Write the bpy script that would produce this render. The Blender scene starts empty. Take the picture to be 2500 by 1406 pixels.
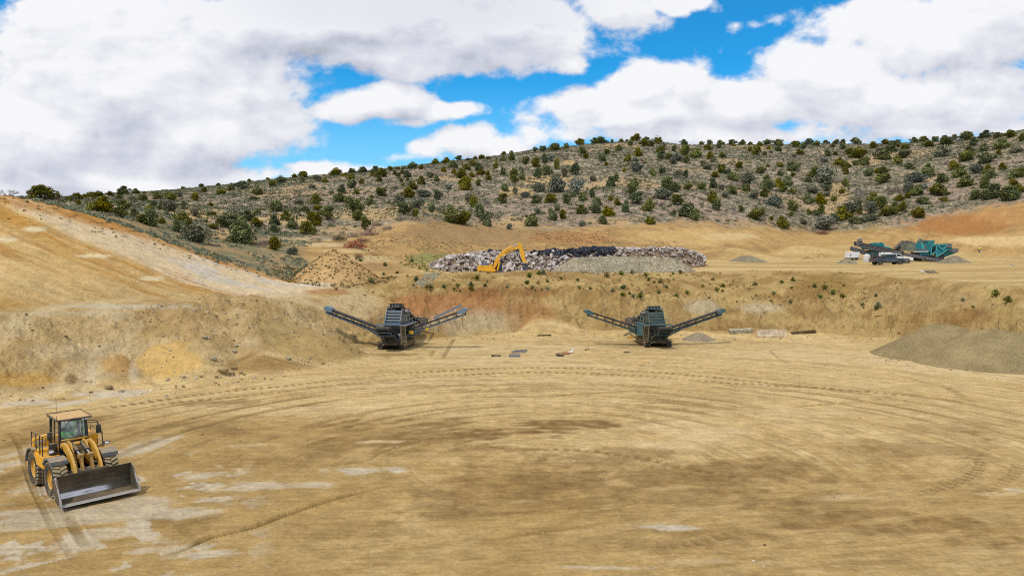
import bpy, bmesh, math, random
import numpy as np
from mathutils import Vector, Matrix
R = math.radians
rng = np.random.default_rng(7)
random.seed(7)
scene = bpy.context.scene
COL = scene.collection

# ------------------------------------------------------------------ camera geometry
F, CU, CV, H0, PITCH = 1785.0, 1250.0, 703.0, 9.5, R(2.85)
ca, sa = math.cos(PITCH), math.sin(PITCH)
def sk(u, v):
    yu = (CV - v) / F
    dy = ca + yu * sa
    return (u - CU) / F / dy, (-sa + yu * ca) / dy
def at(u, v, d):
    s, k = sk(u, v)
    return Vector((s * d, d, H0 + k * d))
def gd(v, z=0.0):
    return (H0 - z) / -sk(CU, v)[1]
def flat(u, v, z=0.0):
    d = gd(v, z); return Vector((sk(u, v)[0] * d, d, z))

# ------------------------------------------------------------------ numpy helpers
def lin(c):
    c = np.asarray(c, float) / 255.0
    return np.where(c <= 0.04045, c / 12.92, ((c + 0.055) / 1.055) ** 2.4)
ALB = 0.74
def alb(r, g, b, k=1.0):
    return lin((r, g, b)) * ALB * k
def _hash(ix, iy, seed):
    h = (ix.astype(np.int64) * 374761393 + iy.astype(np.int64) * 668265263 + seed * 974711) & 0xffffffff
    h = ((h ^ (h >> 13)) * 1274126177) & 0xffffffff
    return ((h ^ (h >> 16)) & 0xffff) / 65535.0
def noise(x, y, seed=0):
    x0 = np.floor(x); y0 = np.floor(y)
    fx = x - x0; fy = y - y0
    fx = fx * fx * (3 - 2 * fx); fy = fy * fy * (3 - 2 * fy)
    a = _hash(x0, y0, seed); b = _hash(x0 + 1, y0, seed); c = _hash(x0, y0 + 1, seed); d = _hash(x0 + 1, y0 + 1, seed)
    return (a + (b - a) * fx) * (1 - fy) + (c + (d - c) * fx) * fy
def fbm(x, y, seed=0, o=4, g=0.5):
    t = 0; a = 1.0; n = 0
    for i in range(o):
        t = t + a * noise(x * 2 ** i + 17.3 * i, y * 2 ** i + 9.1 * i, seed + i * 13); n += a; a *= g
    return t / n            # 0..1, mean .5
def sst(a, b, x):
    t = np.clip((x - a) / (b - a), 0, 1); return t * t * (3 - 2 * t)

def mesh_np(name, verts, faces_flat, loop_tot, smooth=True):
    me = bpy.data.meshes.new(name)
    nv = len(verts); nl = len(faces_flat); nf = len(loop_tot)
    me.vertices.add(nv); me.vertices.foreach_set('co', np.ascontiguousarray(verts, dtype=np.float32).ravel())
    me.loops.add(nl); me.loops.foreach_set('vertex_index', np.ascontiguousarray(faces_flat, dtype=np.int32))
    me.polygons.add(nf)
    st = np.concatenate([[0], np.cumsum(loop_tot)[:-1]]).astype(np.int32)
    me.polygons.foreach_set('loop_start', st)
    me.polygons.foreach_set('use_smooth', np.full(nf, smooth, dtype=bool))
    me.update(calc_edges=True)
    return me
def set_col(me, name, cols):
    a = me.color_attributes.new(name, 'FLOAT_COLOR', 'POINT')
    c = np.ones((len(cols), 4), dtype=np.float32); c[:, :3] = cols
    a.data.foreach_set('color', c.ravel())

def tag(o, label=None, cat=None, group=None, kind=None):
    if label: o['label'] = label
    if cat: o['category'] = cat
    if group: o['group'] = group
    if kind: o['kind'] = kind
    return o
def link(name, me, mat=None, parent=None):
    o = bpy.data.objects.new(name, me); COL.objects.link(o)
    if mat is not None:
        if len(me.materials) == 0: me.materials.append(mat)
    if parent is not None: o.parent = parent
    return o
def empty(name, loc, rz=0.0, label=None, cat=None, group=None):
    o = bpy.data.objects.new(name, None); COL.objects.link(o)
    o.location = loc; o.rotation_euler = (0, 0, rz); o.empty_display_size = 0.3
    return tag(o, label, cat, group)

# ------------------------------------------------------------------ mesh builder
class MB:
    def __init__(s): s.v = []; s.f = []; s.T = Matrix.Identity(4)
    def add(s, vs, fs):
        n = len(s.v)
        s.v += [s.T @ Vector(p) for p in vs]
        s.f += [[i + n for i in f] for f in fs]; return s
    def box(s, x0, x1, y0, y1, z0, z1, bev=0.0):
        if bev <= 0:
            return s.add([(x0,y0,z0),(x1,y0,z0),(x1,y1,z0),(x0,y1,z0),(x0,y0,z1),(x1,y0,z1),(x1,y1,z1),(x0,y1,z1)],
                  [(0,3,2,1),(4,5,6,7),(0,1,5,4),(1,2,6,5),(2,3,7,6),(3,0,4,7)])
        bm = bmesh.new(); bmesh.ops.create_cube(bm, size=1)
        for v in bm.verts: v.co = Vector(((x0+x1)/2 + v.co.x*(x1-x0), (y0+y1)/2 + v.co.y*(y1-y0), (z0+z1)/2 + v.co.z*(z1-z0)))
        bmesh.ops.bevel(bm, geom=bm.edges[:], offset=bev, segments=2, affect='EDGES', profile=0.6)
        bm.verts.index_update()
        s.add([v.co.copy() for v in bm.verts], [[v.index for v in f.verts] for f in bm.faces]); bm.free(); return s
    def tube(s, pts, r, n=6, caps=True, r2=None):
        pts = [Vector(p) for p in pts]; m = len(pts); vs = []; fs = []
        for i, p in enumerate(pts):
            d = (pts[min(i+1, m-1)] - pts[max(i-1, 0)]).normalized()
            ref = Vector((0,0,1)) if abs(d.z) < 0.9 else Vector((1,0,0))
            a = d.cross(ref).normalized(); b = d.cross(a)
            rr = r if r2 is None else r + (r2 - r) * i / (m - 1)
            for k in range(n):
                t = 2*math.pi*(k+0.5)/n; vs.append(p + a*math.cos(t)*rr + b*math.sin(t)*rr)
        for i in range(m-1):
            for k in range(n):
                k2 = (k+1) % n; fs.append((i*n+k, i*n+k2, (i+1)*n+k2, (i+1)*n+k))
        if caps: fs.append(tuple(range(n))[::-1]); fs.append(tuple(range((m-1)*n, m*n)))
        return s.add(vs, fs)
    def bar(s, p, q, w, h, up=(0,0,1)):
        p = Vector(p); q = Vector(q); d = (q-p).normalized(); up = Vector(up)
        a = d.cross(up)
        a = a.normalized() if a.length > 1e-4 else Vector((1,0,0)); b = a.cross(d).normalized()
        vs = []
        for e in (p, q):
            for sx, sz in ((-1,-1),(1,-1),(1,1),(-1,1)): vs.append(e + a*sx*w/2 + b*sz*h/2)
        return s.add(vs, [(0,1,2,3),(7,6,5,4),(0,4,5,1),(1,5,6,2),(2,6,7,3),(3,7,4,0)])
    def prism(s, prof, axis, a, b):
        """prof: 2D outline; extruded along axis ('x': prof=(y,z), 'y': prof=(x,z), 'z': prof=(x,y)) from a to b"""
        n = len(prof)
        mk = {'x': lambda p, t: (t, p[0], p[1]), 'y': lambda p, t: (p[0], t, p[1]), 'z': lambda p, t: (p[0], p[1], t)}[axis]
        vs = [mk(p, a) for p in prof] + [mk(p, b) for p in prof]
        fs = [tuple(range(n)), tuple(range(2*n-1, n-1, -1))] + [(i, n+i, n+(i+1) % n, (i+1) % n) for i in range(n)]
        return s.add(vs, fs)
    def lathe(s, prof, c, axis='x', n=24, ang=2*math.pi):
        """prof: (radius, along) closed loop turned about axis through c"""
        vs = []; fs = []; m = len(prof)
        for k in range(n):
            t = ang*k/n; co, si = math.cos(t), math.sin(t)
            for r, h in prof:
                p = {'x': (h, r*co, r*si), 'y': (r*co, h, r*si), 'z': (r*co, r*si, h)}[axis]
                vs.append((c[0]+p[0], c[1]+p[1], c[2]+p[2]))
        for k in range(n):
            k2 = (k+1) % n
            for i in range(m):
                i2 = (i+1) % m; fs.append((k*m+i, k2*m+i, k2*m+i2, k*m+i2))
        return s.add(vs, fs)
    def cyl(s, c, r, l, axis='x', n=20):
        h = l/2; return s.lathe([(0.001,-h),(r,-h),(r,h),(0.001,h)], c, axis, n)
    def sphere(s, c, rx, ry, rz, sub=2, jit=0.0, seed=0):
        bm = bmesh.new(); bmesh.ops.create_icosphere(bm, subdivisions=sub, radius=1); rr = random.Random(seed)
        for v in bm.verts:
            k = 1 + (rr.random()-.5)*jit; v.co = Vector((c[0]+v.co.x*rx*k, c[1]+v.co.y*ry*k, c[2]+v.co.z*rz*k))
        bm.verts.index_update()
        s.add([v.co.copy() for v in bm.verts], [[v.index for v in f.verts] for f in bm.faces]); bm.free(); return s
    def mesh(s, name, smooth=False):
        me = bpy.data.meshes.new(name); me.from_pydata([tuple(v) for v in s.v], [], s.f)
        bm = bmesh.new(); bm.from_mesh(me); bmesh.ops.recalc_face_normals(bm, faces=bm.faces[:]); bm.to_mesh(me); bm.free()
        if smooth:
            me.polygons.foreach_set('use_smooth', [True]*len(me.polygons))
            try: me.set_sharp_from_angle(angle=R(38))
            except Exception: pass
        me.update(); return me
    def build(s, name, mat, parent=None, smooth=False, label=None):
        o = link(name, s.mesh(name, smooth), mat, parent)
        if label: o['label'] = label
        return o
def copy_tree(o, parent=None):
    c = o.copy(); COL.objects.link(c)
    if parent is not None: c.parent = parent
    for ch in list(o.children): copy_tree(ch, c)
    return c

# ------------------------------------------------------------------ materials
def nodes_of(name):
    m = bpy.data.materials.new(name); m.use_nodes = True
    nt = m.node_tree; nt.nodes.clear()
    out = nt.nodes.new('ShaderNodeOutputMaterial'); b = nt.nodes.new('ShaderNodeBsdfPrincipled')
    nt.links.new(b.outputs[0], out.inputs[0]); return m, nt, b
def N(nt, t, **kw):
    n = nt.nodes.new(t)
    for k, v in kw.items():
        if k.startswith('_'): setattr(n, k[1:], v)
        else: n.inputs[k].default_value = v
    return n
def mixc(nt, fac, a, b, mode='MIX'):
    n = nt.nodes.new('ShaderNodeMix'); n.data_type = 'RGBA'; n.blend_type = mode
    for i, x in ((0, fac), (6, a), (7, b)):
        if hasattr(x, 'links'): nt.links.new(x, n.inputs[i])
        elif i == 0: n.inputs[0].default_value = x
        else: n.inputs[i].default_value = (*x[:3], 1)
    return n.outputs[2]
def math_n(nt, op, a, b=None, clamp=False):
    n = nt.nodes.new('ShaderNodeMath'); n.operation = op; n.use_clamp = clamp
    for i, x in ((0, a), (1, b)):
        if x is None: continue
        if hasattr(x, 'links'): nt.links.new(x, n.inputs[i])
        else: n.inputs[i].default_value = x
    return n.outputs[0]
def mapr(nt, x, a, b, c=0.0, d=1.0):
    n = nt.nodes.new('ShaderNodeMapRange'); n.interpolation_type = 'SMOOTHSTEP'
    nt.links.new(x, n.inputs[0])
    for i, v in enumerate((a, b, c, d)): n.inputs[1+i].default_value = v
    return n.outputs[0]
DUST = tuple(alb(200, 170, 118))
def paint(name, col, rough=0.45, metal=0.0, dust=0.35, topdust=0.45, wear=0.15, scale=3.0, spec=0.5):
    """painted / bare metal with patchy dust and dust lying on upward faces"""
    m, nt, b = nodes_of(name)
    tc = N(nt, 'ShaderNodeTexCoord')
    n1 = N(nt, 'ShaderNodeTexNoise', Scale=scale, Detail=7.0, Roughness=0.65); nt.links.new(tc.outputs['Object'], n1.inputs[0])
    n2 = N(nt, 'ShaderNodeTexNoise', Scale=scale*6, Detail=4.0); nt.links.new(tc.outputs['Object'], n2.inputs[0])
    geo = N(nt, 'ShaderNodeNewGeometry'); sep = N(nt, 'ShaderNodeSeparateXYZ'); nt.links.new(geo.outputs['Normal'], sep.inputs[0])
    base = mixc(nt, mapr(nt, n2.outputs[0], 0.35, 0.7, 0, wear), col, tuple(c*0.45 for c in col))
    d1 = mapr(nt, n1.outputs[0], 0.42, 0.72, 0, dust)
    up = mapr(nt, sep.outputs[2], 0.35, 0.95, 0, topdust)
    up = math_n(nt, 'MULTIPLY', up, mapr(nt, n1.outputs[0], 0.25, 0.65, 0.35, 1.0))
    dd = math_n(nt, 'ADD', d1, up, True)
    nt.links.new(mixc(nt, dd, base, DUST), b.inputs['Base Color'])
    b.inputs['Metallic'].default_value = metal
    nt.links.new(mapr(nt, dd, 0, 0.7, rough, 0.95), b.inputs['Roughness'])
    b.inputs['Specular IOR Level'].default_value = spec
    return m
def matte(name, col, col2=None, scale=4.0, rough=0.9, bump=0.0, detail=5.0, lo=0.38, hi=0.62):
    m, nt, b = nodes_of(name)
    tc = N(nt, 'ShaderNodeTexCoord')
    n1 = N(nt, 'ShaderNodeTexNoise', Scale=scale, Detail=detail, Roughness=0.6); nt.links.new(tc.outputs['Object'], n1.inputs[0])
    c2 = col2 if col2 is not None else tuple(c*0.65 for c in col)
    nt.links.new(mixc(nt, mapr(nt, n1.outputs[0], lo, hi), col, c2), b.inputs['Base Color'])
    b.inputs['Roughness'].default_value = rough; b.inputs['Specular IOR Level'].default_value = 0.25
    if bump:
        bp = N(nt, 'ShaderNodeBump', Strength=0.8, Distance=bump); nt.links.new(n1.outputs[0], bp.inputs['Height']); nt.links.new(bp.outputs[0], b.inputs['Normal'])
    return m
def glass(name, tint, refl=0.22):
    m = bpy.data.materials.new(name); m.use_nodes = True; nt = m.node_tree; nt.nodes.clear()
    out = nt.nodes.new('ShaderNodeOutputMaterial'); mx = nt.nodes.new('ShaderNodeMixShader')
    tr = nt.nodes.new('ShaderNodeBsdfTransparent'); tr.inputs[0].default_value = (*tint, 1)
    gl = nt.nodes.new('ShaderNodeBsdfGlossy'); gl.inputs['Roughness'].default_value = 0.08
    tc = N(nt, 'ShaderNodeTexCoord'); nz = N(nt, 'ShaderNodeTexNoise', Scale=3.0, Detail=4.0); nt.links.new(tc.outputs['Object'], nz.inputs[0])
    fr = N(nt, 'ShaderNodeFresnel', IOR=1.5)
    f2 = math_n(nt, 'ADD', fr.outputs[0], mapr(nt, nz.outputs[0], 0.4, 0.65, refl*0.4, refl*1.4), True)
    nt.links.new(f2, mx.inputs[0]); nt.links.new(tr.outputs[0], mx.inputs[1]); nt.links.new(gl.outputs[0], mx.inputs[2]); nt.links.new(mx.outputs[0], out.inputs[0])
    return m
def attr_mat(name, attr='tint', rough=0.95, rand=0.0, grain=0.25, scale=6.0, bump=0.0, spec=0.1, transl=0.0):
    m, nt, b = nodes_of(name)
    a = N(nt, 'ShaderNodeAttribute', _attribute_name=attr)
    c = a.outputs['Color']
    if grain:
        tc = N(nt, 'ShaderNodeTexCoord'); n1 = N(nt, 'ShaderNodeTexNoise', Scale=scale, Detail=4.0); nt.links.new(tc.outputs['Object'], n1.inputs[0])
        g = mapr(nt, n1.outputs[0], 0.3, 0.7, 1-grain, 1+grain)
        cc = N(nt, 'ShaderNodeCombineColor'); [nt.links.new(g, cc.inputs[i]) for i in range(3)]
        c = mixc(nt, 1.0, c, cc.outputs[0], 'MULTIPLY')
        if bump:
            bp = N(nt, 'ShaderNodeBump', Strength=0.8, Distance=bump); nt.links.new(n1.outputs[0], bp.inputs['Height']); nt.links.new(bp.outputs[0], b.inputs['Normal'])
    if rand:
        oi = N(nt, 'ShaderNodeObjectInfo'); hs = N(nt, 'ShaderNodeHueSaturation')
        nt.links.new(mapr(nt, oi.outputs['Random'], 0, 1, 1-rand, 1+rand), hs.inputs['Value'])
        r2 = math_n(nt, 'FRACT', math_n(nt, 'MULTIPLY', oi.outputs['Random'], 7.13))
        nt.links.new(mapr(nt, r2, 0, 1, 0.475, 0.53), hs.inputs['Hue']); nt.links.new(mapr(nt, r2, 0, 1, 1.15, 0.7), hs.inputs['Saturation'])
        nt.links.new(c, hs.inputs['Color']); c = hs.outputs[0]
    nt.links.new(c, b.inputs['Base Color'])
    b.inputs['Roughness'].default_value = rough; b.inputs['Specular IOR Level'].default_value = spec
    return m
# ================================================================== terrain: lofted from surveyed break lines
def foot(u, v): d = gd(v); return (sk(u, v)[0], d, 0.0)
def rp(u, v, d, z=None):
    s, k = sk(u, v); return (s, d, H0 + k * d if z is None else z)
A = [foot(u, v) for u, v in ((-600,1015),(0,985),(150,965),(330,945),(560,918),(700,890),(850,858),(1000,832),(1300,815),(1700,822),(2000,826),(2150,832),(2220,842),(2350,868),(2500,889),(2900,895),(3300,895))]
B = [rp(*t) for t in ((-600,795,50),(0,785,54),(108,781,55),(250,765,58),(430,745,63),(525,723,66.5),(580,738,68),(630,731,70),(700,752,72),(780,775,75),(850,788,77),(920,765,82),(1000,715,88),(1150,711,89),(1300,706,89),(1500,712,88),(1650,733,87),(1750,752,86.5),(1850,748,86),(2000,738,85.5),(2100,748,84),(2200,758,77),(2350,752,70),(2500,768,65),(2900,770,64),(3300,770,64))]
C = [rp(*t) for t in ((-600,765,54),(0,755,57.5),(250,728,64),(480,726,71),(600,736,76),(700,725,81),(780,708,88),(850,700,91),(930,688,95),(1000,674,101),(1100,668,104),(1200,664.5,106),(1400,664,107),(1700,664,108),(1900,662,108),(2080,661,104),(2200,676,88),(2350,688,76),(2500,700,68.5),(2900,702,68),(3300,702,68))]
D = [rp(*t) for t in ((-600,430,78),(0,475,80),(100,490,81),(200,520,83),(300,550,85),(400,588,88),(500,625,90),(600,655,92),(700,686,93.5),(780,690,96),(850,684,99),(930,673,105),(1000,659,111))]
D += [rp(u, 700, d, z) for u, d, z in ((1100,112,5.6),(1300,113,5.3),(1700,113,5.5),(1900,116,6.1),(2080,112,6.2),(2200,97,6.3),(2350,86,6.3),(2500,79,6.3),(2900,78,6.3),(3300,78,6.3))]
E = [rp(*t) for t in ((-600,470,108),(0,500,106),(100,507,108),(200,517,106),(300,535,105),(400,570,105),(500,600,104),(600,618,106),(700,627,108),(780,634,110),(850,641,113),(930,643,119),(1000,643,126))]
E += [rp(u, 640, d, z) for u, d, z in ((1200,137,6.0),(1400,142,6.2),(1600,148,6.9),(1750,163,7.7),(1900,192,8.0),(2000,200,8.2),(2200,207,8.0),(2300,205,7.4),(2400,194,7.6),(2500,182,7.8),(2900,172,8),(3300,165,8))]
FF = [rp(*t) for t in ((-600,480,150),(0,505,150),(200,503,150),(300,510,142),(400,540,126),(500,565,123),(600,580,126),(700,582,135),(800,577,145),(900,568,155),(1000,537,166),(1100,550,176),(1200,560,185),(1400,558,190),(1550,549,196),(1700,546,206),(1850,552,220),(2000,563,230),(2100,556,230),(2200,549,226),(2300,527,234),(2400,507,230),(2500,488,226),(2800,462,218),(3300,440,210))]
G = [rp(*t) for t in ((-600,490,250),(0,493,260),(300,486,260),(500,488,262),(700,472,280),(1000,458,290),(1200,448,300),(1350,440,300),(1500,428,310),(1800,436,320),(2100,442,320),(2300,426,310),(2500,398,292),(2800,370,280),(3300,350,270))]
S = [rp(*t) for t in ((-600,492,430),(0,491,430),(160,487.5,430),(330,472,430),(500,456,430),(700,434,430),(850,420,430),(1000,402,433),(1100,391,436),(1200,380,440),(1300,363,440),(1400,352,440),(1500,343,440),(1580,337,440),(1625,344,442),(1660,350,445),(1800,350,460),(2000,349,468),(2200,347,460),(2300,341,440),(2400,330,422),(2500,314,410),(2800,285,400),(3300,270,400))]
ROWS = [A, B, C, D, E, FF, G, S]
NC, ND = 1060, 960
sc_ = np.concatenate([np.linspace(-1.25, -0.74, 90, endpoint=False), np.linspace(-0.74, 0.74, NC-180), np.linspace(0.74, 1.25, 91)[1:]])
dd_ = np.concatenate([np.geomspace(11.0, 520.0, ND-14), np.geomspace(540, 2600, 14)])
ld_ = np.log(dd_)
Z = np.zeros((ND, NC)); W = np.zeros((ND, NC)); TW = np.zeros((ND, NC))
for j, s in enumerate(sc_):
    ds = [0.0]; zs = [0.0]
    for row in ROWS:
        xs = [p[0] for p in row]
        ds.append(max(np.interp(s, xs, [p[1] for p in row]), ds[-1] + 0.8)); zs.append(np.interp(s, xs, [p[2] for p in row]))
    ds += [ds[-1] + 60, ds[-1] + 500, 3000]; zs += [zs[-1] - 4, zs[-1] - 70, zs[-1] - 90]
    Z[:, j] = np.interp(dd_, ds, zs); W[:, j] = np.interp(dd_, ds, np.arange(len(ds))) - 1
def smooth_d(a, n):
    for _ in range(n):
        b = a.copy(); b[1:-1] = (a[:-2] + 2*a[1:-1] + a[2:]) / 4; a = b
    return a
def smooth_s(a, n):
    for _ in range(n):
        b = a.copy(); b[:, 1:-1] = (a[:, :-2] + 2*a[:, 1:-1] + a[:, 2:]) / 4; a = b
    return a
hillw = sst(5.0, 5.6, W)
Zs = smooth_d(Z, 60); Z = smooth_d(smooth_s(Z, 30), 5) * (1 - hillw) + Zs * hillw
Sg, Dg = np.meshgrid(sc_, dd_)
X = Sg * Dg; Y = Dg
U = CU + F * Sg                                   # close to the column bearing
# heaps that are part of the dug ground
def cone(u, v, d, slope, flat_=0.3, jag=0.25, ax=1.0, seed=0):
    global Z
    p = at(u, v, d); dx = (X - p.x) / ax; dy = Y - p.y
    ang = np.arctan2(dy, dx)
    r = np.hypot(dx, dy) * (1 + jag * (noise(ang*1.6 + 5, ang*0 + seed, seed) - .5)) + 0.35*(fbm(X*.8, Y*.8, seed+3, 3) - .5)
    h = p.z - slope * np.maximum(np.sqrt(r*r + flat_**2) - flat_*0.6, 0)
    dif = h - Z
    k = 0.25; m = np.maximum(Z, h); Z = m + k*0.25*np.exp(-np.abs(Z-h)/k) * (h > Z - 1.5)
    return dif
HEAPS = {}
HEAPS['pyr'] = cone(818, 606, 99, 0.74, 0.5, 0.15, 1.0, 1)
HEAPS['khaki'] = cone(695, 779, 65.6, 0.56, 1.0, 0.25, 1.1, 2)
cone(585, 745, 64, 0.6, 0.6, 0.4, 1.2, 12)
HEAPS['yellow'] = cone(385, 836, 55.8, 0.62, 0.9, 0.3, 1.0, 3)
HEAPS['dark'] = cone(625, 864, 58.2, 0.5, 0.5, 0.3, 1.5, 4)
cone(560, 876, 57.2, 0.5, 0.4, 0.3, 1.3, 14)
cone(268, 848, 53.8, 0.6, 0.5, 0.5, 1.0, 5); cone(108, 781, 54.5, 0.75, 0.5, 0.5, 1.0, 6); cone(470, 745, 61.5, 0.6, 0.5, 0.5, 1.2, 7)
cone(170, 905, 50.2, 0.55, 0.3, 0.5, 1.2, 16)
for u, v, d, q in ((1150,660.5,106,.3),(1300,657.5,107,.32),(1390,663,106,.3),(1830,660,108,.25),(2040,657,105,.3),(2130,663,101,.25)): cone(u, v, d, q, 1.5, .4, 1.8, int(u))
for u, v, d, q in ((1850,742,85.8,.75),(2010,735,85.3,.8),(1350,704,88.8,.9),(1130,709,89,.9),(1520,709,88.5,.9)): cone(u, v, d, q, .6, .5, 1.3, int(u))
for u, v, d, q in ((1950,596,196,.45),(2040,588,206,.45),(2330,588,212,.4),(2440,600,200,.4),(1770,600,170,.5)): cone(u, v, d, q, 2, .4, 2.0, int(u))
# relief
HM = np.maximum.reduce([sst(-.15, .5, HEAPS[k]) for k in ('khaki','yellow','dark')])
amp_cut = sst(0.02, 0.35, W) * (1 - sst(1.0, 1.6, W)) * (1 - .85*HM)
left = 1 - sst(760, 900, U)
gul = np.abs(fbm(X*.42 + 1.5*fbm(X*.3, Y*.3, 31, 2), Y*.10, 21, 4) - .5) * 2
rough = fbm(X*.55, Y*.55, 22, 5) - .5
Z += amp_cut * ((1-left) * (1.7*(gul - .3) + .8*rough) + left * (.8*rough + 2.2*(fbm(X*.17, Y*.17, 19, 3) - .5)))
led = fbm(X*.35, Y*1.3, 24, 4)
Z += amp_cut * (0.8*np.abs(((led*5) % 1.0) - .5) - .2) * (0.5 + left*.2)
bank = sst(1.0, 1.4, W) * (1 - sst(1.9, 2.4, W))
Z += bank * (1-left) * 1.2 * (fbm(X*.22, Y*.22, 25, 5) - .5)
lcut = sst(2.0, 2.15, W) * (1 - sst(2.9, 3.1, W)) * left
tcut = np.clip(W - 2.0, 0, 1)
qcut = tcut + U / 480.0 * 0.65                       # runs along the graded benches of the left cut
Z += lcut * (0.55*(fbm(qcut*7, U*.004, 26, 4) - .5) + .25*(fbm(X*.6, Y*.6, 27, 4) - .5) + .3*(fbm(qcut*26, U*.003, 28, 2) - .5))
bz = sst(2.4, 3.0, W) * (1 - sst(4.0, 4.3, W)) * (1-left)
Z += bz * .35 * (fbm(X*.08, Y*.08, 29, 4) - .5)
bs = sst(4.0, 4.25, W) * (1 - sst(5.0, 5.3, W))
Z += bs * (2.4 * (fbm(X*.06, Y*.05, 30, 5) - .5) + .5*(np.abs(fbm(X*.2, Y*.08, 33, 3)-.5)*2 - .3)*(1 - sst(2050, 2200, U)))
hz = sst(4.9, 5.6, W)
Z += hz * (7.0*(fbm(X*.016, Y*.016, 34, 3) - .5) * (1 - sst(6.2, 7.0, W)) + 1.3*(fbm(X*.09, Y*.09, 35, 4) - .5))
fr_ = fbm(X*1.5, Y*1.2, 36, 4) - .5; fr2 = fbm(X*.9 + 3, Y*.9, 37, 3)
tt = fbm(X*.16 + .6*fbm(X*.5, Y*.5, 38, 3), Y*.26, 39, 4)*13
scarp = np.floor(tt) + sst(.72, 1.0, tt % 1.0) - tt
Z += amp_cut * ((.55 - .4*left)*fr_ - (.4 - .2*left)*sst(.60, .70, fr2) + (.55 - .3*left)*scarp) + bank*(1-left)*.35*scarp + bank*(1-left)*.25*fr_ + sst(2.8, 3.0, W)*(1-sst(3.0,3.2,W))*left*.3*fr_
floorm = (1 - sst(-0.012, 0.004, W)) * (1 - HM)

# projected row of the flat pit floor, to survey stains, tracks and painted shade in
V = CV - F * np.tan(np.arctan((-H0 / Y)) + PITCH)
fl = np.where(Y < 90)[0].max() + 1                   # rows that can hold floor
x_, y_, v_, u_ = X[:fl], Y[:fl], V[:fl], (CU + F * Sg * (ca + (CV - V) / F * sa))[:fl]
r_ = np.hypot((x_ - 1.0) / 1.08, y_ - 32.0); th = np.arctan2(y_ - 32.0, (x_ - 1.0))
wr = fbm(x_*.12, y_*.12, 40, 3)*3.0
st = .55*fbm(r_*.55 + wr*.5, th*2.2, 41, 4) + .45*fbm(r_*2.2 + wr, th*4, 42, 4)
a2 = R(14); xr = x_*math.cos(a2) + y_*math.sin(a2); yr = -x_*math.sin(a2) + y_*math.cos(a2)
st2 = .5*fbm(xr*.12, yr*.75 + wr*.3, 43, 4) + .5*fbm(xr*.5, yr*2.6, 44, 4)
wn = sst(26, 36, y_ + 6*(fbm(x_*.07, y_*.07, 45, 2) - .5))
st = st * wn + st2 * (1 - wn)
patch = fbm(x_*.16 + 3, y_*.3, 46, 5)
warp = fbm(x_*.35, y_*.35, 47, 4) - .5
warpf = fbm(x_*1.6, y_*1.6, 48, 4) - .5
dark = np.zeros_like(x_); pale = np.zeros_like(x_); grey = np.zeros_like(x_)
def blob(tgt, u, v, ru, rv, k):
    # centre and reach on the floor in metres
    p = flat(u, v); rx = ru / F * p.y; ry = rv / F * p.y * p.y / H0
    q = np.hypot((x_ - p.x) / rx + warp*1.3, (y_ - p.y) / ry + warp*1.6)
    m = (1 - sst(0.40, 1.10, q + .9*warpf + (st - .5)*3.2)) * k
    np.maximum(tgt, m, out=tgt)
for t in ((950,1062,330,45,.75),(560,1052,200,40,.6),(1090,1032,170,18,.75),(1330,1042,190,27,.95),(1150,1100,250,18,.6),(1450,1130,250,40,.6),(1300,1188,300,52,.75),(1150,1238,150,28,.6),(1750,1150,350,36,.7),(2200,1092,300,22,.5),(2000,1252,200,38,.7),(2300,1290,230,45,.75),(800,1092,200,26,.6),(700,1130,150,18,.5),(130,1050,110,50,.7),(60,1150,60,50,.6),(1550,1205,350,34,.6),(1350,1235,220,26,.6),(560,985,120,9,.5),(1750,968,300,9,.3),(2330,1050,220,26,.4),(440,1280,120,30,.5),(1750,1300,260,22,.4),(1550,1330,200,22,.35),(900,1290,160,20,.35),(1570,843,60,7,.8),(980,866,70,7,.8),(60,1250,90,26,.6),(90,1340,120,30,.5)): blob(dark, *t)  # the thin pair at the screeners' feet is their shade put into the colour
for t in ((2400,902,170,26,1),(2210,876,130,20,.9),(1400,850,260,20,.6),(1250,878,300,16,.6),(1900,862,250,20,.6),(1650,1052,150,18,.6),(1620,1087,130,10,.7),(1130,848,60,24,.7),(700,1000,250,12,.5),(1900,1010,300,14,.5),(900,945,200,8,.5),(2440,1205,80,8,.7),(2100,1217,130,9,.7),(1750,1370,150,9,.6),(600,1085,120,5,.8),(930,1078,80,5,.9),(1250,930,500,12,.4)): blob(pale, *t)
for t in ((60,985,140,11,1),(260,963,120,9,1),(1630,1287,70,7,1),(860,1150,140,11,.9),(620,1188,150,13,.8),(400,1248,130,18,.8),(150,1262,150,36,.7),(370,1335,110,28,.8),(505,1352,70,9,.9),(250,1300,90,20,.7),(330,1100,60,30,.8),(40,1200,60,30,.6),(470,1165,40,14,.9),(540,1220,60,14,.8),(330,1225,70,14,.7),(60,1100,40,40,.6),(1470,1385,120,5,.7),(2480,1195,40,5,.8)): blob(grey, *t)
# square clods of compacted pale fines near the loader, left by the bucket
cl = noise(np.floor(xr*.9 + .6*yr), np.floor(yr*.8 - .5*xr), 49)
near = (1 - sst(500, 720, u_)) * sst(1080, 1150, v_)
grey = np.maximum(grey, near * sst(.70, .74, cl) * sst(.40, .56, fbm(x_*1.3, y_*1.3, 50, 4)) * .9)
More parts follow.
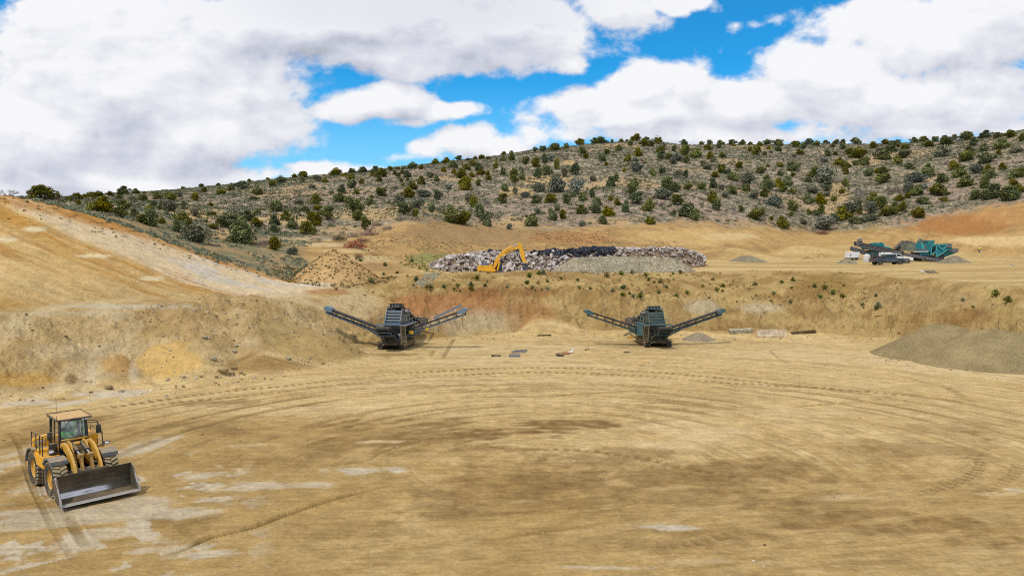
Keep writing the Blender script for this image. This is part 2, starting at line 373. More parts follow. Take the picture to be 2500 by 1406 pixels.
# wheel tracks
relief = np.zeros_like(x_); tdark = np.zeros_like(x_)
def track(pts, w, k, tread=0.0, dep=.04):
    P = [flat(u, v) for u, v in pts]; Q = []
    for i in range(len(P)-1):                        # Catmull-Rom through the surveyed points
        p0, p1, p2, p3 = P[max(i-1,0)], P[i], P[i+1], P[min(i+2, len(P)-1)]
        for t in (0, .25, .5, .75): Q.append(.5*((2*p1) + (p2-p0)*t + (2*p0-5*p1+4*p2-p3)*t*t + (3*p1-p0-3*p2+p3)*t**3))
    Q.append(P[-1]); al = 0
    xs = [q.x for q in Q]; ys = [q.y for q in Q]
    r0 = np.searchsorted(dd_, min(ys) - 1.5); r1 = min(np.searchsorted(dd_, max(ys) + 1.5), fl)
    xx = x_[r0:r1]; yy = y_[r0:r1]; best = np.full_like(xx, 9.0); along = np.zeros_like(xx)
    for a, b in zip(Q[:-1], Q[1:]):
        e = b - a; L = e.length
        t = np.clip(((xx-a.x)*e.x + (yy-a.y)*e.y)/(L*L), 0, 1)
        dsq = np.hypot(xx - a.x - t*e.x, yy - a.y - t*e.y)
        m = dsq < best; best[m] = dsq[m]; along[m] = (al + t*L)[m]; al += L
    fade = sst(0, 3, along) * (1 - sst(al-3, al, along)) * (.35 + 1.1*fbm(along*.25, along*0, 51, 2))
    body = (1 - sst(w*.6, w, best)) * fade
    if tread: body = body * (.12 + .88*(((along/tread) % 1.0) < .5))
    np.maximum(tdark[r0:r1], body*k, out=tdark[r0:r1])
    relief[r0:r1] -= body*dep; relief[r0:r1] += dep*.8*fade*np.exp(-((best - w*1.3)/(.25*w))**2)
TA = [(200,1004),(400,975),(550,955),(700,942),(850,925),(1000,910),(1250,898),(1430,898),(1600,908),(1780,925),(1930,940),(2100,955),(2300,975)]
TB = [(300,1000),(450,980),(600,966),(850,937),(1050,919),(1250,909),(1400,909),(1600,920),(1780,935),(2000,947),(2200,975)]
track(TA, .42, .95, .55); track(TB, .42, .85, .55)
track([(1900,997),(2050,984),(2160,978)], .2, .6); track([(1290,974),(1400,963),(1580,954)], .22, .7); track([(1450,994),(1600,985),(1700,980)], .2, .5)
track([(300,1372),(430,1345),(520,1310),(610,1290),(700,1258),(800,1225),(950,1185),(1010,1172)], .16, .95, 0, .08)
track([(20,1050),(45,1085),(75,1175),(110,1250),(150,1320),(215,1405)], .13, .5, 0, .04); track([(60,1105),(92,1180),(125,1250)], .12, .5, .5)
track([(420,1265),(470,1310),(520,1330)], .18, .9); track([(440,1160),(500,1195),(560,1230)], .25, .6, .5); track([(160,1240),(190,1300),(230,1360)], .2, .7)
track([(2340,1090),(2385,1118),(2392,1140),(2360,1165),(2300,1190),(2180,1217)], .3, .7, .5); track([(2490,1120),(2470,1160),(2400,1195),(2340,1215)], .3, .5, .5)
track([(1250,1100),(1400,1098),(1560,1118),(1750,1155),(1950,1195)], .28, .7, .5); track([(1250,1222),(1400,1205),(1480,1190)], .25, .6, .5)
track([(1500,1325),(1650,1330),(1800,1300),(1900,1290)], .3, .5, .45); track([(1350,1330),(1390,1360),(1420,1400)], .3, .5, .45); track([(700,1090),(820,1075),(900,1060)], .25, .6); track([(740,1145),(830,1130),(950,1118)], .3, .8)
track([(600,1010),(720,992),(850,985)], .25, .6); track([(1875,850),(1910,880),(1960,885)], .2, .6, .4); track([(2170,912),(2230,925),(2300,945)], .35, .8, .6); track([(2280,930),(2330,955),(2380,985)], .35, .7, .6)
track([(1080,880),(1095,850),(1110,825)], .25, .6); track([(1050,875),(1062,850)], .25, .5); track([(1100,1340),(1300,1300),(1500,1275)], .2, .45); track([(1100,1400),(1220,1370),(1340,1345)], .25, .6); track([(1960,1375),(2150,1368),(2300,1372)], .2, .6)
for k in range(26):                                  # faint old passes round the loop
    if k % 2 == 0: rad = rng.uniform(9, 27); t0 = rng.uniform(.1, 2.2); t1 = t0 + rng.uniform(.5, 1.1); cx = 1 + rng.uniform(-4, 4); kk_ = rng.uniform(.35, .65)
    else: rad += 1.9                                 # the other wheel of the same pass
    pp = []
    for t in np.linspace(t0, t1, 9):
        X0 = cx + 1.08*rad*math.cos(t); Y0 = 32 + rad*math.sin(t)
        yu = math.tan(math.atan(-H0/Y0) + PITCH); pp.append((CU + F*X0/Y0*(ca + yu*sa), CV - F*yu))
    track(pp, .30, kk_, 0, .03)
Z[:fl] += floorm[:fl] * (relief + .05*(st - .5) + .10*(fbm(x_*.25, y_*.25, 52, 3) - .5) + .05*warpf*near)
# ------------------------------------------------------------------ ground colours (the dirt, plus shade painted at the screeners)
c_ = lambda *a: np.array(alb(*a))
def lerp(a, b, t): return a + (b - a) * t[..., None]
fine = fbm(X*1.1, Y*1.1, 60, 4); med = fbm(X*.2, Y*.2, 61, 5); big = fbm(X*.05, Y*.05, 62, 4)
ALBD = np.zeros((ND, NC, 3))
fc = lerp(c_(210,181,129), c_(184,153,101), sst(.46, .70, st*.7 + patch*.3) * (.55 + .45*sst(1000, 1150, v_)))
thin = np.where(wn > .5, fbm(r_*5.5 + wr*2, th*6, 53, 3), fbm(xr*.7, yr*6, 54, 3))
fc = lerp(fc, c_(172,142,92), sst(.60, .72, thin) * .6); fc = lerp(fc, c_(222,198,152), sst(.62, .74, 1 - thin) * .6)
spk = fbm(x_*2.2, y_*2.2, 55, 4); fc = lerp(fc, c_(166,136,86), sst(.58, .72, spk) * sst(.45, .6, patch) * .5)
fc = lerp(fc, c_(172,140,87), sst(985, 1060, v_ + 60*warp) * (1 - sst(700, 1500, u_ + 500*warp)) * .7 + .5*sst(1080, 1180, v_ + 80*warp)*sst(1000,1300,u_))
fc = lerp(fc, c_(136,106,63), np.clip(dark*(.92 + .8*(spk - .5)), 0, 1)); fc = lerp(fc, c_(222,197,153), pale*.75); fc = lerp(fc, c_(208,194,172), grey*.85)
fc = lerp(fc, c_(128,102,60), np.clip(tdark*.85, 0, 1))
# banks
bank_c = lerp(c_(206,175,118), c_(176,142,90), sst(.40, .62, .6*med + .4*rough + .2))
bank_c = lerp(bank_c, c_(150,118,72), sst(.60, .75, fbm(X*.5, Y*1.2, 63, 4))*.5)
def zone(u, v, ru, rv, k=1.0, nz=.9):                # a patch of differently coloured dirt on the slopes
    q = np.hypot((U - u)/ru, (VV - v)/rv) + nz*(fbm(X*.3, Y*.3, 64, 4) - .5)
    return (1 - sst(.55, 1.05, q))*k
VV = CV - F*np.tan(np.arctan((Z - H0)/Y) + PITCH)    # bearing of each surveyed point
bank_c = lerp(bank_c, c_(194,140,92), zone(1090,742,190,40,.95)); bank_c = lerp(bank_c, c_(182,132,84), zone(1290,775,70,42,.7)); bank_c = lerp(bank_c, c_(160,112,66), zone(1240,712,180,16,.7))
bank_c = lerp(bank_c, c_(214,192,158), zone(1860,752,70,16,.9,.5)); bank_c = lerp(bank_c, c_(214,196,164), zone(1150,785,120,35,.5)); bank_c = lerp(bank_c, c_(164,120,72), zone(2350,775,110,30,.6)); bank_c = lerp(bank_c, c_(216,190,146), zone(870,745,90,50,.8))
bank_c = lerp(bank_c, c_(206,192,166), zone(1720,748,50,22,.6)); bank_c = lerp(bank_c, c_(168,136,80), zone(2020,695,90,36,.8,.4)); bank_c = lerp(bank_c, c_(190,160,112), zone(2250,730,160,30,.8,.4)); bank_c = lerp(bank_c, c_(218,196,158), zone(750,700,60,30,.8))
bank_c = lerp(bank_c, c_(192,138,84), zone(770,706,60,12,.8))
spoil = lerp(c_(204,177,130), c_(184,154,106), sst(.4, .62, .5*med + .5*rough + .25)); spoil = lerp(spoil, c_(210,188,150), sst(.56, .7, fbm(X*.3, Y*.15, 65, 4))*.6)
for h, cc, k in (('khaki', (166,140,92), 1.0), ('yellow', (204,166,96), .8), ('dark', (148,118,74), 1.0)):
    spoil = lerp(spoil, c_(*cc), k*.9*sst(-.1, .25, HEAPS[h] + .5*(med-.5)))
    bank_c = lerp(bank_c, c_(*cc), k*sst(-.1, .25, HEAPS[h]))
spoil = lerp(spoil, c_(200,158,88), zone(60,925,120,20,.8)); spoil = lerp(spoil, c_(204,196,178), zone(330,748,200,5,.6,.4)); spoil = lerp(spoil, c_(200,184,152), zone(180,765,160,6,.5,.4)); spoil = lerp(spoil, c_(204,190,166), zone(320,915,16,40,.5,.5)); spoil = lerp(spoil, c_(206,190,164), zone(215,915,14,40,.5,.5)); spoil = lerp(spoil, c_(196,150,90), zone(280,890,40,30,.7))
spoil = lerp(spoil, c_(210,190,156), zone(150,860,150,20,.4)); spoil = lerp(spoil, c_(142,112,66), zone(165,925,22,18,.8,.4))
bank_c = lerp(bank_c, spoil*1.17, left)
# left cut face: benches of ochre, pale marl and gold running down to the right
cut = lerp(c_(212,178,122), c_(204,164,100), sst(.42, .6, fbm(qcut*5, U*.004, 66, 3)))
cut = lerp(cut, c_(192,142,72), (np.exp(-((qcut - .80 + .03*(med-.5))/.075)**2)) * (1 - sst(430, 520, U)) * .95)
cut = lerp(cut, c_(226,202,168), sst(.86, .99, qcut + .16*(med-.5)) * (1 - sst(.86, .97, tcut + .15*(med-.5))) * .9)
cut = lerp(cut, c_(212,202,186), sst(.58, .68, fbm(qcut*6, U*.006, 67, 4)) * sst(.9, 1.0, qcut) * .9)
cut = lerp(cut, c_(190,136,74), sst(.84, .95, tcut + .25*(med-.5)) * .9)
cut = lerp(cut, c_(176,124,62), sst(.55, .7, fbm(qcut*22, U*.004, 68, 3)) * (1 - sst(.95, 1.05, qcut)) * .55)
cut = lerp(cut, c_(222,196,146), sst(.58, .7, fbm(qcut*30, U*.003, 69, 3)) * .5)
for t in ((370,680,40,7),(90,560,40,9),(20,585,30,8),(230,625,50,5)): cut = lerp(cut, c_(230,210,172), zone(*t, .9, .5))
# bench, back slope, hillside
ben = lerp(c_(214,186,132), c_(194,162,108), sst(.4, .62, fbm(X*.05, Y*.25, 70, 5)))
bsl = lerp(c_(196,160,106), c_(172,138,92), sst(.42, .6, med*.5 + .5*fbm(X*.5, Y*.5, 71, 4)))
bsl = lerp(bsl, c_(166,136,96), zone(1180,575,260,32,.85)); bsl = lerp(bsl, c_(182,132,84), zone(1400,582,120,18,.7)); bsl = lerp(bsl, c_(214,178,120), zone(1700,580,190,26,.8)); bsl = lerp(bsl, c_(220,192,142), zone(1780,578,80,10,.8)); bsl = lerp(bsl, c_(178,124,74), zone(2350,550,150,34,.9)); bsl = lerp(bsl, c_(196,148,94), zone(2460,520,100,34,.7)); bsl = lerp(bsl, c_(226,194,142), zone(2430,588,160,16,.9)); bsl = lerp(bsl, c_(196,160,104), zone(2000,590,120,26,.6)); bsl = lerp(bsl, c_(156,138,84), zone(2090,555,90,10,.7)); bsl = lerp(bsl, c_(150,146,92), zone(1045,630,60,16,.9))
bsl = lerp(bsl, c_(214,188,140), np.maximum(zone(870,630,110,7,.9,.3), zone(780,598,90,6,.9,.3)))
hill = lerp(c_(172,154,128), c_(146,134,110), sst(.4, .6, fbm(X*.14, Y*.14, 72, 4)))
hill = lerp(hill, c_(122,118,92), sst(.50, .58, fbm(X*.55, Y*.4, 73, 3)) * .8)
hill = lerp(hill, c_(96,84,60), sst(.60, .68, fbm(X*.8, Y*.55, 78, 3)) * .8)
hill = lerp(hill, c_(206,186,152), sst(.62, .70, fbm(X*.7, Y*.5, 79, 3)) * .7)
hill = lerp(hill, c_(196,166,120), sst(.58, .70, fbm(X*.035, Y*.05, 74, 4)) * .8)
hill = lerp(hill, c_(178,150,128), sst(.55, .7, fbm(X*.03 + 9, Y*.03, 75, 4)) * .4)
for t in ((1255,545,55,22),(1330,440,80,14),(1260,470,50,16),(560,572,50,14),(700,535,80,18),(470,520,90,20),(900,525,110,18),(1390,398,25,6),(2040,470,40,30)): hill = lerp(hill, c_(204,172,116), zone(*t, .85, .8))
sagey = lerp(c_(168,142,104), c_(136,128,98), sst(.45, .6, fbm(X*.5, Y*.5, 76, 3)))
bench_or_sage = lerp(ben, sagey, (1 - sst(730, 800, U))); bench_or_sage = lerp(bench_or_sage, bsl, (1 - sst(930, 1080, U)) * sst(730, 800, U))
bsl2 = lerp(bsl, sagey, 1 - sst(690, 770, U)); bsl2 = lerp(bsl2, c_(200,158,110), zone(545,570,50,12,.95,.5)); bsl2 = lerp(bsl2, c_(214,184,134), np.maximum(zone(760,585,110,6,.9,.3), np.maximum(zone(850,612,80,6,.9,.3), zone(930,640,80,8,.8,.3))))
def band(a): return np.broadcast_to(a, (ND, NC, 3))
edge = .10*(fbm(X*.4, Y*.4, 77, 4) - .5)
Wj = W + edge * np.where(W > 4.4, 4.0, 1.0)
ALBD[:] = bank_c
ALBD = lerp(ALBD, cut, sst(1.75, 2.05, W) * left)
ALBD = lerp(ALBD, bench_or_sage, sst(1.97, 2.06, Wj) * (1-left) + left * sst(3.0, 3.08, W + edge))
ALBD = lerp(ALBD, bsl2, sst(3.9, 4.1, Wj)); ALBD = lerp(ALBD, hill, sst(4.9, 5.12, Wj))
ALBD = lerp(ALBD, c_(206,168,116), .9*sst(-.1, .25, HEAPS['pyr'] + .4*(med-.5))); ALBD = lerp(ALBD, c_(186,132,74), zone(790,712,70,10,.7))
flr = np.zeros((ND, NC, 3)); flr[:fl] = fc
ALBD = lerp(ALBD, flr, (1 - sst(-.02, .03, W + .05*(fine - .5))) * (1 - HM))
ALBD *= (.86 + .28*fine)[..., None]
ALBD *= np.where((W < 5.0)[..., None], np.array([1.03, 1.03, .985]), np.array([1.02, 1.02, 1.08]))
ALBD = np.clip(ALBD, .01, .85)
# mesh
verts = np.stack([X, Y, Z], -1).reshape(-1, 3)
ii = np.arange(ND*NC).reshape(ND, NC)
q = np.stack([ii[:-1, :-1], ii[:-1, 1:], ii[1:, 1:], ii[1:, :-1]], -1).reshape(-1)
gme = mesh_np('ground', verts, q, np.full(len(q)//4, 4, dtype=np.int32)); set_col(gme, 'tint', ALBD.reshape(-1, 3))
coarse = np.clip(sst(-.02, .1, W)*(1 - sst(2.0, 2.3, W)*.75)*(1 - .55*HM)*(1 - .35*left) + .15, 0, 1); set_col(gme, 'coarse', np.repeat(coarse.reshape(-1, 1), 3, 1))
gm, nt, b = nodes_of('dirt')
at_ = N(nt, 'ShaderNodeAttribute', _attribute_name='tint'); tc = N(nt, 'ShaderNodeTexCoord')
def nz(scale, det=5.0, rough=.6):
    n = N(nt, 'ShaderNodeTexNoise', Scale=scale, Detail=det, Roughness=rough); nt.links.new(tc.outputs['Object'], n.inputs[0]); return n.outputs[0]
co_ = N(nt, 'ShaderNodeAttribute', _attribute_name='coarse').outputs['Fac']
n_a, n_b, n_c = nz(1.3), nz(5.0, 6.0, .7), nz(22.0, 3.0)
g = math_n(nt, 'MULTIPLY', mapr(nt, n_a, .3, .7, .88, 1.12), mapr(nt, n_b, .3, .7, .86, 1.14)); cc = N(nt, 'ShaderNodeCombineColor'); [nt.links.new(g, cc.inputs[i]) for i in range(3)]
col = mixc(nt, 1.0, at_.outputs['Color'], cc.outputs[0], 'MULTIPLY')
vo = N(nt, 'ShaderNodeTexVoronoi', Scale=2.6, Randomness=1.0); nt.links.new(tc.outputs['Object'], vo.inputs['Vector'])
peb = math_n(nt, 'MULTIPLY', mapr(nt, vo.outputs['Distance'], .05, .14, 1, 0), mapr(nt, n_a, .45, .6, 0, .8))
col = mixc(nt, peb, col, mixc(nt, vo.outputs['Color'], tuple(alb(226,212,188)), tuple(alb(110,88,56))))
nt.links.new(col, b.inputs['Base Color']); b.inputs['Roughness'].default_value = 1.0; b.inputs['Specular IOR Level'].default_value = .1
n_d = nz(2.6, 7.0, .68)
ck = math_n(nt, 'MULTIPLY', mapr(nt, n_d, .53, .67, 0, .42), co_); col = mixc(nt, ck, col, mixc(nt, 1.0, col, (.52, .47, .40), 'MULTIPLY'))
nt.links.new(col, b.inputs['Base Color'])
mpe = nt.nodes.new('ShaderNodeMapping'); mpe.inputs['Scale'].default_value = (.35, 3.6, 1); mpe.inputs['Rotation'].default_value = (0, 0, R(6)); nt.links.new(tc.outputs['Object'], mpe.inputs[0])
n_e = N(nt, 'ShaderNodeTexNoise', Scale=1.0, Detail=7.0, Roughness=.68); n_e.inputs['Distortion'].default_value = .4; nt.links.new(mpe.outputs[0], n_e.inputs[0])
inv = math_n(nt, 'SUBTRACT', 1.0, co_, True)
col = mixc(nt, math_n(nt, 'MULTIPLY', mapr(nt, n_e.outputs[0], .50, .64, 0, .55), inv), col, mixc(nt, 1.0, col, (.70, .66, .58), 'MULTIPLY'))
col = mixc(nt, math_n(nt, 'MULTIPLY', mapr(nt, n_e.outputs[0], .47, .36, 0, .5), inv), col, mixc(nt, 1.0, col, (1.16, 1.15, 1.12), 'MULTIPLY')); nt.links.new(col, b.inputs['Base Color'])
hgt = math_n(nt, 'ADD', math_n(nt, 'ADD', math_n(nt, 'MULTIPLY', n_a, .5), math_n(nt, 'MULTIPLY', math_n(nt, 'MULTIPLY', n_d, co_), 2.2)), math_n(nt, 'ADD', math_n(nt, 'MULTIPLY', n_b, .25), math_n(nt, 'MULTIPLY', n_c, .06)))
bp = N(nt, 'ShaderNodeBump', Strength=.7, Distance=.34); nt.links.new(hgt, bp.inputs['Height']); nt.links.new(bp.outputs[0], b.inputs['Normal'])
ground = link('ground', gme, gm); tag(ground, 'tan dirt quarry floor, cut banks and sagebrush hillside behind', 'ground', kind='structure')

# ------------------------------------------------------------------ looking things up on the ground
def gz(x, y):
    x = np.asarray(x, float); y = np.asarray(y, float)
    fi = np.clip(np.interp(np.log(y), ld_, np.arange(ND)), 0, ND-1.001); fj = np.clip(np.interp(x/y, sc_, np.arange(NC)), 0, NC-1.001)
    i = fi.astype(int); j = fj.astype(int); a = fi-i; c = fj-j
    return (Z[i,j]*(1-c) + Z[i,j+1]*c)*(1-a) + (Z[i+1,j]*(1-c) + Z[i+1,j+1]*c)*a
def gw(x, y):
    i = np.clip(np.interp(np.log(y), ld_, np.arange(ND)).round(), 0, ND-1).astype(int); j = np.clip(np.interp(np.asarray(x)/np.asarray(y), sc_, np.arange(NC)).round(), 0, NC-1).astype(int)
    return W[i, j]
def hit(u, v, dmin=12, dmax=520):
    """first point of the ground seen along a bearing, or the crest if the bearing passes over"""
    s, k = sk(u, v); j = int(np.clip(round(float(np.interp(s, sc_, np.arange(NC)))), 0, NC-1))
    i0 = np.searchsorted(dd_, dmin); i1 = np.searchsorted(dd_, dmax)
    zr = H0 + k*dd_[i0:i1]; zz = Z[i0:i1, j]
    w = np.where(zz >= zr)[0]
    if len(w): i = i0 + w[0]
    else: i = i0 + int(np.argmax((zz - H0)/dd_[i0:i1]))
    d = dd_[i]; return Vector((s*d, d, float(gz(s*d, d))))
def on(x, y, dz=0.0): return Vector((x, y, float(gz(x, y)) + dz))

# ------------------------------------------------------------------ camera, sun, sky
cam = bpy.data.objects.new('camera', bpy.data.cameras.new('camera')); COL.objects.link(cam)
cam.location = (0, 0, H0); cam.rotation_euler = (R(90) - PITCH, 0, 0)
cam.data.sensor_width = 36; cam.data.lens = 36*F/2500; cam.data.clip_end = 6000; cam.data.clip_start = .5
scene.camera = cam
SUN_EL, SUN_AZ = R(58), R(215)                       # azimuth clockwise from +Y
sd = Vector((math.sin(SUN_AZ)*math.cos(SUN_EL), math.cos(SUN_AZ)*math.cos(SUN_EL), math.sin(SUN_EL)))
sl = bpy.data.lights.new('sun', 'SUN'); sl.energy = 2.7; sl.angle = R(5); sl.color = (1, .955, .88)
so = bpy.data.objects.new('sun', sl); COL.objects.link(so); so.rotation_euler = sd.to_track_quat('Z', 'Y').to_euler(); so.location = (-60, -60, 120)
world = bpy.data.worlds.new('World'); scene.world = world; world.use_nodes = True
wt = world.node_tree; wt.nodes.clear()
wo = wt.nodes.new('ShaderNodeOutputWorld'); bg = wt.nodes.new('ShaderNodeBackground'); wt.links.new(bg.outputs[0], wo.inputs[0])
sky = wt.nodes.new('ShaderNodeTexSky'); sky.sky_type = 'NISHITA'; sky.sun_disc = False; sky.sun_elevation = SUN_EL; sky.sun_rotation = SUN_AZ; sky.altitude = 1600; sky.air_density = 1.0; sky.dust_density = .3; sky.ozone_density = 3.0
tcw = wt.nodes.new('ShaderNodeTexCoord'); sp = wt.nodes.new('ShaderNodeSeparateXYZ'); wt.links.new(tcw.outputs['Generated'], sp.inputs[0])
yy = math_n(wt, 'MAXIMUM', math_n(wt, 'ABSOLUTE', sp.outputs[1]), .12)
pc = wt.nodes.new('ShaderNodeCombineXYZ'); wt.links.new(math_n(wt, 'DIVIDE', sp.outputs[0], yy), pc.inputs[0]); wt.links.new(math_n(wt, 'DIVIDE', sp.outputs[2], yy), pc.inputs[1])
# cloud thickness as a function of bearing
CLOUDS = [(310,200,500,265,1.0),(180,330,420,190,1.0),(450,330,215,135,.9),(585,235,115,115,.8),(790,58,620,115,1.0),(1180,70,330,115,.9),(1000,120,330,85,.7),(1390,150,55,42,.6),(1480,10,110,60,.6),
          (860,268,125,38,.8),(950,262,150,48,.9),(1075,280,95,36,.7),(1130,355,95,42,.8),(1040,375,60,30,.6),(1200,365,90,35,.7),(1000,312,90,18,.35),
          (1420,262,140,55,.8),(1560,220,120,70,.8),(1680,215,110,75,.8),(1560,290,260,65,.9),(1820,250,240,85,.9),(2050,190,260,110,.8),(2250,110,230,130,.9),(2400,60,240,110,.9),(2200,250,420,90,.9),(1700,330,420,40,.8),(2380,210,170,60,.6),(2050,70,110,60,.35),(2440,330,260,40,.45),(2200,330,220,28,.4),
          (1880,38,75,22,.28),(1800,40,35,20,.25),(1690,0,120,24,.55),(250,440,360,60,.9),(560,430,240,40,.55),(800,410,180,22,.45),(1010,390,80,18,.3),(1300,300,45,22,.2),(1320,345,60,25,.2)]
def cloud_group():
    gt = bpy.data.node_groups.new('cloud_thickness', 'ShaderNodeTree')
    gt.interface.new_socket('P', in_out='INPUT', socket_type='NodeSocketVector'); gt.interface.new_socket('D', in_out='OUTPUT', socket_type='NodeSocketFloat')
    gi = gt.nodes.new('NodeGroupInput'); go = gt.nodes.new('NodeGroupOutput')
    wn = N(gt, 'ShaderNodeTexNoise', Scale=6.0, Detail=3.0); gt.links.new(gi.outputs[0], wn.inputs[0])
    ws = gt.nodes.new('ShaderNodeVectorMath'); ws.operation = 'MULTIPLY_ADD'; gt.links.new(wn.outputs['Color'], ws.inputs[0]); ws.inputs[1].default_value = (.09, .07, 0); gt.links.new(gi.outputs[0], ws.inputs[2])
    acc = None
    for u, v, ru, rv, k in CLOUDS:
        s, kk = sk(u, v)
        a = gt.nodes.new('ShaderNodeVectorMath'); a.operation = 'MULTIPLY_ADD'; gt.links.new(ws.outputs[0], a.inputs[0])
        sx, sz = F/ru, F/rv; a.inputs[1].default_value = (sx, sz, 0); a.inputs[2].default_value = (-(s+.045)*sx, -(kk+.035)*sz, 0)
        l = gt.nodes.new('ShaderNodeVectorMath'); l.operation = 'LENGTH'; gt.links.new(a.outputs[0], l.inputs[0])
        m = gt.nodes.new('ShaderNodeMath'); m.operation = 'MULTIPLY_ADD'; gt.links.new(l.outputs['Value'], m.inputs[0]); m.inputs[1].default_value = -1.0; m.inputs[2].default_value = 1.0
        m = math_n(gt, 'MULTIPLY', m.outputs[0], k)
        if acc is None: acc = m
        else:
            mm = gt.nodes.new('ShaderNodeMath'); mm.operation = 'SMOOTH_MAX'; gt.links.new(acc, mm.inputs[0]); gt.links.new(m, mm.inputs[1]); mm.inputs[2].default_value = .15; acc = mm.outputs[0]
    # broken cover over the rest of the sky
    sx = gt.nodes.new('ShaderNodeSeparateXYZ'); gt.links.new(gi.outputs[0], sx.inputs[0])
    far = math_n(gt, 'MAXIMUM', mapr(gt, math_n(gt, 'ABSOLUTE', sx.outputs[0]), .72, 1.1), mapr(gt, sx.outputs[1], .42, .8))
    acc = math_n(gt, 'MAXIMUM', math_n(gt, 'MAXIMUM', acc, -.8), mapr(gt, far, 0, 1, -.8, .25))
    n1 = N(gt, 'ShaderNodeTexNoise', Scale=7.5, Detail=9.0, Roughness=.56); n1.inputs['Distortion'].default_value = .15; mp = gt.nodes.new('ShaderNodeMapping'); mp.inputs['Scale'].default_value = (1, 1.35, 1); gt.links.new(gi.outputs[0], mp.inputs[0]); gt.links.new(mp.outputs[0], n1.inputs[0])
    n2 = N(gt, 'ShaderNodeTexNoise', Scale=26.0, Detail=7.0, Roughness=.6); gt.links.new(mp.outputs[0], n2.inputs[0])
    t = math_n(gt, 'ADD', math_n(gt, 'MULTIPLY', math_n(gt, 'SUBTRACT', n1.outputs[0], .5), 1.5), math_n(gt, 'MULTIPLY', math_n(gt, 'SUBTRACT', n2.outputs[0], .5), .52))
    d = math_n(gt, 'ADD', acc, t); gt.links.new(d, go.inputs[0]); return gt
cg = cloud_group()
def dens(off):
    v = wt.nodes.new('ShaderNodeVectorMath'); v.operation = 'ADD'; wt.links.new(pc.outputs[0], v.inputs[0]); v.inputs[1].default_value = (*off, 0)
    g = wt.nodes.new('ShaderNodeGroup'); g.node_tree = cg; wt.links.new(v.outputs[0], g.inputs[0]); return g.outputs[0]
d0 = dens((0, 0)); d1 = dens((-.010, .022)); d2 = dens((-.02, .06))
alpha = mapr(wt, d0, -.06, .22)
shade = math_n(wt, 'ADD', math_n(wt, 'MULTIPLY', math_n(wt, 'SUBTRACT', d0, d1), .8), math_n(wt, 'MULTIPLY', math_n(wt, 'SUBTRACT', d0, d2), .26))
thick = mapr(wt, d0, .2, 1.1, 0, .13)
nl = N(wt, 'ShaderNodeTexNoise', Scale=6.0, Detail=8.0, Roughness=.58); nlm = wt.nodes.new('ShaderNodeMapping'); nlm.inputs['Scale'].default_value = (.8, 2.3, 1); wt.links.new(pc.outputs[0], nlm.inputs[0]); wt.links.new(nlm.outputs[0], nl.inputs[0])
thick = math_n(wt, 'ADD', thick, mapr(wt, nl.outputs[0], .36, .66, -.19, .15))
lit = math_n(wt, 'SUBTRACT', math_n(wt, 'ADD', .77, shade), thick, True)
ng = N(wt, 'ShaderNodeTexNoise', Scale=3.2, Detail=4.0); wt.links.new(pc.outputs[0], ng.inputs[0])
s_, k_ = sk(1050, 20)
gd0 = wt.nodes.new('ShaderNodeVectorMath'); gd0.operation = 'MULTIPLY_ADD'; wt.links.new(pc.outputs[0], gd0.inputs[0]); gd0.inputs[1].default_value = (F/620, F/130, 0); gd0.inputs[2].default_value = (-s_*F/620, -k_*F/130, 0)
gl = wt.nodes.new('ShaderNodeVectorMath'); gl.operation = 'LENGTH'; wt.links.new(gd0.outputs[0], gl.inputs[0])
grey_ = math_n(wt, 'MULTIPLY', mapr(wt, math_n(wt, 'ADD', gl.outputs['Value'], math_n(wt, 'MULTIPLY', math_n(wt, 'SUBTRACT', ng.outputs[0], .5), 1.6)), .1, 1.25, 1, 0), .30)
lit = math_n(wt, 'SUBTRACT', lit, grey_, True)
cr = wt.nodes.new('ShaderNodeValToRGB'); wt.links.new(lit, cr.inputs[0])
el = cr.color_ramp.elements; el[0].position = 0; el[0].color = (.40, .415, .49, 1); el[1].position = 1; el[1].color = (.93, .935, .96, 1)
e = el.new(.35); e.color = (.60, .625, .72, 1); e = el.new(.66); e.color = (.76, .775, .84, 1)
blue = mixc(wt, 1.0, sky.outputs[0], (.017, .126, .166), 'MULTIPLY')
lowsky = mapr(wt, sp.outputs[2], .05, .24, .75, 0)
blue = mixc(wt, lowsky, blue, (.36, .72, .95))
cl_ = mixc(wt, 1.0, cr.outputs[0], (1.0, 1.0, 1.0), 'MULTIPLY')
wt.links.new(mixc(wt, alpha, blue, cl_), bg.inputs[0]); bg.inputs[1].default_value = 1.0
scene.view_settings.view_transform = 'Standard'; scene.view_settings.look = 'None'; scene.view_settings.exposure = 0.0; scene.view_settings.gamma = 1
scene.cycles.use_denoising = False; scene.cycles.pixel_filter_type = 'BLACKMAN_HARRIS'; scene.cycles.filter_width = 1.05
scene.cycles.max_bounces = 5; scene.cycles.transparent_max_bounces = 12
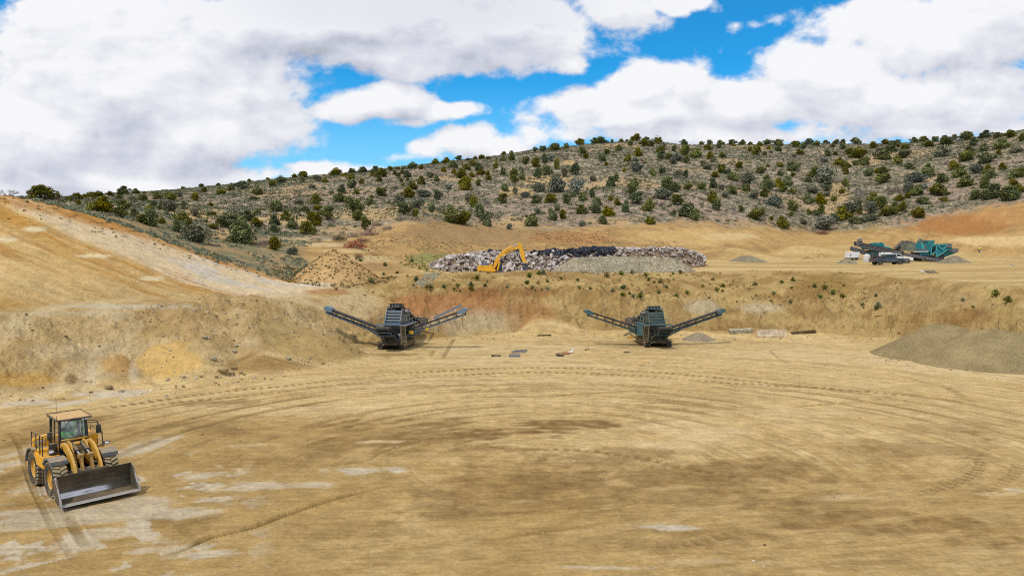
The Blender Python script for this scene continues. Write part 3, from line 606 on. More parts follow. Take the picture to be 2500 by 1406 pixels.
# ================================================================== vegetation
leafM = attr_mat('juniper_foliage', rand=.16, grain=.0); barkM = matte('bark', (.11,.085,.065), scale=8); deadM = attr_mat('dead_wood', rand=.2, grain=.0)
def quads(P, Nn, size, asp=1.0, r=rng):
    """leaf clumps: one small quad at each point, facing roughly along Nn"""
    n = len(P); t = r.normal(size=(n,3)); t -= (t*Nn).sum(1)[:,None]*Nn; t /= np.linalg.norm(t,axis=1)[:,None]+1e-9; b = np.cross(Nn, t)
    sz = (size if np.ndim(size) else np.full(n, size))[:,None]
    t = t*sz; b = b*sz*asp
    return np.stack([P-t-b*.7, P+t-b, P+t*.8+b, P-t*.7+b*.9], 1).reshape(-1,3)
def foliage_mesh(name, nl, base, seed, kind=0, nq=150):
    r = np.random.default_rng(seed); Vs = []; Cs = []
    lobes = []
    for i in range(nl):
        if kind == 0:                                # conical-round juniper, foliage to the ground
            z = r.uniform(.10, .92); rad = .42*(1 - ((z-.35)/.75)**2)**.5 if abs(z-.35) < .74 else .1
            a = r.uniform(0, 6.28); q = r.uniform(.25, 1.0)*rad; sz = r.uniform(.12, .26)*(1.15 - .5*z)
        else:                                        # broad round shrub
            z = r.uniform(.15, .72); rad = .45; a = r.uniform(0, 6.28); q = r.uniform(.1, .8)*rad*(1.15 - .8*z); sz = r.uniform(.18, .28)
        lobes.append((q*math.cos(a), q*math.sin(a), z, sz, r.uniform(.72, 1.3)))
    lobes.append((0, 0, .42, .32, .85)); lobes.append((r.uniform(-.05,.05), r.uniform(-.05,.05), .82 if kind == 0 else .62, .17, 1.15))
    for x, y, z, s, k in lobes:
        n = int(nq * (s/.19)**1.5); d = r.normal(size=(n,3)); d /= np.linalg.norm(d,axis=1)[:,None]
        p = np.array([x,y,z]) + d*s*(r.uniform(.5, 1.30, n)**.7)[:,None]*np.array([1,1,1.1 if kind == 0 else .9])
        p[:,2] = np.abs(p[:,2]); nn = d*.7 + r.normal(size=(n,3))*.55; nn /= np.linalg.norm(nn,axis=1)[:,None]
        Vs.append(quads(p, nn, r.uniform(.022, .05, n), .8, r))
        cc = np.asarray(base)[None,:]*k*r.uniform(.62, 1.35, n)[:,None]; cc = cc*(1 + (r.random((n,1)) < .06)*np.array([[.9,.5,.1]]))
        Cs.append(np.repeat(cc, 4, 0))
    Vs = np.concatenate(Vs); me = mesh_np(name, Vs, np.arange(len(Vs)), np.full(len(Vs)//4, 4, dtype=np.int32), False)
    set_col(me, 'tint', np.concatenate(Cs)); me.materials.append(leafM); return me
def twig_mesh(name, seed, base, leaves=120):
    r = random.Random(seed); m = MB()
    def grow(p, d, L, rad, lv):
        q = p + d*L; m.tube([p, (p+q)/2 + Vector((r.uniform(-.03,.03), r.uniform(-.03,.03), .01)), q], rad, 4, False, rad*.55)
        if lv == 0: return
        for _ in range(r.choice((2,3,3))):
            nd = (d + Vector((r.uniform(-.8,.8), r.uniform(-.8,.8), r.uniform(-.25,.5)))).normalized(); grow(q, nd, L*r.uniform(.55,.8), rad*.55, lv-1)
    for i in range(7):
        a = r.uniform(0, 6.28); grow(Vector((0,0,0)), Vector((math.cos(a)*.9, math.sin(a)*.9, r.uniform(.4,1.2))).normalized(), .26, .02, 3)
    v = np.array([tuple(p) for p in m.v]); f = np.array(m.f)
    g = np.random.default_rng(seed); k = g.integers(0, len(v), leaves*4); d = g.normal(size=(leaves*4,3))
    nn = d/np.linalg.norm(d,axis=1)[:,None]; lv = quads(v[k] + d*.03, nn, .016, .4, g)
    ff = np.concatenate([f.ravel(), np.arange(len(lv)) + len(v)]); me = mesh_np(name, np.concatenate([v, lv]), ff, np.full(len(ff)//4, 4, dtype=np.int32), False)
    set_col(me, 'tint', np.asarray(base)[None,:]*g.uniform(.6, 1.5, len(v)+len(lv))[:,None]); me.materials.append(deadM); return me
OL = alb(124,124,56, 1.1); DK = alb(104,110,60, 1.1); GY = alb(130,130,106, 1.05); DD = alb(146,130,120, .9)
crowns = {0: [foliage_mesh('crown', 10+i % 4, (OL if i % 3 else DK) if i != 3 else alb(136,134,52,1.1), 100+i, 0) for i in range(9)],
          1: [foliage_mesh('crown', 10, GY*(.9+.1*i), 200+i, 1, 100) for i in range(4)],
          2: [twig_mesh('branches', 300+i, DD) for i in range(3)]}
def trunk_mesh(seed):
    r = random.Random(seed); m = MB(); m.tube([(0,0,-.08),(.01,0,.12),(.02,.01,.3),(.0,.02,.55)], .05, 6, True, .018)
    for i in range(4):
        a = i*1.6 + r.random(); m.tube([(0,0,.10+.06*i),(.12*math.cos(a),.12*math.sin(a),.28+.06*i),(.26*math.cos(a),.26*math.sin(a),.42+.07*i)], .022, 5, False, .007)
    me = m.mesh('trunk'); me.materials.append(barkM); return me
trunks = [trunk_mesh(i) for i in range(3)]
def cv(lst, sc, ox, oy, lo, hi): return [(ox+x/sc, oy+y/sc, w/sc, h/sc, k) for x, y, w, h, k in lst if lo <= ox + x/sc < hi]
T6 = [(1265,140,110,50,0),(1350,150,60,40,1),(1410,135,60,45,2),(1330,205,90,75,0),(1385,210,70,55,0),(1450,185,80,60,0),(1215,200,70,50,0),(1110,245,65,50,0),(785,270,80,55,0),(650,320,130,80,2),(1005,275,50,35,0),(1270,295,80,70,0),(820,312,60,35,0),(960,335,75,60,0),(1190,335,70,55,0),(1250,345,70,45,1),(1500,230,80,70,1),(1470,265,90,45,0),(1590,250,50,60,0),(1480,320,75,65,0),(1545,320,65,60,0),(1615,330,100,80,1),(1690,290,80,85,0),(1785,300,110,70,0),(1700,355,70,65,0),(1575,362,70,45,1),(1260,430,120,90,1),(1375,395,60,45,2),(735,455,85,85,0),(745,360,35,45,2),(570,405,60,90,0),(385,385,80,75,0),(300,360,65,55,0),(465,350,60,75,0),(525,335,70,70,1),(180,330,70,75,0),(100,335,50,50,0),(40,405,45,65,0),(100,460,60,60,0),(195,465,80,60,0),(265,500,65,75,0),(190,520,70,60,0),(260,425,60,35,1),(345,435,80,45,2),(475,455,90,70,0),(410,490,75,80,0),(635,475,70,90,1),(560,510,100,70,1),(580,610,150,150,1),(750,625,140,140,1),(405,600,120,90,1),(110,600,70,65,0),(205,630,50,75,1),(290,655,100,60,1),(100,705,95,75,0),(390,705,85,70,0),(510,700,120,60,0),(655,705,85,80,0),(710,650,50,45,0),(790,680,85,65,0),(880,655,55,70,0),(885,515,70,60,1),(1045,560,95,80,0),(1085,510,70,55,0),(1000,375,40,35,0),(1155,430,30,35,0),(1405,465,55,65,0),(1480,445,65,45,0),(1240,570,110,80,0),(1225,625,85,65,0),(1265,710,135,90,0),(1370,775,100,100,0),(1165,780,75,90,0),(1090,725,65,60,0),(1040,680,50,45,0),(920,720,90,60,0),(905,790,110,110,0),(780,795,100,75,0),(570,770,60,50,0),(520,815,70,65,0),(545,855,80,60,0),(620,840,65,75,0),(395,800,70,60,1),(345,900,125,100,0),(160,935,60,55,1),(975,885,80,70,0),(1015,810,115,75,0),(790,900,75,45,1),(1380,885,90,65,0),(1540,590,130,110,0),(1600,605,125,80,0),(1620,480,80,70,1),(1630,500,90,70,2),(1695,485,50,60,0),(1495,670,170,100,1),(1330,655,90,90,2),(1605,715,110,80,0),(1495,735,80,65,2),(1715,585,75,60,0),(1700,820,170,110,0),(1775,850,100,90,0),(1590,810,50,45,0),(1830,585,90,55,0),(1935,570,80,80,0),(2000,590,60,50,1),(1880,405,90,60,1),(1850,380,60,40,0),(1900,320,60,60,0),(1930,345,50,40,1),(2005,305,70,45,0),(1880,240,80,50,0),(1980,220,60,60,0),(2110,205,40,30,0),(2340,205,60,45,0),(2255,250,50,40,0),(2310,285,75,75,0),(2155,395,65,50,0),(2005,440,90,70,0),(2065,450,70,45,0),(2105,505,90,65,0),(2235,530,120,110,1),(2350,445,90,60,0),(1945,475,70,45,0),(1925,700,95,95,0),(1970,765,100,90,0),(2105,625,85,60,0),(2040,650,80,50,1),(2145,545,70,65,2),(2220,600,80,55,0),(2290,665,100,75,1),(2385,645,90,70,0),(2170,780,50,55,0),(2105,800,90,100,2),(2300,845,140,90,0),(2360,815,70,70,0),(1680,188,80,40,0),(1830,180,55,30,0),(1905,185,60,50,0),(1995,170,70,30,0),(2100,175,80,30,0),(2190,172,80,35,0),(2255,170,50,35,0),(380,250,60,50,1),(310,265,70,40,2),(450,250,80,50,0),(545,245,110,55,0),(650,225,60,50,0),(770,195,100,40,0),(900,185,90,50,0),(960,180,100,45,0),(1000,155,50,30,1),(1050,155,30,30,0),(1130,150,50,30,0),(1180,145,35,25,0),(110,280,50,25,0)]
T7 = [(90,230,85,50,0),(190,250,100,60,0),(340,235,60,40,0),(360,270,90,60,0),(430,285,70,70,0),(475,220,95,35,0),(550,255,75,55,0),(635,215,60,40,0),(740,215,75,40,0),(800,240,50,50,0),(790,290,80,60,0),(920,225,110,50,0),(700,270,50,35,0),(105,290,50,40,0),(190,305,90,35,0),(1090,280,90,70,0),(1150,305,100,40,1),(1200,245,90,55,0),(1260,255,80,45,0),(1310,235,70,45,0),(1315,270,50,30,0),(1390,300,100,55,0),(1245,310,140,40,0),(1470,215,90,50,0),(1560,220,90,65,0),(1665,192,85,45,0),(1600,265,110,50,0),(1760,205,90,60,0),(1845,190,60,60,0),(1770,250,130,55,0),(1965,205,140,95,0),(2135,185,120,60,0),(2255,180,85,50,0),(2370,175,110,60,0),(2480,215,60,70,0),(2020,260,70,70,0),(1750,360,150,110,1),(2115,315,90,70,0),(2290,285,150,75,0),(2420,325,130,70,1),(1985,320,80,60,0),(1960,400,150,75,0),(2140,420,140,90,0),(2265,345,40,50,0),(2060,510,130,100,1),(1895,545,110,90,0),(1830,480,110,80,0),(1750,440,110,80,2),(1595,545,130,115,0),(1430,475,90,40,0),(1310,435,80,75,0),(1370,370,130,60,0),(1180,385,140,60,0),(730,350,50,40,0),(650,355,80,70,0),(620,415,80,50,1),(945,370,160,80,0),(870,340,110,50,0),(760,440,90,65,0),(820,465,100,60,0),(1000,435,100,65,0),(920,445,70,50,0),(820,530,60,65,0),(1035,545,85,70,0),(1180,525,100,65,0),(1120,510,60,40,0),(1180,605,140,75,0),(1490,600,170,110,1),(1410,690,110,110,1),(1490,715,130,85,0),(1560,660,70,55,1),(1680,715,160,90,0),(1735,605,120,80,0),(1950,635,150,90,0),(2130,655,110,95,0),(2160,510,90,75,0),(2170,560,130,60,0),(2290,480,60,60,0),(2410,430,50,45,2),(2420,555,120,80,0),(2480,555,60,80,0),(2390,630,90,60,0),(2220,745,200,100,0),(2055,760,110,85,0),(2380,765,190,120,0),(2450,700,90,80,0),(330,495,110,90,0),(390,340,80,50,0),(340,370,60,40,1),(210,455,70,45,0),(65,345,40,35,0),(120,325,40,30,1),(90,460,30,25,0),(540,550,140,90,0),(650,600,200,150,1),(210,540,70,40,0),(330,550,50,35,0),(85,585,65,55,0),(480,600,75,50,0),(280,630,95,90,0),(200,645,80,80,0),(85,665,150,80,0),(510,695,110,100,1),(650,675,110,75,0),(240,690,85,50,0),(320,705,65,45,0),(60,735,90,70,0),(150,815,170,100,1),(325,865,120,90,0),(470,800,100,80,0),(585,805,110,90,0),(655,725,70,45,1),(825,640,65,75,0),(850,560,60,40,2),(790,700,60,40,0),(715,780,60,50,0),(960,740,170,120,2),(1080,790,120,90,0),(1170,855,110,105,0),(935,830,90,100,1),(1050,895,120,120,1),(860,900,180,130,1),(800,950,140,115,0),(960,905,60,65,0),(1330,770,80,50,0),(1410,745,70,45,0),(1260,700,180,80,2),(1290,830,60,45,0),(1360,870,90,90,0),(1210,915,140,90,0),(1290,905,90,70,0),(1550,805,110,60,0),(1745,780,70,40,0),(1505,940,125,95,0),(1080,960,90,60,1),(1000,970,110,70,1),(905,990,90,65,0),(720,985,80,80,0),(590,890,75,70,0),(545,915,70,55,0),(475,905,65,50,0),(430,990,80,60,1),(230,1025,120,100,0),(315,920,60,50,0),(130,955,40,35,0),(35,945,80,100,0),(640,1050,180,130,1),(510,1060,140,40,2)]
T8 = [(440,480,90,70,0),(540,490,170,120,0),(690,540,110,90,0),(720,470,120,80,0),(600,530,90,50,2),(685,380,60,35,0),(800,400,65,40,0),(895,395,80,45,0),(1020,380,90,55,0),(1135,390,110,65,0),(1200,355,80,40,1),(1115,490,150,110,1),(1040,470,60,45,0),(990,450,55,50,0),(950,500,80,60,0),(1350,390,80,60,0),(1245,450,50,45,0),(1330,530,90,80,1),(1480,445,50,35,0),(1500,530,55,40,0),(810,535,70,75,0),(970,620,130,140,0),(880,590,100,70,0),(1060,600,70,50,0),(1240,610,150,100,0),(1210,670,150,90,0),(1500,640,70,45,0),(1650,630,200,80,0),(1870,620,120,75,0),(1800,570,120,85,0),(1620,525,90,55,2),(1890,520,60,45,0),(2040,490,130,90,0),(2300,495,80,50,0),(2250,425,100,55,1),(2400,430,100,90,0),(2410,480,80,50,0),(2460,355,70,45,0),(2380,610,140,110,0),(2310,685,130,100,0),(2190,640,110,90,0),(2040,605,100,80,0),(2030,670,90,70,0),(2140,570,100,80,0),(2045,830,110,110,0),(1950,800,140,90,2),(2190,860,120,70,1),(1855,390,70,40,1),(1890,345,85,60,0),(1750,295,110,50,0),(1810,265,25,20,0),(1660,305,70,55,0),(1570,340,80,45,0),(1420,320,50,40,0),(1380,320,60,25,1),(1680,360,50,40,2),(2020,270,80,50,0),(2090,240,100,45,0),(2280,235,50,45,0),(2360,285,70,45,1),(2280,195,100,40,0),(2210,195,60,30,0),(2400,230,90,60,1),(1395,270,55,25,0),(1480,270,60,25,2),(1550,258,40,20,0),(1815,230,55,22,0),(1660,243,30,15,0),(1980,212,40,14,0),(1240,298,45,25,0),(970,335,30,25,0),(830,333,70,25,0),(715,340,110,25,0),(900,335,30,15,0),(600,350,60,20,0),(500,360,80,22,0),(430,368,80,25,0),(380,375,60,22,0),(310,380,80,30,0),(460,385,30,25,0),(250,405,60,40,0),(320,430,50,40,0)]
TN = [(215,530,90,55,0),(350,445,150,45,0),(460,455,70,40,0),(540,418,100,65,0),(535,495,100,65,0),(550,600,110,90,0),(665,545,90,55,0),(180,700,95,60,0),(295,670,65,50,1),(415,660,110,90,0),(600,675,75,60,0),(395,765,150,100,0),(520,790,130,90,0),(560,880,240,110,0),(255,985,180,140,0),(605,990,140,120,0),(710,1110,120,140,0),(685,410,110,45,0),(840,420,120,80,0),(900,380,50,40,0),(915,460,140,70,0),(785,455,55,35,0),(885,520,90,50,0),(1005,380,80,40,0),(1105,375,50,35,0),(1175,375,60,45,1),(1285,360,130,60,0),(1395,375,70,60,0),(1070,430,60,45,0),(1165,425,60,45,0),(1115,470,70,50,0),(1220,465,120,75,0),(1145,530,60,40,0),(1225,510,45,45,0),(1170,580,40,35,0),(1085,620,60,50,1),(1275,615,150,80,0),(1240,715,180,110,0),(1410,705,190,90,1),(900,695,150,75,0),(785,725,50,45,0),(760,815,90,90,0),(950,785,150,120,2),(1120,790,170,130,1),(1345,850,180,140,1),(1400,555,120,90,0),(1500,475,110,85,1),(1580,515,70,70,0),(1490,570,80,40,2),(1590,745,120,110,0),(1700,575,100,60,2),(1730,615,90,60,1),(1665,400,65,60,0),(1785,360,110,80,0),(1880,480,170,110,0),(1790,415,60,50,0),(1945,380,110,65,0),(2100,395,120,90,0),(2025,330,110,50,0),(2120,440,110,55,0),(2010,465,70,60,0),(2210,450,60,60,0),(2215,500,80,45,0),(1930,620,160,150,0),(2085,570,65,75,0),(2070,680,120,90,2),(1960,770,110,120,1),(2030,830,100,140,0),(2150,820,150,130,2),(2100,960,150,160,0),(2190,1060,150,170,0),(1175,930,190,130,0),(1325,945,85,90,0),(1520,895,90,100,0),(1640,910,120,150,2),(1760,1020,220,170,0),(1900,1045,160,150,0),(1960,970,90,80,0),(1565,305,110,40,0),(1700,290,110,35,0),(1850,265,100,35,0),(1965,265,90,45,1),(2050,250,60,50,0),(2130,245,90,45,0),(2210,250,70,35,0)]
TREES = cv(T8, 3.571, 100, 380, 0, 787) + cv(TN, 5.0, 750, 340, 787, 1198) + cv(T6, 3.571, 1200, 300, 1198, 1862) + cv(T7, 3.846, 1850, 290, 1862, 2600)
SKYV = [(p[0], p[2]) for p in S]
big = sorted([t for t in TREES if t[4] == 0], key=lambda t: -t[2]*t[3])
ncount = {0: 0, 1: 0, 2: 0}; far = []
def where_text(u, v, d):
    side = ('far left ridge', 'left hillside', 'hillside behind the excavator', 'hillside right of the excavator', 'right hillside', 'hillside above the teal crushers')[min(5, int(np.searchsorted((480, 900, 1350, 1750, 2080), u)))]
    return side
def put_tree(kind, p, w, h, label, cat, group, name, parts=True, variant=None, rz=None):
    me = crowns[kind][rng.integers(len(crowns[kind])) if variant is None else variant]
    if kind == 2: root = link(name, me)
    else: root = empty(name, p); link('trunk', trunks[rng.integers(3)], None, root)
    root.location = p; root.rotation_euler = (0, 0, rng.uniform(0, 6.28) if rz is None else rz); root.scale = (w, w*rng.uniform(.85, 1.1), h)
    tag(root, label, cat, group)
    if kind < 2:
        c = link('crown', me, None, root)
    return root
for (u, v, w, h, k) in TREES:
    p = hit(u, v); d = p.y; W0 = max(w*d/F, .7)*1.13; H1 = max(h*d/F, .6)*1.12
    onsky = v - h < np.interp(u, [a for a, _ in ((0,0),)], [0]) if False else (p.y > 400)
    if onsky: W0 *= .92; H1 *= .82
    if k == 0: H1 = max(H1, W0*.58)
    p.z -= .04*H1
    if k == 0 and big.index((u, v, w, h, k)) >= 298: far.append((p, W0, H1)); continue
    size = 'large' if w*h > 1000 else ('small' if w*h < 330 else 'mid sized')
    loc = 'on the skyline of the ' + where_text(u, v, d) if onsky else 'on the ' + where_text(u, v, d)
    grp = {0: 'junipers', 1: 'round grey shrubs', 2: 'bare grey shrubs'}[k] + ' ' + loc + ' ' + size
    if k == 0: lab = f'{size} olive green juniper {loc}'; nm, cat = 'juniper_tree', 'tree'
    elif k == 1: lab = f'{size} round grey green shrub {loc}'; nm, cat = 'round_shrub', 'shrub'
    else: lab = f'{size} bare grey brown shrub {loc}'; nm, cat = 'bare_shrub', 'shrub'
    put_tree(k, p, W0, H1, lab, cat, grp, nm)
def merged(name, items, mesh_of, label, cat, mat):
    Vs = []; Cs = []
    for p, w, h in items:
        me = mesh_of(); n = len(me.vertices); co = np.empty(n*3, np.float32); me.vertices.foreach_get('co', co); co = co.reshape(-1,3)
        c = np.empty(n*4, np.float32); me.color_attributes['tint'].data.foreach_get('color', c)
        a = rng.uniform(0, 6.28); R2 = np.array([[math.cos(a), math.sin(a), 0],[-math.sin(a), math.cos(a), 0],[0,0,1]])
        Vs.append((co @ R2)*np.array([w,w,h]) + np.array(p)); Cs.append(c.reshape(-1,4)[:,:3]*rng.uniform(.8, 1.2))
    Vs = np.concatenate(Vs); me = mesh_np(name, Vs, np.arange(len(Vs)), np.full(len(Vs)//4, 4, dtype=np.int32), False); set_col(me, 'tint', np.concatenate(Cs))
    return tag(link(name, me, mat), label, cat, kind='stuff')
if far: merged('juniper_scatter', far, lambda: crowns[0][rng.integers(9)], 'smallest scattered junipers far up on the hillside', 'trees', leafM)
# the two big ones at the near end of the hill, the ones on the brow of the cut, and the old snag on the summit
def special(u, v, wpx, hpx, kind, label, name, cat, variant=None, d0=12):
    p = hit(u, v, d0); d = p.y; p.z -= .05; return put_tree(kind, p, wpx*d/F*1.08, hpx*d/F*1.06, label, cat, None, name, True, variant)
special(590, 596, 66, 62, 0, 'big upright olive green juniper standing alone on bare pink dirt', 'juniper_tree', 'tree', 3)
special(481, 592, 72, 52, 1, 'big dark round grey green shrub at the brow of the left cut', 'round_shrub', 'shrub', 0)
special(98, 488, 66, 32, 0, 'dark bushy juniper on the skyline at the top of the left cut', 'juniper_tree', 'tree', 1)
special(18, 474, 44, 26, 2, 'reddish leafless bush on the skyline at the far top left', 'bare_shrub', 'shrub', 0)
special(150, 492, 34, 16, 2, 'low rust brown dead bush on the brow of the left cut', 'bare_shrub', 'shrub', 1)
sn = MB(); rs = random.Random(5)
def snag(m, p, d, L, r, lv):
    q = p + d*L; m.tube([p, q], r, 5, False, r*.6)
    if lv:
        for _ in range(2): snag(m, q, (d + Vector((rs.uniform(-.8,.8), rs.uniform(-.3,.3), rs.uniform(-.1,.5)))).normalized(), L*.7, r*.6, lv-1)
snagM = matte('grey_snag_wood', (.13,.115,.105), scale=5)
for u, v, hgt, lab in ((1604, 340, 1.6, 'bare dead snag standing on the summit of the hill'), (160, 491, .42, 'dark leaning dead snag on the brow of the left cut')):
    sn = MB()
    for dx in (-.35, .1, .45): snag(sn, Vector((0,0,0)), Vector((dx, 0, 1)).normalized(), hgt, hgt*.09, 3)
    o = sn.build('dead_snag', snagM); o.location = hit(u, v); tag(o, lab, 'dead tree')
# ------------------------------------------------------------------ sagebrush and low weeds: cover nobody could count
def tufts(name, P, size, base, nq, label, cat, mat, up=.6, spread=1.0, jitter=.35, qs=.22):
    n = len(P); g = np.random.default_rng(len(P)); d = g.normal(size=(n, nq, 3)); d[..., 2] = np.abs(d[..., 2]); d /= np.linalg.norm(d, axis=2, keepdims=True)
    s = size[:, None, None]; q = P[:, None, :] + d*s*np.array([spread, spread, up])*g.uniform(.4, 1.0, (n, nq, 1)); nn = d*.8 + g.normal(size=d.shape)*.5; nn /= np.linalg.norm(nn, axis=2, keepdims=True)
    Vq = quads(q.reshape(-1,3), nn.reshape(-1,3), (np.broadcast_to(size[:, None]*qs, (n, nq))*g.uniform(.6, 1.3, (n, nq))).ravel(), .7, g)
    cc = base[:, None, :]*g.uniform(1-jitter, 1+jitter, (n, nq, 1)); cc = np.repeat(cc.reshape(-1,3), 4, 0)
    me = mesh_np(name, Vq, np.arange(len(Vq)), np.full(len(Vq)//4, 4, dtype=np.int32), False); set_col(me, 'tint', cc)
    return tag(link(name, me, mat), label, cat, kind='stuff')
coverM = attr_mat('low_scrub', grain=0)
xs = rng.uniform(-330, 330, 230000); ys = rng.uniform(95, 470, 230000); ok = (np.abs(xs/ys) < .75); xs, ys = xs[ok], ys[ok]; w = gw(xs, ys); u = CU + F*xs/ys
dn = fbm(xs*.06, ys*.06, 80, 4)
m = (w > 5.02) & (w < 7.3) & (rng.random(len(xs)) < sst(.36, .55, dn)*.65 + .35) & (rng.random(len(xs)) < .6)
xs, ys = xs[m], ys[m]; n = len(xs); P = np.stack([xs, ys, gz(xs, ys)], 1)
g1 = np.array(alb(136,136,110)); g2 = np.array(alb(158,146,118)); g3 = np.array(alb(116,124,98)); t = rng.random((n,1)); base = np.where(t < .45, g1, np.where(t < .72, g2, g3))*rng.uniform(.75, 1.2, (n,1))
tufts('sagebrush', P, rng.uniform(.28, .75, n)*(1 + .25*(ys/200 - 1)), base, 8, 'grey green sagebrush scrub covering the hillside', 'sagebrush', coverM, .7, 1.0, .35, .26)
xs = rng.uniform(-330, 330, 26000); ys = rng.uniform(110, 470, 26000); w = gw(xs, ys); m = (np.abs(xs/ys) < .75) & (w > 5.05) & (w < 7.2) & (rng.random(26000) < .14 + .6*sst(.44, .62, fbm(xs*.035, ys*.045, 85, 3)))
xs, ys = xs[m], ys[m]; n = len(xs); P = np.stack([xs, ys, gz(xs, ys)], 1); t = rng.random((n,1)); base = np.where(t < .45, np.array(alb(104,112,64)), np.where(t < .8, np.array(alb(122,122,98)), np.array(alb(140,124,104))))*rng.uniform(.75, 1.2, (n,1))
tufts('low_brush', P, rng.uniform(.45, 1.15, n), base, 22, 'knee high olive and grey brush between the junipers', 'brush', coverM, .8, 1.0, .4, .22)
xs = rng.uniform(-75, -10, 30000); ys = rng.uniform(80, 150, 30000); w = gw(xs, ys); u = CU + F*xs/ys; dn = fbm(xs*.15, ys*.15, 81, 3)
m = (w > 2.98) & (w < 5.1) & (u < 760) & (u > 60) & (rng.random(len(xs)) < sst(.42, .56, dn)*.18 + (w < 3.3)*.20)
xs, ys = xs[m], ys[m]; n = len(xs); P = np.stack([xs, ys, gz(xs, ys)], 1); base = np.where(rng.random((n,1)) < .7, np.array(alb(140,148,126)), np.array(alb(132,136,96)))*rng.uniform(.75, 1.25, (n,1))
BS_ = tufts('blue_sagebrush', P, rng.uniform(.18, .5, n), base, 26, 'dense blue grey sagebrush behind the left cut brow', 'sagebrush', coverM, .8, 1.0, .3, .2)
# little dry weeds on the spoil and bank
def scat(n, x0, x1, y0, y1): a = rng.uniform(x0, x1, n); b = rng.uniform(y0, y1, n); return a, b
py = at(818, 606, 99)
xs, ys = scat(1500, py.x-9, py.x+9, py.y-11, py.y+3); m = (np.hypot(xs-py.x, ys-py.y) < 8.2); xs, ys = xs[m], ys[m]
x2, y2 = scat(5000, -24, 52, 84, 116); w2 = gw(x2, y2); dn = fbm(x2*.2, y2*.2, 82, 3); m = (w2 > 1.05) & (w2 < 2.15) & (rng.random(len(x2)) < sst(.45, .62, dn)*.5); xs = np.concatenate([xs, x2[m]]); ys = np.concatenate([ys, y2[m]])
x3, y3 = scat(1500, -60, -20, 66, 96); w3 = gw(x3, y3); m = (w3 > 2.75) & (w3 < 3.1) & (rng.random(len(x3)) < .5); xs = np.concatenate([xs, x3[m]]); ys = np.concatenate([ys, y3[m]])
n = len(xs); P = np.stack([xs, ys, gz(xs, ys)], 1); t = rng.random((n,1)); base = np.where(t < .45, np.array(alb(96,84,48)), np.where(t < .75, np.array(alb(118,96,58)), np.array(alb(98,106,52))))*rng.uniform(.7, 1.15, (n,1))
tufts('dry_weeds', P, rng.uniform(.08, .24, n), base, 10, 'tiny dry weeds dotted over the bank and the conical spoil heap', 'weeds', coverM, .7, 1.2, .4, .3)
x2, y2 = scat(9000, -30, 40, 120, 185); w2 = gw(x2, y2); u2 = CU + F*x2/y2; m = (w2 > 4.05) & (w2 < 5.0) & (u2 > 900) & (rng.random(len(x2)) < sst(.4, .6, fbm(x2*.1, y2*.1, 83, 3))*.55)
x3, y3 = scat(2500, -24, -6, 112, 136); q3 = np.hypot((x3+14.6)/5.0, (y3-124)/9); m3 = (q3 + 1.2*(fbm(x3*.5, y3*.4, 84, 3)-.5) < .9) & (rng.random(len(x3)) < .35)
xs = np.concatenate([x2[m], x3[m3]]); ys = np.concatenate([y2[m], y3[m3]]); n = len(xs); P = np.stack([xs, ys, gz(xs, ys)], 1)
base = np.where((np.arange(n) < m.sum())[:,None], np.array(alb(146,120,84)), np.array(alb(126,130,64)))*rng.uniform(.7, 1.15, (n,1))
tufts('dry_grass', P, rng.uniform(.1, .32, n), base, 7, 'sparse dry grass on the regraded slope behind the rubble', 'grass', coverM, .6, 1.2, .35, .3)
# ------------------------------------------------------------------ green weeds on the bank, one by one
def weed_mesh(seed, c):
    g = np.random.default_rng(seed); nq = 170; d = g.normal(size=(nq,3)); d[:,2] = np.abs(d[:,2])*1.3 + .15; d /= np.linalg.norm(d,axis=1)[:,None]
    p = d*np.array([.45,.45,.75])*g.uniform(.15, 1, (nq,1)); nn = np.cross(d, g.normal(size=(nq,3))); nn /= np.linalg.norm(nn,axis=1)[:,None]
    v = quads(p, nn, g.uniform(.06,.10,nq), .6, g); me = mesh_np('green_weed', v, np.arange(len(v)), np.full(nq, 4, dtype=np.int32), False)
    set_col(me, 'tint', np.repeat(np.asarray(c)[None,:]*g.uniform(.6,1.4,(nq,1)), 4, 0)); me.materials.append(leafM); return me
weeds = [weed_mesh(i, c) for i, c in enumerate((alb(120,136,58), alb(128,136,72), alb(150,148,82), alb(108,122,56), alb(164,152,100)))]
WL = [(1000+x/3.571, 640+y/3.571) for x, y in ((587,160),(535,215),(540,250),(660,215),(850,220),(1045,140),(1130,115),(1165,112),(1025,200),(1120,200),(1200,175),(1070,235),(1095,250),(1155,250),(1205,245),(1320,150),(1465,168),(1475,240),(1575,240),(1720,138),(1845,115),(1940,100),(2060,130),(2085,162),(2300,160),(2295,110),(2360,102),(2240,225),(1865,240),(1770,265),(1855,295),(1915,288),(1950,308),(2010,320),(2020,285),(390,250),(440,260),(420,240),(180,250),(150,245),(2170,272),(2330,315),(2420,298),(2135,185),(2190,190),(300,235),(60,170))]
WL += [(1700+x/4.167, 680+y/4.167) for x, y in ((65,90),(140,75),(170,25),(265,85),(265,140),(210,145),(130,215),(595,70),(870,50),(985,30),(1310,112),(1500,92),(1480,175),(1500,215),(1825,195),(1690,275),(1700,308),(1850,295),(1830,318),(960,272),(790,185),(970,118),(760,250),(1260,198),(1200,95),(1390,160))]
WL += [(970,668),(995,676),(1010,700),(940,650),(905,690),(1005,640),(870,634),(880,638),(2430,726),(2460,742),(2375,752),(2350,738),(1190,690),(937,672),(925,690)]
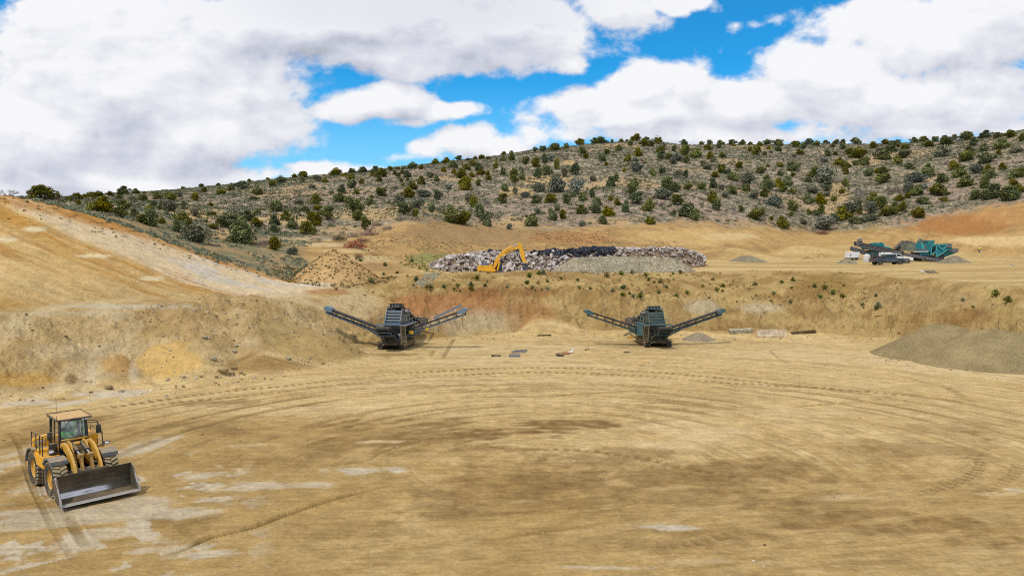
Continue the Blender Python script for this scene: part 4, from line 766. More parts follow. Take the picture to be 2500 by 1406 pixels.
for i, (u, v) in enumerate(WL):
    p = hit(u, v, 60); k = i % 5; s = rng.uniform(.28, 1.0)*(1.3 if (u, v) in WL[5:8] else 1)
    o = link('green_weed', weeds[k]); o.location = p; o.rotation_euler = (0, 0, rng.uniform(0, 6.28)); o.scale = (s*1.15, s*1.15, s*.9)
    zz = 'by the gravel stockpile' if v < 676 and u > 1330 else ('below the excavator' if 1130 < u < 1330 else ('left of the excavator' if u < 1130 else ('on the bank above the right screener' if u < 1720 else ('on the bank above the concrete barriers' if u < 2100 else 'on the bank above the big gravel pile'))))
    sh = ('bright green', 'mid green', 'yellowish green', 'deep green', 'dry straw green')[k]
    tag(o, f'{sh} weed tuft {zz}', 'weed', f'{sh} weeds {zz}')
# ================================================================== machines
YEL = paint('yellow_paint', tuple(alb(250,180,20,1.2)), .40, 0, .20, .36, .3, 2.6); YELD = paint('worn_yellow_paint', tuple(alb(232,172,50,1.15)), .5, 0, .5, .5, .7, 4.0)
BLK = paint('black_paint', (.018,.019,.021), .45, 0, .25, .45, .1, 3); DGY = paint('dark_grey_paint', (.075,.078,.082), .5, 0, .4, .55, .2, 2.5)
MGY = paint('grey_plastic', (.15,.155,.16), .6, 0, .3, .5, .2, 3); RUB = paint('tyre_rubber', (.028,.027,.026), .85, 0, .45, .5, .1, 2.2); RUBD = paint('dusty_tread', tuple(alb(186,168,132,.9)), .95, 0, .3, .3, .35, 4)
RUSTY = paint('scuffed_brown_yellow', tuple(alb(186,138,58)), .6, 0, .5, .4, .7, 5)
BELT = paint('rubber_belt', (.012,.012,.013), .7, 0, .10, .06, .1, 3)
STEEL = paint('worn_bucket_steel', (.085,.066,.045), .45, .35, .22, .12, .45, 1.3); EDGE = paint('bright_steel', (.42,.41,.40), .40, .5, .2, .15, .35, 4); CHR = paint('hydraulic_rod', (.36,.36,.37), .4, .3, .05, .1, .1, 4)
ROOFT = paint('dusty_tan_roof', tuple(alb(226,182,120)), .8, 0, .4, .3, .2, 2); RED = paint('red_lens', (.32,.02,.02), .25, 0, .1, .1, .1, 4); LENS = paint('lamp_lens', (.75,.76,.78), .12, .3, .05, .1, .1, 4)
GLS = glass('tinted_cab_glass', (.50,.78,.82), .16); GLD = paint('dark_glass', (.012,.018,.022), .08, 0, .12, .2, .1, 3); WHT = paint('white_paint', (.74,.75,.77), .4, 0, .12, .15, .1, 2)
VEST = matte('hi_vis_vest', (.28,.90,.08), (.2,.75,.06), 8); VESTY = matte('hi_vis_jacket', (.85,.95,.04), (.7,.8,.03), 8); SKIN = matte('skin', (.40,.235,.16), (.34,.19,.13), 12); HAIR = matte('dark_hair', (.02,.017,.015)); JEAN = matte('dark_jeans', (.06,.075,.12), (.04,.05,.09), 9); BOOT = matte('leather_boots', (.05,.038,.028)); SEATM = matte('seat_fabric', (.04,.042,.045))
def polish_glint(m):  # polished band inside the bucket, its bright highlight put into the colour
    nt = m.node_tree; b = next(n for n in nt.nodes if n.type == 'BSDF_PRINCIPLED'); tc = N(nt, 'ShaderNodeTexCoord'); s = N(nt, 'ShaderNodeSeparateXYZ'); nt.links.new(tc.outputs['Object'], s.inputs[0])
    mp = nt.nodes.new('ShaderNodeMapping'); mp.inputs['Scale'].default_value = (1.2, 1, 26); nt.links.new(tc.outputs['Object'], mp.inputs[0]); nz_ = N(nt, 'ShaderNodeTexNoise', Scale=1.0, Detail=3.0); nt.links.new(mp.outputs[0], nz_.inputs[0])
    k = math_n(nt, 'MULTIPLY', mapr(nt, s.outputs[2], .22, .27), mapr(nt, s.outputs[2], .40, .46, 1, 0)); k = math_n(nt, 'MULTIPLY', k, mapr(nt, nz_.outputs[0], .36, .5)); k = math_n(nt, 'MULTIPLY', k, mapr(nt, s.outputs[0], .35, .75, 1, 0)); k = math_n(nt, 'MULTIPLY', k, mapr(nt, s.outputs[1], -1.60, -1.52, 0, 1))
    c0 = b.inputs['Base Color'].links[0].from_socket; nt.links.new(mixc(nt, k, c0, (.62,.62,.66)), b.inputs['Base Color']); nt.links.new(math_n(nt, 'MULTIPLY', k, .75), b.inputs['Metallic']); r0 = b.inputs['Roughness'].links[0].from_socket
    nt.links.new(math_n(nt, 'SUBTRACT', r0, math_n(nt, 'MULTIPLY', k, .2), True), b.inputs['Roughness'])
polish_glint(STEEL)
def text_mesh(name, txt, size, mat, M, parent, ext=.006):
    cu = bpy.data.curves.new(name, 'FONT'); cu.body = txt; cu.size = size; cu.align_x = 'CENTER'; cu.align_y = 'CENTER'; cu.extrude = ext; cu.offset = size*.018
    o = bpy.data.objects.new(name, cu); COL.objects.link(o); dg = bpy.context.evaluated_depsgraph_get()
    me = bpy.data.meshes.new_from_object(o.evaluated_get(dg)); bpy.data.objects.remove(o); me.transform(M); me.materials.clear()
    return link(name, me, mat, parent)
def skin_mesh(name, J, E, sub=1):
    me = bpy.data.meshes.new(name); keys = list(J); me.from_pydata([J[k][:3] for k in keys], [(keys.index(a), keys.index(b)) for a, b in E], [])
    o = bpy.data.objects.new(name, me); COL.objects.link(o); o.modifiers.new('s', 'SKIN'); sv = me.skin_vertices[0].data
    for i, k in enumerate(keys): r = J[k][3]; sv[i].radius = (r, r) if len(J[k]) < 5 else (r, J[k][4]); sv[i].use_root = (i == 0)
    ss = o.modifiers.new('b', 'SUBSURF'); ss.levels = sub; ss.render_levels = sub
    dg = bpy.context.evaluated_depsgraph_get(); m2 = bpy.data.meshes.new_from_object(o.evaluated_get(dg)); bpy.data.objects.remove(o)
    m2.polygons.foreach_set('use_smooth', [True]*len(m2.polygons)); return m2
def person(loc, rz, pose, label, vest, trous, hat=None, sc=1.0):
    """pose: joint -> (x,y,z); faces local -Y. One continuous body with five-fingered hands; clothes are shells over it."""
    P = pose; rad = dict(hip=.125, waist=.115, chest=.14, neck=.055, chin=.07, head=.098, crown=.075, shL=.075, elL=.045, wrL=.03, shR=.075, elR=.045, wrR=.03, hpL=.10, knL=.06, anL=.04, toL=.035, hpR=.10, knR=.06, anR=.04, toR=.035, pmL=.036, pmR=.036)
    J = {k: (*P[k], rad[k]) for k in P}
    E = [('hip','waist'),('waist','chest'),('chest','neck'),('neck','chin'),('chin','head'),('head','crown')]
    for s in 'LR': E += [('chest','sh'+s),('sh'+s,'el'+s),('el'+s,'wr'+s),('wr'+s,'pm'+s),('hip','hp'+s),('hp'+s,'kn'+s),('kn'+s,'an'+s),('an'+s,'to'+s)]
    for s in 'LR':
        w = Vector(P['wr'+s]); q = Vector(P['pm'+s]); d = (q-w).normalized(); sd_ = d.cross(Vector((0,1,.2))).normalized(); fw = sd_.cross(d)
        for i, (off, L) in enumerate(((-.028,.07),(-.009,.082),(.010,.076),(.028,.058))):
            a = q + sd_*off + d*.03; b_ = a + d*L*.55 + fw*.008; c = b_ + d*L*.4 + fw*.025
            J[f'f{s}{i}a'] = (*a, .010); J[f'f{s}{i}b'] = (*b_, .009); J[f'f{s}{i}c'] = (*c, .007); E += [('pm'+s, f'f{s}{i}a'), (f'f{s}{i}a', f'f{s}{i}b'), (f'f{s}{i}b', f'f{s}{i}c')]
        a = w.lerp(q, .55) - sd_*.04; b_ = a + d*.035 - sd_*.02; J[f't{s}a'] = (*a, .012); J[f't{s}b'] = (*b_, .009); E += [('wr'+s, f't{s}a'), (f't{s}a', f't{s}b')]
    body = link('person', skin_mesh('person', J, E, 1), SKIN); body.location = loc; body.rotation_euler = (0,0,rz); body.scale = (sc,)*3; tag(body, label, 'person')
    h = Vector(P['head']); f = MB(); f.sphere((h.x, h.y-.098, h.z-.01), .016, .02, .02, 1); f.sphere((h.x-.03, h.y-.09, h.z+.02), .012, .008, .008, 1); f.sphere((h.x+.03, h.y-.09, h.z+.02), .012, .008, .008, 1); f.sphere((h.x, h.y-.088, h.z-.045), .022, .008, .006, 1); f.sphere((h.x-.095, h.y, h.z), .012, .025, .03, 1); f.sphere((h.x+.095, h.y, h.z), .012, .025, .03, 1); f.build('face', SKIN, body, True)
    hm = MB(); hm.sphere((h.x, h.y+.02, h.z+.045), .108, .112, .085, 2); hm.box(h.x-.075, h.x+.075, h.y-.17, h.y-.05, h.z+.045, h.z+.06) if hat else None; hm.build('cap' if hat else 'hair', hat or HAIR, body, True)
    gr = lambda ks, g: {k: (*P[k], rad[k] + g) for k in ks}
    body_v = link('vest', skin_mesh('vest', gr(('waist','hip','chest','shL','shR'), .022), [('waist','hip'),('waist','chest'),('chest','shL'),('chest','shR')], 1), vest, body)
    for s in 'LR': link('sleeve', skin_mesh('sleeve', gr(('sh'+s,'el'+s), .018), [('sh'+s,'el'+s)], 1), vest, body)
    link('trousers', skin_mesh('trousers', gr(('hip','hpL','hpR','knL','knR','anL','anR'), .014), [('hip','hpL'),('hip','hpR'),('hpL','knL'),('knL','anL'),('hpR','knR'),('knR','anR')], 1), trous, body)
    for s in 'LR': link('boot', skin_mesh('boot', gr(('an'+s,'to'+s), .018), [('an'+s,'to'+s)], 1), BOOT, body)
    return body
STAND = dict(hip=(0,0,.95), waist=(0,0,1.1), chest=(0,0,1.34), neck=(0,0,1.5), chin=(0,-.01,1.58), head=(0,-.01,1.66), crown=(0,.01,1.74), shL=(-.19,0,1.42), elL=(-.25,.03,1.14), wrL=(-.24,-.08,.92), pmL=(-.235,-.11,.86), shR=(.19,0,1.42), elR=(.25,.03,1.14), wrR=(.23,-.12,.95), pmR=(.225,-.15,.89), hpL=(-.09,0,.9), knL=(-.12,-.02,.5), anL=(-.14,0,.09), toL=(-.16,-.14,.045), hpR=(.09,0,.9), knR=(.12,-.02,.5), anR=(.13,.02,.09), toR=(.15,-.12,.045))
SIT = dict(hip=(0,0,.10), waist=(0,.02,.24), chest=(0,.0,.47), neck=(0,-.02,.63), chin=(0,-.05,.71), head=(0,-.06,.79), crown=(0,-.04,.87), shL=(-.19,0,.55), elL=(-.27,-.16,.33), wrL=(-.16,-.36,.40), pmL=(-.14,-.42,.42), shR=(.19,0,.55), elR=(.27,-.16,.33), wrR=(.16,-.36,.40), pmR=(.14,-.42,.42), hpL=(-.1,-.03,.09), knL=(-.14,-.45,.12), anL=(-.14,-.5,-.28), toL=(-.14,-.63,-.31), hpR=(.1,-.03,.09), knR=(.14,-.45,.12), anR=(.14,-.5,-.28), toR=(.14,-.63,-.31))
# ------------------------------------------------------------------ wheel loader
def loader(loc, rz):
    L = empty('wheel_loader', loc, rz, 'yellow wheel loader with its wide steel bucket lowered in front', 'wheel loader')
    for sx in (-1, 1):
        for yc in (0.0, 2.42):
            w = MB(); R0 = .74; c = (sx*.98, yc, R0-.02); hw = .29
            w.lathe([(.40,-hw*.8),(.56,-hw),(.68,-hw*.96),(R0-.035,-hw*.78),(R0-.03,hw*.78),(.68,hw*.96),(.56,hw),(.40,hw*.8)], c, 'x', 40); wh = w.build('wheel', RUB, L, True)
            t = MB()
            for k in range(26):
                for sd2 in (-1, 1):
                    a = 2*math.pi*(k + (.25 if sd2 > 0 else -.25))/26; T = Matrix.Translation(c) @ Matrix.Rotation(a, 4, 'X') @ Matrix.Translation((sd2*.135, 0, R0-.02)) @ Matrix.Rotation(sd2*R(22), 4, 'Z')
                    t.T = T; t.add([(-.145,-.055,-.04),(.145,-.055,-.04),(.145,.055,-.04),(-.145,.055,-.04),(-.13,-.045,.03),(.13,-.045,.03),(.13,.045,.03),(-.13,.045,.03)], [(0,3,2,1),(4,5,6,7),(0,1,5,4),(1,2,6,5),(2,3,7,6),(3,0,4,7)])
            t.build('tread', RUBD, wh)
            r_ = MB(); o = sx*.20; r_.lathe([(.001,c[0]*0+o),(.16,o+sx*.02),(.18,o-sx*.03),(.36,o-sx*.07),(.40,o+sx*.03),(.42,o+sx*.03),(.42,-o),(.001,-o)], c, 'x', 24)
            for k in range(10): a = k*.628; r_.cyl((c[0]+o+sx*.01, yc+.25*math.cos(a), c[2]+.25*math.sin(a)), .022, .04, 'x', 6)
            r_.build('rim', YELD, wh, True)
    f = MB(); f.box(-.42,.42,-.55,1.35,.62,1.05,.03); f.box(-.62,.62,-.28,.28,.55,.90,.03); f.box(-.45,.45,1.3,3.9,.60,1.0,.03); f.box(-.62,.62,2.14,2.70,.55,.88,.03); f.cyl((0,1.45,.8),.22,.7,'z',14); f.build('chassis', DGY, L)
    tw = MB()
    for sx in (-1, 1): tw.prism([(-.45,.75),(-.5,1.0),(.35,2.02),(.75,2.06),(.95,1.85),(.85,.8)], 'x', sx*.30-.035, sx*.30+.035)
    tw.box(-.29,.29,.72,.86,.95,1.95); tw.tube([(-.62,.62,1.90),(.62,.62,1.90)],.07,10); tw.tube([(-.5,.9,2.07),(.5,.9,2.07)],.045,8); tw.box(-.29,.29,-.42,.72,.98,1.05); tw.build('front_frame', YELD, L)
    arm = [(.80,1.98),(.55,2.04),(.10,1.97),(-.38,1.72),(-.80,1.30),(-1.10,.82),(-1.22,.50),(-1.18,.36),(-1.02,.36),(-.88,.62),(-.62,1.0),(-.28,1.34),(.12,1.60),(.55,1.74),(.80,1.80)]
    for sx in (-1, 1):
        a = MB(); a.prism(arm, 'x', sx*.50-.05, sx*.50+.05); a.cyl((sx*.50,.66,1.9),.13,.17,'x',14); a.cyl((sx*.50,-1.1,.44),.11,.17,'x',14); a.build('lift_arm', YELD, L)
        c = MB(); c.tube([(sx*.39,.75,1.12),(sx*.39,.05,1.20)],.075,12); cy = c.build('lift_cylinder', BLK, L, True); c = MB(); c.tube([(sx*.39,.05,1.20),(sx*.39,-.55,1.27)],.035,10); c.build('rod', CHR, cy, True)
        c = MB(); c.tube([(sx*.19,.62,1.93),(sx*.19,-.10,1.74)],.088,14); c.tube([(sx*.19,-.02,1.76),(sx*.19,-.12,1.735)],.105,14); cy = c.build('tilt_cylinder', BLK, L, True); c = MB(); c.tube([(sx*.19,-.1,1.74),(sx*.19,-.5,1.63)],.045,10); c.build('rod', CHR, cy, True)
        g = MB(); g.prism([(-.42,1.70),(-.56,1.66),(-.66,1.5),(-.86,1.05),(-1.12,.72),(-1.2,.52),(-1.05,.52),(-.85,.8),(-.62,1.15),(-.44,1.48)], 'x', sx*.19-.05, sx*.19+.05); g.box(sx*.19-.10, sx*.19+.10, -.64, -.44, 1.50, 1.70, .03)
        g.box(sx*.19-.09, sx*.19+.09, -.98, -.72, .92, 1.02); g.cyl((sx*.19,-.52,1.63),.075,.24,'x',12); g.build('tilt_lever', RUSTY, L)
    h = MB(); [h.tube([(x,.6,1.85),(x*1.3,.2,1.72+abs(x)*.3),(x*.8,-.2,1.62)],.018,6) for x in (-.07,-.02,.04,.09)]; h.build('hose', BLK, L, True)
    cm = MB(); cm.tube([(-.58,-.62,1.02),(.58,-.62,1.02)],.13,12); cm.box(-.5,.5,-1.22,-1.05,.42,.6); cm.build('cross_tube', DGY, L, True)
    # bucket
    inn = [(-2.30,.20),(-1.78,.16),(-1.50,.24),(-1.34,.42),(-1.31,.66),(-1.38,.90),(-1.50,1.08),(-1.62,1.22)]; out = [(y+.055*(1 if z > .3 else .4), z-(.05 if z < .5 else .0)) for y, z in inn]
    b_ = MB(); b_.prism(inn + out[::-1], 'x', -1.43, 1.43)
    for sx in (-1, 1): b_.prism(inn + [(-1.82,1.05),(-2.15,.42)], 'x', sx*1.43-.025, sx*1.43+.025)
    b_.box(-.55,.55,-1.64,-1.56,1.20,1.28); b_.prism([(-1.32,.35),(-1.12,.3),(-1.12,.75),(-1.34,.7)],'x',-.72,.72); bk = b_.build('bucket', STEEL, L)
    e = MB(); e.prism([(-2.44,.165),(-2.25,.225),(-2.22,.205),(-2.40,.150)], 'x', -1.46, 1.46); e.build('cutting_edge', EDGE, bk)
    for sx in (-1, 1):
        e = MB(); e.prism([(-2.46,.14),(-2.38,.42),(-2.18,.52),(-2.18,.2)], 'x', sx*1.465-.02, sx*1.465+.02); e.bar((sx*1.455,-2.18,.46),(sx*1.455,-1.65,1.2),.03,.05,(1,0,0)); e.build('side_cutter', EDGE, bk)
    
    # rear hood and platforms
    hd = MB(); hd.prism([(2.33,1.0),(2.33,2.02),(2.85,2.02),(3.75,1.86),(4.0,1.7),(4.03,.75),(2.33,.75)], 'x', -.72, .72); hd.build('engine_hood', YEL, L)
    gr = MB(); gr.box(-.55,.55,4.02,4.08,.85,1.6); [gr.box(-.55,.55,4.08,4.11,.9+.1*i,.94+.1*i) for i in range(7)]; gr.build('grille', BLK, L)
    cw = MB(); cw.box(-1.0,1.0,3.45,4.15,.5,1.0,.06); cw.build('counterweight', DGY, L)
    ex = MB(); ex.tube([(.35,2.95,1.95),(.35,2.95,2.4),(.35,3.05,2.5)],.055,10); ex.build('exhaust_pipe', DGY, L, True)
    for sx in (-1, 1):
        p = MB(); p.box(.60, 1.22, .85, 2.15, 1.0, 1.46, .02) if sx > 0 else p.box(-1.24,-.60,.78,2.15,1.0,1.50,.02)
        p.box(min(sx*.62,sx*1.20), max(sx*.62,sx*1.20), 1.75, 2.9, 1.40, 1.95 if sx > 0 else 1.62, .02); p.build('side_platform', YEL, L)
        st = MB(); [st.box(min(sx*.85,sx*1.2), max(sx*.85,sx*1.2), .98, 1.25, .32+.3*i, .36+.3*i) for i in range(3)]; st.bar((sx*1.2,1.1,.3),(sx*1.2,1.1,1.05),.03,.2); st.build('step', BLK, L)
        fn = MB(); arc = [(.62*1.28*math.cos(a)+.02, .74+.62*1.32*math.sin(a)) for a in np.linspace(R(35), R(120), 8)]; arc2 = [(y*1.0+(y-.02)*.10, z+.075) for y, z in arc]
        fn.prism(arc + arc2[::-1], 'x', min(sx*.66,sx*1.30), max(sx*.66,sx*1.30)); fn.box(min(sx*.66,sx*1.30), max(sx*.66,sx*1.30), -.46,-.40,1.38,1.54); fn.build('front_fender', MGY, L)
        fn = MB(); arc = [(2.42+.86*math.cos(a), .74+.86*math.sin(a)) for a in np.linspace(R(10), R(110), 8)]; arc2 = [(2.42+.92*math.cos(a), .74+.92*math.sin(a)) for a in np.linspace(R(10), R(110), 8)]
        fn.prism(arc + arc2[::-1], 'x', min(sx*.70,sx*1.32), max(sx*.70,sx*1.32)); fn.build('rear_fender', MGY, L)
        lm = MB(); lm.tube([(sx*.56,.72,1.50),(sx*.85,.42,1.70),(sx*1.08,.30,1.80)],.028,8); la = lm.build('lamp_bracket', BLK, L, True)
        lm = MB(); lm.sphere((sx*1.08,.27,1.84),.15,.12,.075,2); lm.build('headlight', BLK, la, True); lm = MB(); lm.sphere((sx*1.08,.195,1.825),.105,.06,.055,2); lm.build('lens', LENS, la, True)
        tb = MB(); tb.tube([(sx*.56,.98,2.68),(sx*.92,.86,2.66),(sx*.95,.86,2.15)],.02,6); mi = tb.build('mirror_arm', BLK, L, True); mm = MB(); mm.box(sx*.95-.10, sx*.95+.10, .80,.90,2.18,2.54,.03); mm.build('mirror', BLK, mi, True)
    hr = MB()
    for y in (1.0, 1.4, 1.95, 2.6): hr.tube([(-1.2,y,1.40),(-1.2,y,2.34)],.024,6)
    hr.tube([(-1.2,1.0,2.34),(-1.2,2.6,2.34)],.024,6); hr.tube([(-1.2,1.0,1.88),(-1.2,2.6,1.88)],.02,6); hr.tube([(-1.2,1.0,2.34),(-.58,.98,2.46)],.02,6); hr.build('handrail', BLK, L, True)
    hr = MB(); hr.tube([(1.2,1.1,1.40),(1.18,1.15,2.1),(1.0,1.2,2.66),(.56,1.2,2.78)],.022,6); hr.tube([(1.18,1.75,1.4),(1.18,1.8,2.2)],.022,6); hr.tube([(1.2,1.15,2.05),(1.18,1.8,2.05)],.02,6); hr.tube([(1.18,2.6,1.5),(1.14,2.6,2.2),(1.1,1.8,2.2)],.02,6); hr.build('handrail', BLK, L, True)
    # cab
    cb = MB(); cb.box(-.58,.58,.98,2.32,1.30,1.62,.02)
    for sx in (-1, 1):
        cb.bar((sx*.54,.99,1.6),(sx*.51,1.10,2.90),.10,.10,(1,0,0)); cb.bar((sx*.56,2.26,1.6),(sx*.53,2.24,2.90),.10,.10,(1,0,0)); cb.bar((sx*.56,1.72,1.6),(sx*.53,1.70,2.90),.06,.06,(1,0,0)); cb.bar((sx*.52,1.1,2.88),(sx*.52,2.24,2.88),.09,.09)
    cb.bar((-.52,1.1,2.88),(.52,1.1,2.88),.10,.10); cb.bar((-.52,2.24,2.88),(.52,2.24,2.88),.10,.10); cb.box(-.54,.54,.985,1.02,1.60,1.72); cab = cb.build('cab', BLK, L)
    rf = MB(); rf.prism([(.78,2.93),(.80,2.985),(2.26,3.03),(2.30,2.95)], 'x', -.67, .67); rr_ = rf.build('cab_roof', BLK, L); rf = MB(); rf.prism([(.83,2.988),(2.22,3.031),(2.22,3.05),(.83,3.008)], 'x', -.62, .62); rf.build('roof_panel', ROOFT, rr_)
    rl = MB(); rl.tube([(-.69,.80,2.98),(-.69,2.3,3.06),(.69,2.3,3.06),(.69,.80,2.98)],.018,6); rl.build('roof_rail', BLK, rr_, True)
    for x in (-.46,-.33,.33,.46): q_ = MB(); q_.box(x-.05,x+.05,.80,.86,2.86,2.93,.01); q_.build('work_lamp', LENS, rr_)
    g = MB(); g.add([(-.50,1.0,1.73),(.50,1.0,1.73),(.47,1.10,2.84),(-.47,1.10,2.84)], [(0,1,2,3)]); g.build('windscreen', GLS, cab)
    for sx in (-1, 1): g = MB(); g.add([(sx*.565,1.05,1.64),(sx*.565,2.2,1.64),(sx*.535,2.2,2.83),(sx*.535,1.14,2.83)], [(0,1,2,3)]); g.build('side_window', GLS, cab)
    g = MB(); g.add([(-.52,2.28,1.7),(.52,2.28,1.7),(.5,2.26,2.83),(-.5,2.26,2.83)], [(0,1,2,3)]); g.build('rear_window', GLS, cab)
    wp = MB(); wp.bar((.18,.975,1.74),(-.22,1.03,2.15),.015,.02); wp.build('wiper', BLK, cab)
    se = MB(); se.box(-.26,.26,1.62,2.05,1.55,1.72,.04); se.box(-.25,.25,2.0,2.14,1.7,2.4,.05); se.build('seat', SEATM, cab)
    sw = MB(); sw.lathe([(.17+.018*math.cos(a), .018*math.sin(a)) for a in np.linspace(0, 6.28, 7)[:-1]], (0,0,0), 'z', 18); sw.T = Matrix.Identity(4); v0 = sw.v; M = Matrix.Translation((0,1.33,1.98)) @ Matrix.Rotation(R(-35), 4, 'X'); sw.v = [M @ p for p in v0]; sw.bar((0,1.15,1.62),(0,1.33,1.98),.05,.05); sw.build('steering_wheel', BLK, cab)
    an = MB(); an.tube([(-.30,2.25,3.03),(-.31,2.25,3.72)],.007,5); an.sphere((-.30,2.25,3.06),.10,.10,.05,1); an.build('antenna', BLK, L); an = MB(); an.tube([(-.66,.9,2.95),(-.66,.9,3.18)],.01,5); an.build('whip', BLK, L)
    ac = MB(); ac.cyl((-.80,1.02,1.76),.17,.46,'z',14); ac.build('air_cleaner', BLK, L)
    hn = MB(); hn.box(-.74,-.715,2.45,3.0,1.62,2.0); hn.build('hood_badge_panel', YEL, L)
    M = Matrix.Translation((-.94,2.345,1.86)) @ Matrix.Rotation(R(90), 4, 'X'); dp = MB(); dp.box(-1.2,-.74,2.35,2.7,1.55,2.02,.02); dp.build('side_cover', YEL, L); text_mesh('lettering', 'KMC', .19, WHT, M, L)
    return L
lp = flat(118, 1216); Lz = R(47); Fw = Vector((math.sin(Lz), -math.cos(Lz), 0)); Ew = Vector((math.cos(Lz), math.sin(Lz), 0))
lo = Vector((-17.12, 28.72, 0)); lo.z = float(gz(lo.x, lo.y)) + .02
LD = loader(lo, Lz); LD.scale = (.925,)*3
T = Matrix.Translation(lo) @ Matrix.Rotation(Lz, 4, 'Z') @ Matrix.Scale(.925, 4)
person(T @ Vector((-.02, 1.72, 1.72)), Lz - .15, SIT, 'person in a green hi-vis vest driving the wheel loader', VEST, JEAN, HAIR, .95)
# ------------------------------------------------------------------ excavator behind the berm, side on
def pxl(u0, d, zg):
    k = d/F
    return lambda u, v: ((u-u0)*k, H0 + k*0 + (sk(CU, v)[1])*d - zg)
def excavator():
    d = 114.5; u0 = 1208; x0 = sk(u0, 640)[0]*d; zg = float(gz(x0, d)); X_ = empty('excavator', (x0, d, zg), 0, 'yellow tracked excavator with raised boom and claw in front of the rubble', 'excavator')
    p = pxl(u0, d, zg); c = lambda a, b: p(1150 + a/14.06, 580 + b/14.06)
    bodyz = c(0, 1165)[1]; off = 0
    tr = [(-2.0,.0),(2.0,.0),(2.35,.3),(2.35,.6),(2.0,.85),(-2.0,.85),(-2.35,.6),(-2.35,.3)]
    for y in (-1.25, 1.25):
        m = MB(); m.prism([(x, z) for x, z in tr], 'y', y-.3, y+.3); [m.box(x-.09, x+.09, y-.32, y+.32, .84, .89) for x in np.linspace(-2, 2, 14)]; m.build('track', DGY, X_)
    m = MB(); m.box(-.9,.9,-1.0,1.0,.35,.95); m.cyl((0,0,1.0),.75,max(bodyz-.85,.25),'z',24); m.build('undercarriage', DGY, X_)
    m = MB(); m.prism([c(240,955),(c(600,962)),c(720,1000),c(735,1010),c(850,1105),c(838,1160),c(700,1172),c(310,1120),c(290,1160),c(236,1150)], 'y', -1.35, .3); m.prism([c(240,955),c(600,962),c(700,1000),c(700,1165),c(236,1150)], 'y', .3, 1.35); bd = m.build('upper_body', YEL, X_)
    m = MB(); m.prism([c(350,965),c(460,968),c(460,1030),c(350,1025)], 'y', -1.375, -1.34); m.build('vent_panel', YELD, bd)
    m = MB(); m.prism([c(610,960),c(630,925),c(720,905),c(725,1000)], 'y', -1.2, -.5); m.build('tool_box', YEL, X_)
    m = MB(); m.prism([c(370,945),c(360,890),c(420,865),c(600,880),c(620,945)], 'y', -.8, .9); m.build('engine_cover', paint('blue_grey_cover', (.07,.13,.24), .5), X_)
    m = MB(); m.prism([c(760,1150),c(745,790),c(1000,770),c(1060,860),c(1075,1000),c(1050,1150)], 'y', .35, 1.4); cb = m.build('cab', BLK, X_)
    m = MB(); m.prism([c(1010,800),c(1050,880),c(1062,1000),c(1040,1100),c(980,1120),c(960,820)], 'y', .32, .35); m.build('side_window', paint('greenish_glass', (.03,.07,.075), .1), cb)
    bm_ = [(765,985),(780,900),(815,800),(880,670),(975,548),(1090,478),(1300,412),(1500,345),(1618,306),(1650,330),(1640,372),(1500,440),(1230,562),(1110,618),(1030,695),(955,800),(900,910),(850,1010),(815,1040),(775,1020)]
    m = MB(); m.prism([c(*q) for q in bm_], 'y', -.32, .32); m.cyl((*c(800,1005)[:1], 0, c(800,1005)[1]), .2, .8, 'y', 12); bo = m.build('boom', YEL, X_)
    ax, az = c(1335, 470); ang = math.atan2(c(1440,435)[1]-c(1230,515)[1], c(1440,435)[0]-c(1230,515)[0])
    text_mesh('lettering', 'KOBELCO', .36, BLK, Matrix.Translation((ax, -.325, az)) @ Matrix.Rotation(-ang, 4, 'Y') @ Matrix.Rotation(R(90), 4, 'X'), bo)
    A_, B_, C_ = c(1060,490), c(1430,292), c(1640,190); m = MB(); m.tube([(A_[0],0,A_[1]),(B_[0],0,B_[1])],.12,12); cy = m.build('stick_cylinder', YEL, X_, True); m = MB(); m.tube([(B_[0],0,B_[1]),(C_[0],0,C_[1])],.055,10); m.build('rod', CHR, cy, True)
    for y in (-.45, .45):
        A_, B_, C_ = c(905,1140), c(985,830), c(1020,610); m = MB(); m.tube([(A_[0],y,A_[1]),(B_[0],y,B_[1])],.14,12); cy = m.build('boom_cylinder', YEL, X_, True); m = MB(); m.tube([(B_[0],y,B_[1]),(C_[0],y,C_[1])],.06,10); m.build('rod', CHR, cy, True)
    m = MB(); m.prism([c(*q) for q in ((1615,185),(1640,168),(1690,170),(1735,270),(1790,410),(1830,560),(1875,790),(1925,825),(1920,900),(1890,890),(1870,850),(1770,845),(1730,720),(1665,480),(1625,330))], 'y', -.28, .28); m.build('stick', YEL, X_)
    A_, B_, C_ = c(1800,430), c(1850,620), c(1895,800); m = MB(); m.tube([(A_[0],0,A_[1]),(B_[0],0,B_[1])],.10,10); cy = m.build('claw_cylinder', YEL, X_, True); m = MB(); m.tube([(B_[0],0,B_[1]),(C_[0],0,C_[1])],.05,8); m.build('rod', CHR, cy, True)
    m = MB(); m.prism([c(*q) for q in ((1640,510),(1690,640),(1780,850),(1760,880),(1690,800),(1640,680))], 'y', -.2, .2); m.build('thumb_link', BLK, X_)
    m = MB()
    for y in (-.35, 0, .35): m.prism([c(*q) for q in ((1800,880),(1900,890),(1965,920),(1955,1000),(1900,1080),(1885,1150),(1840,1150),(1830,1110),(1770,1120),(1765,1040),(1790,960))], 'y', y-.06, y+.06)
    a, b2 = c(1850,940); m.cyl((a,0,b2),.16,.85,'y',10); a, b2 = c(1830,1060); m.cyl((a,0,b2),.13,.8,'y',10); m.build('claw', paint('dark_blue_steel', (.02,.03,.06), .5), X_)
excavator()
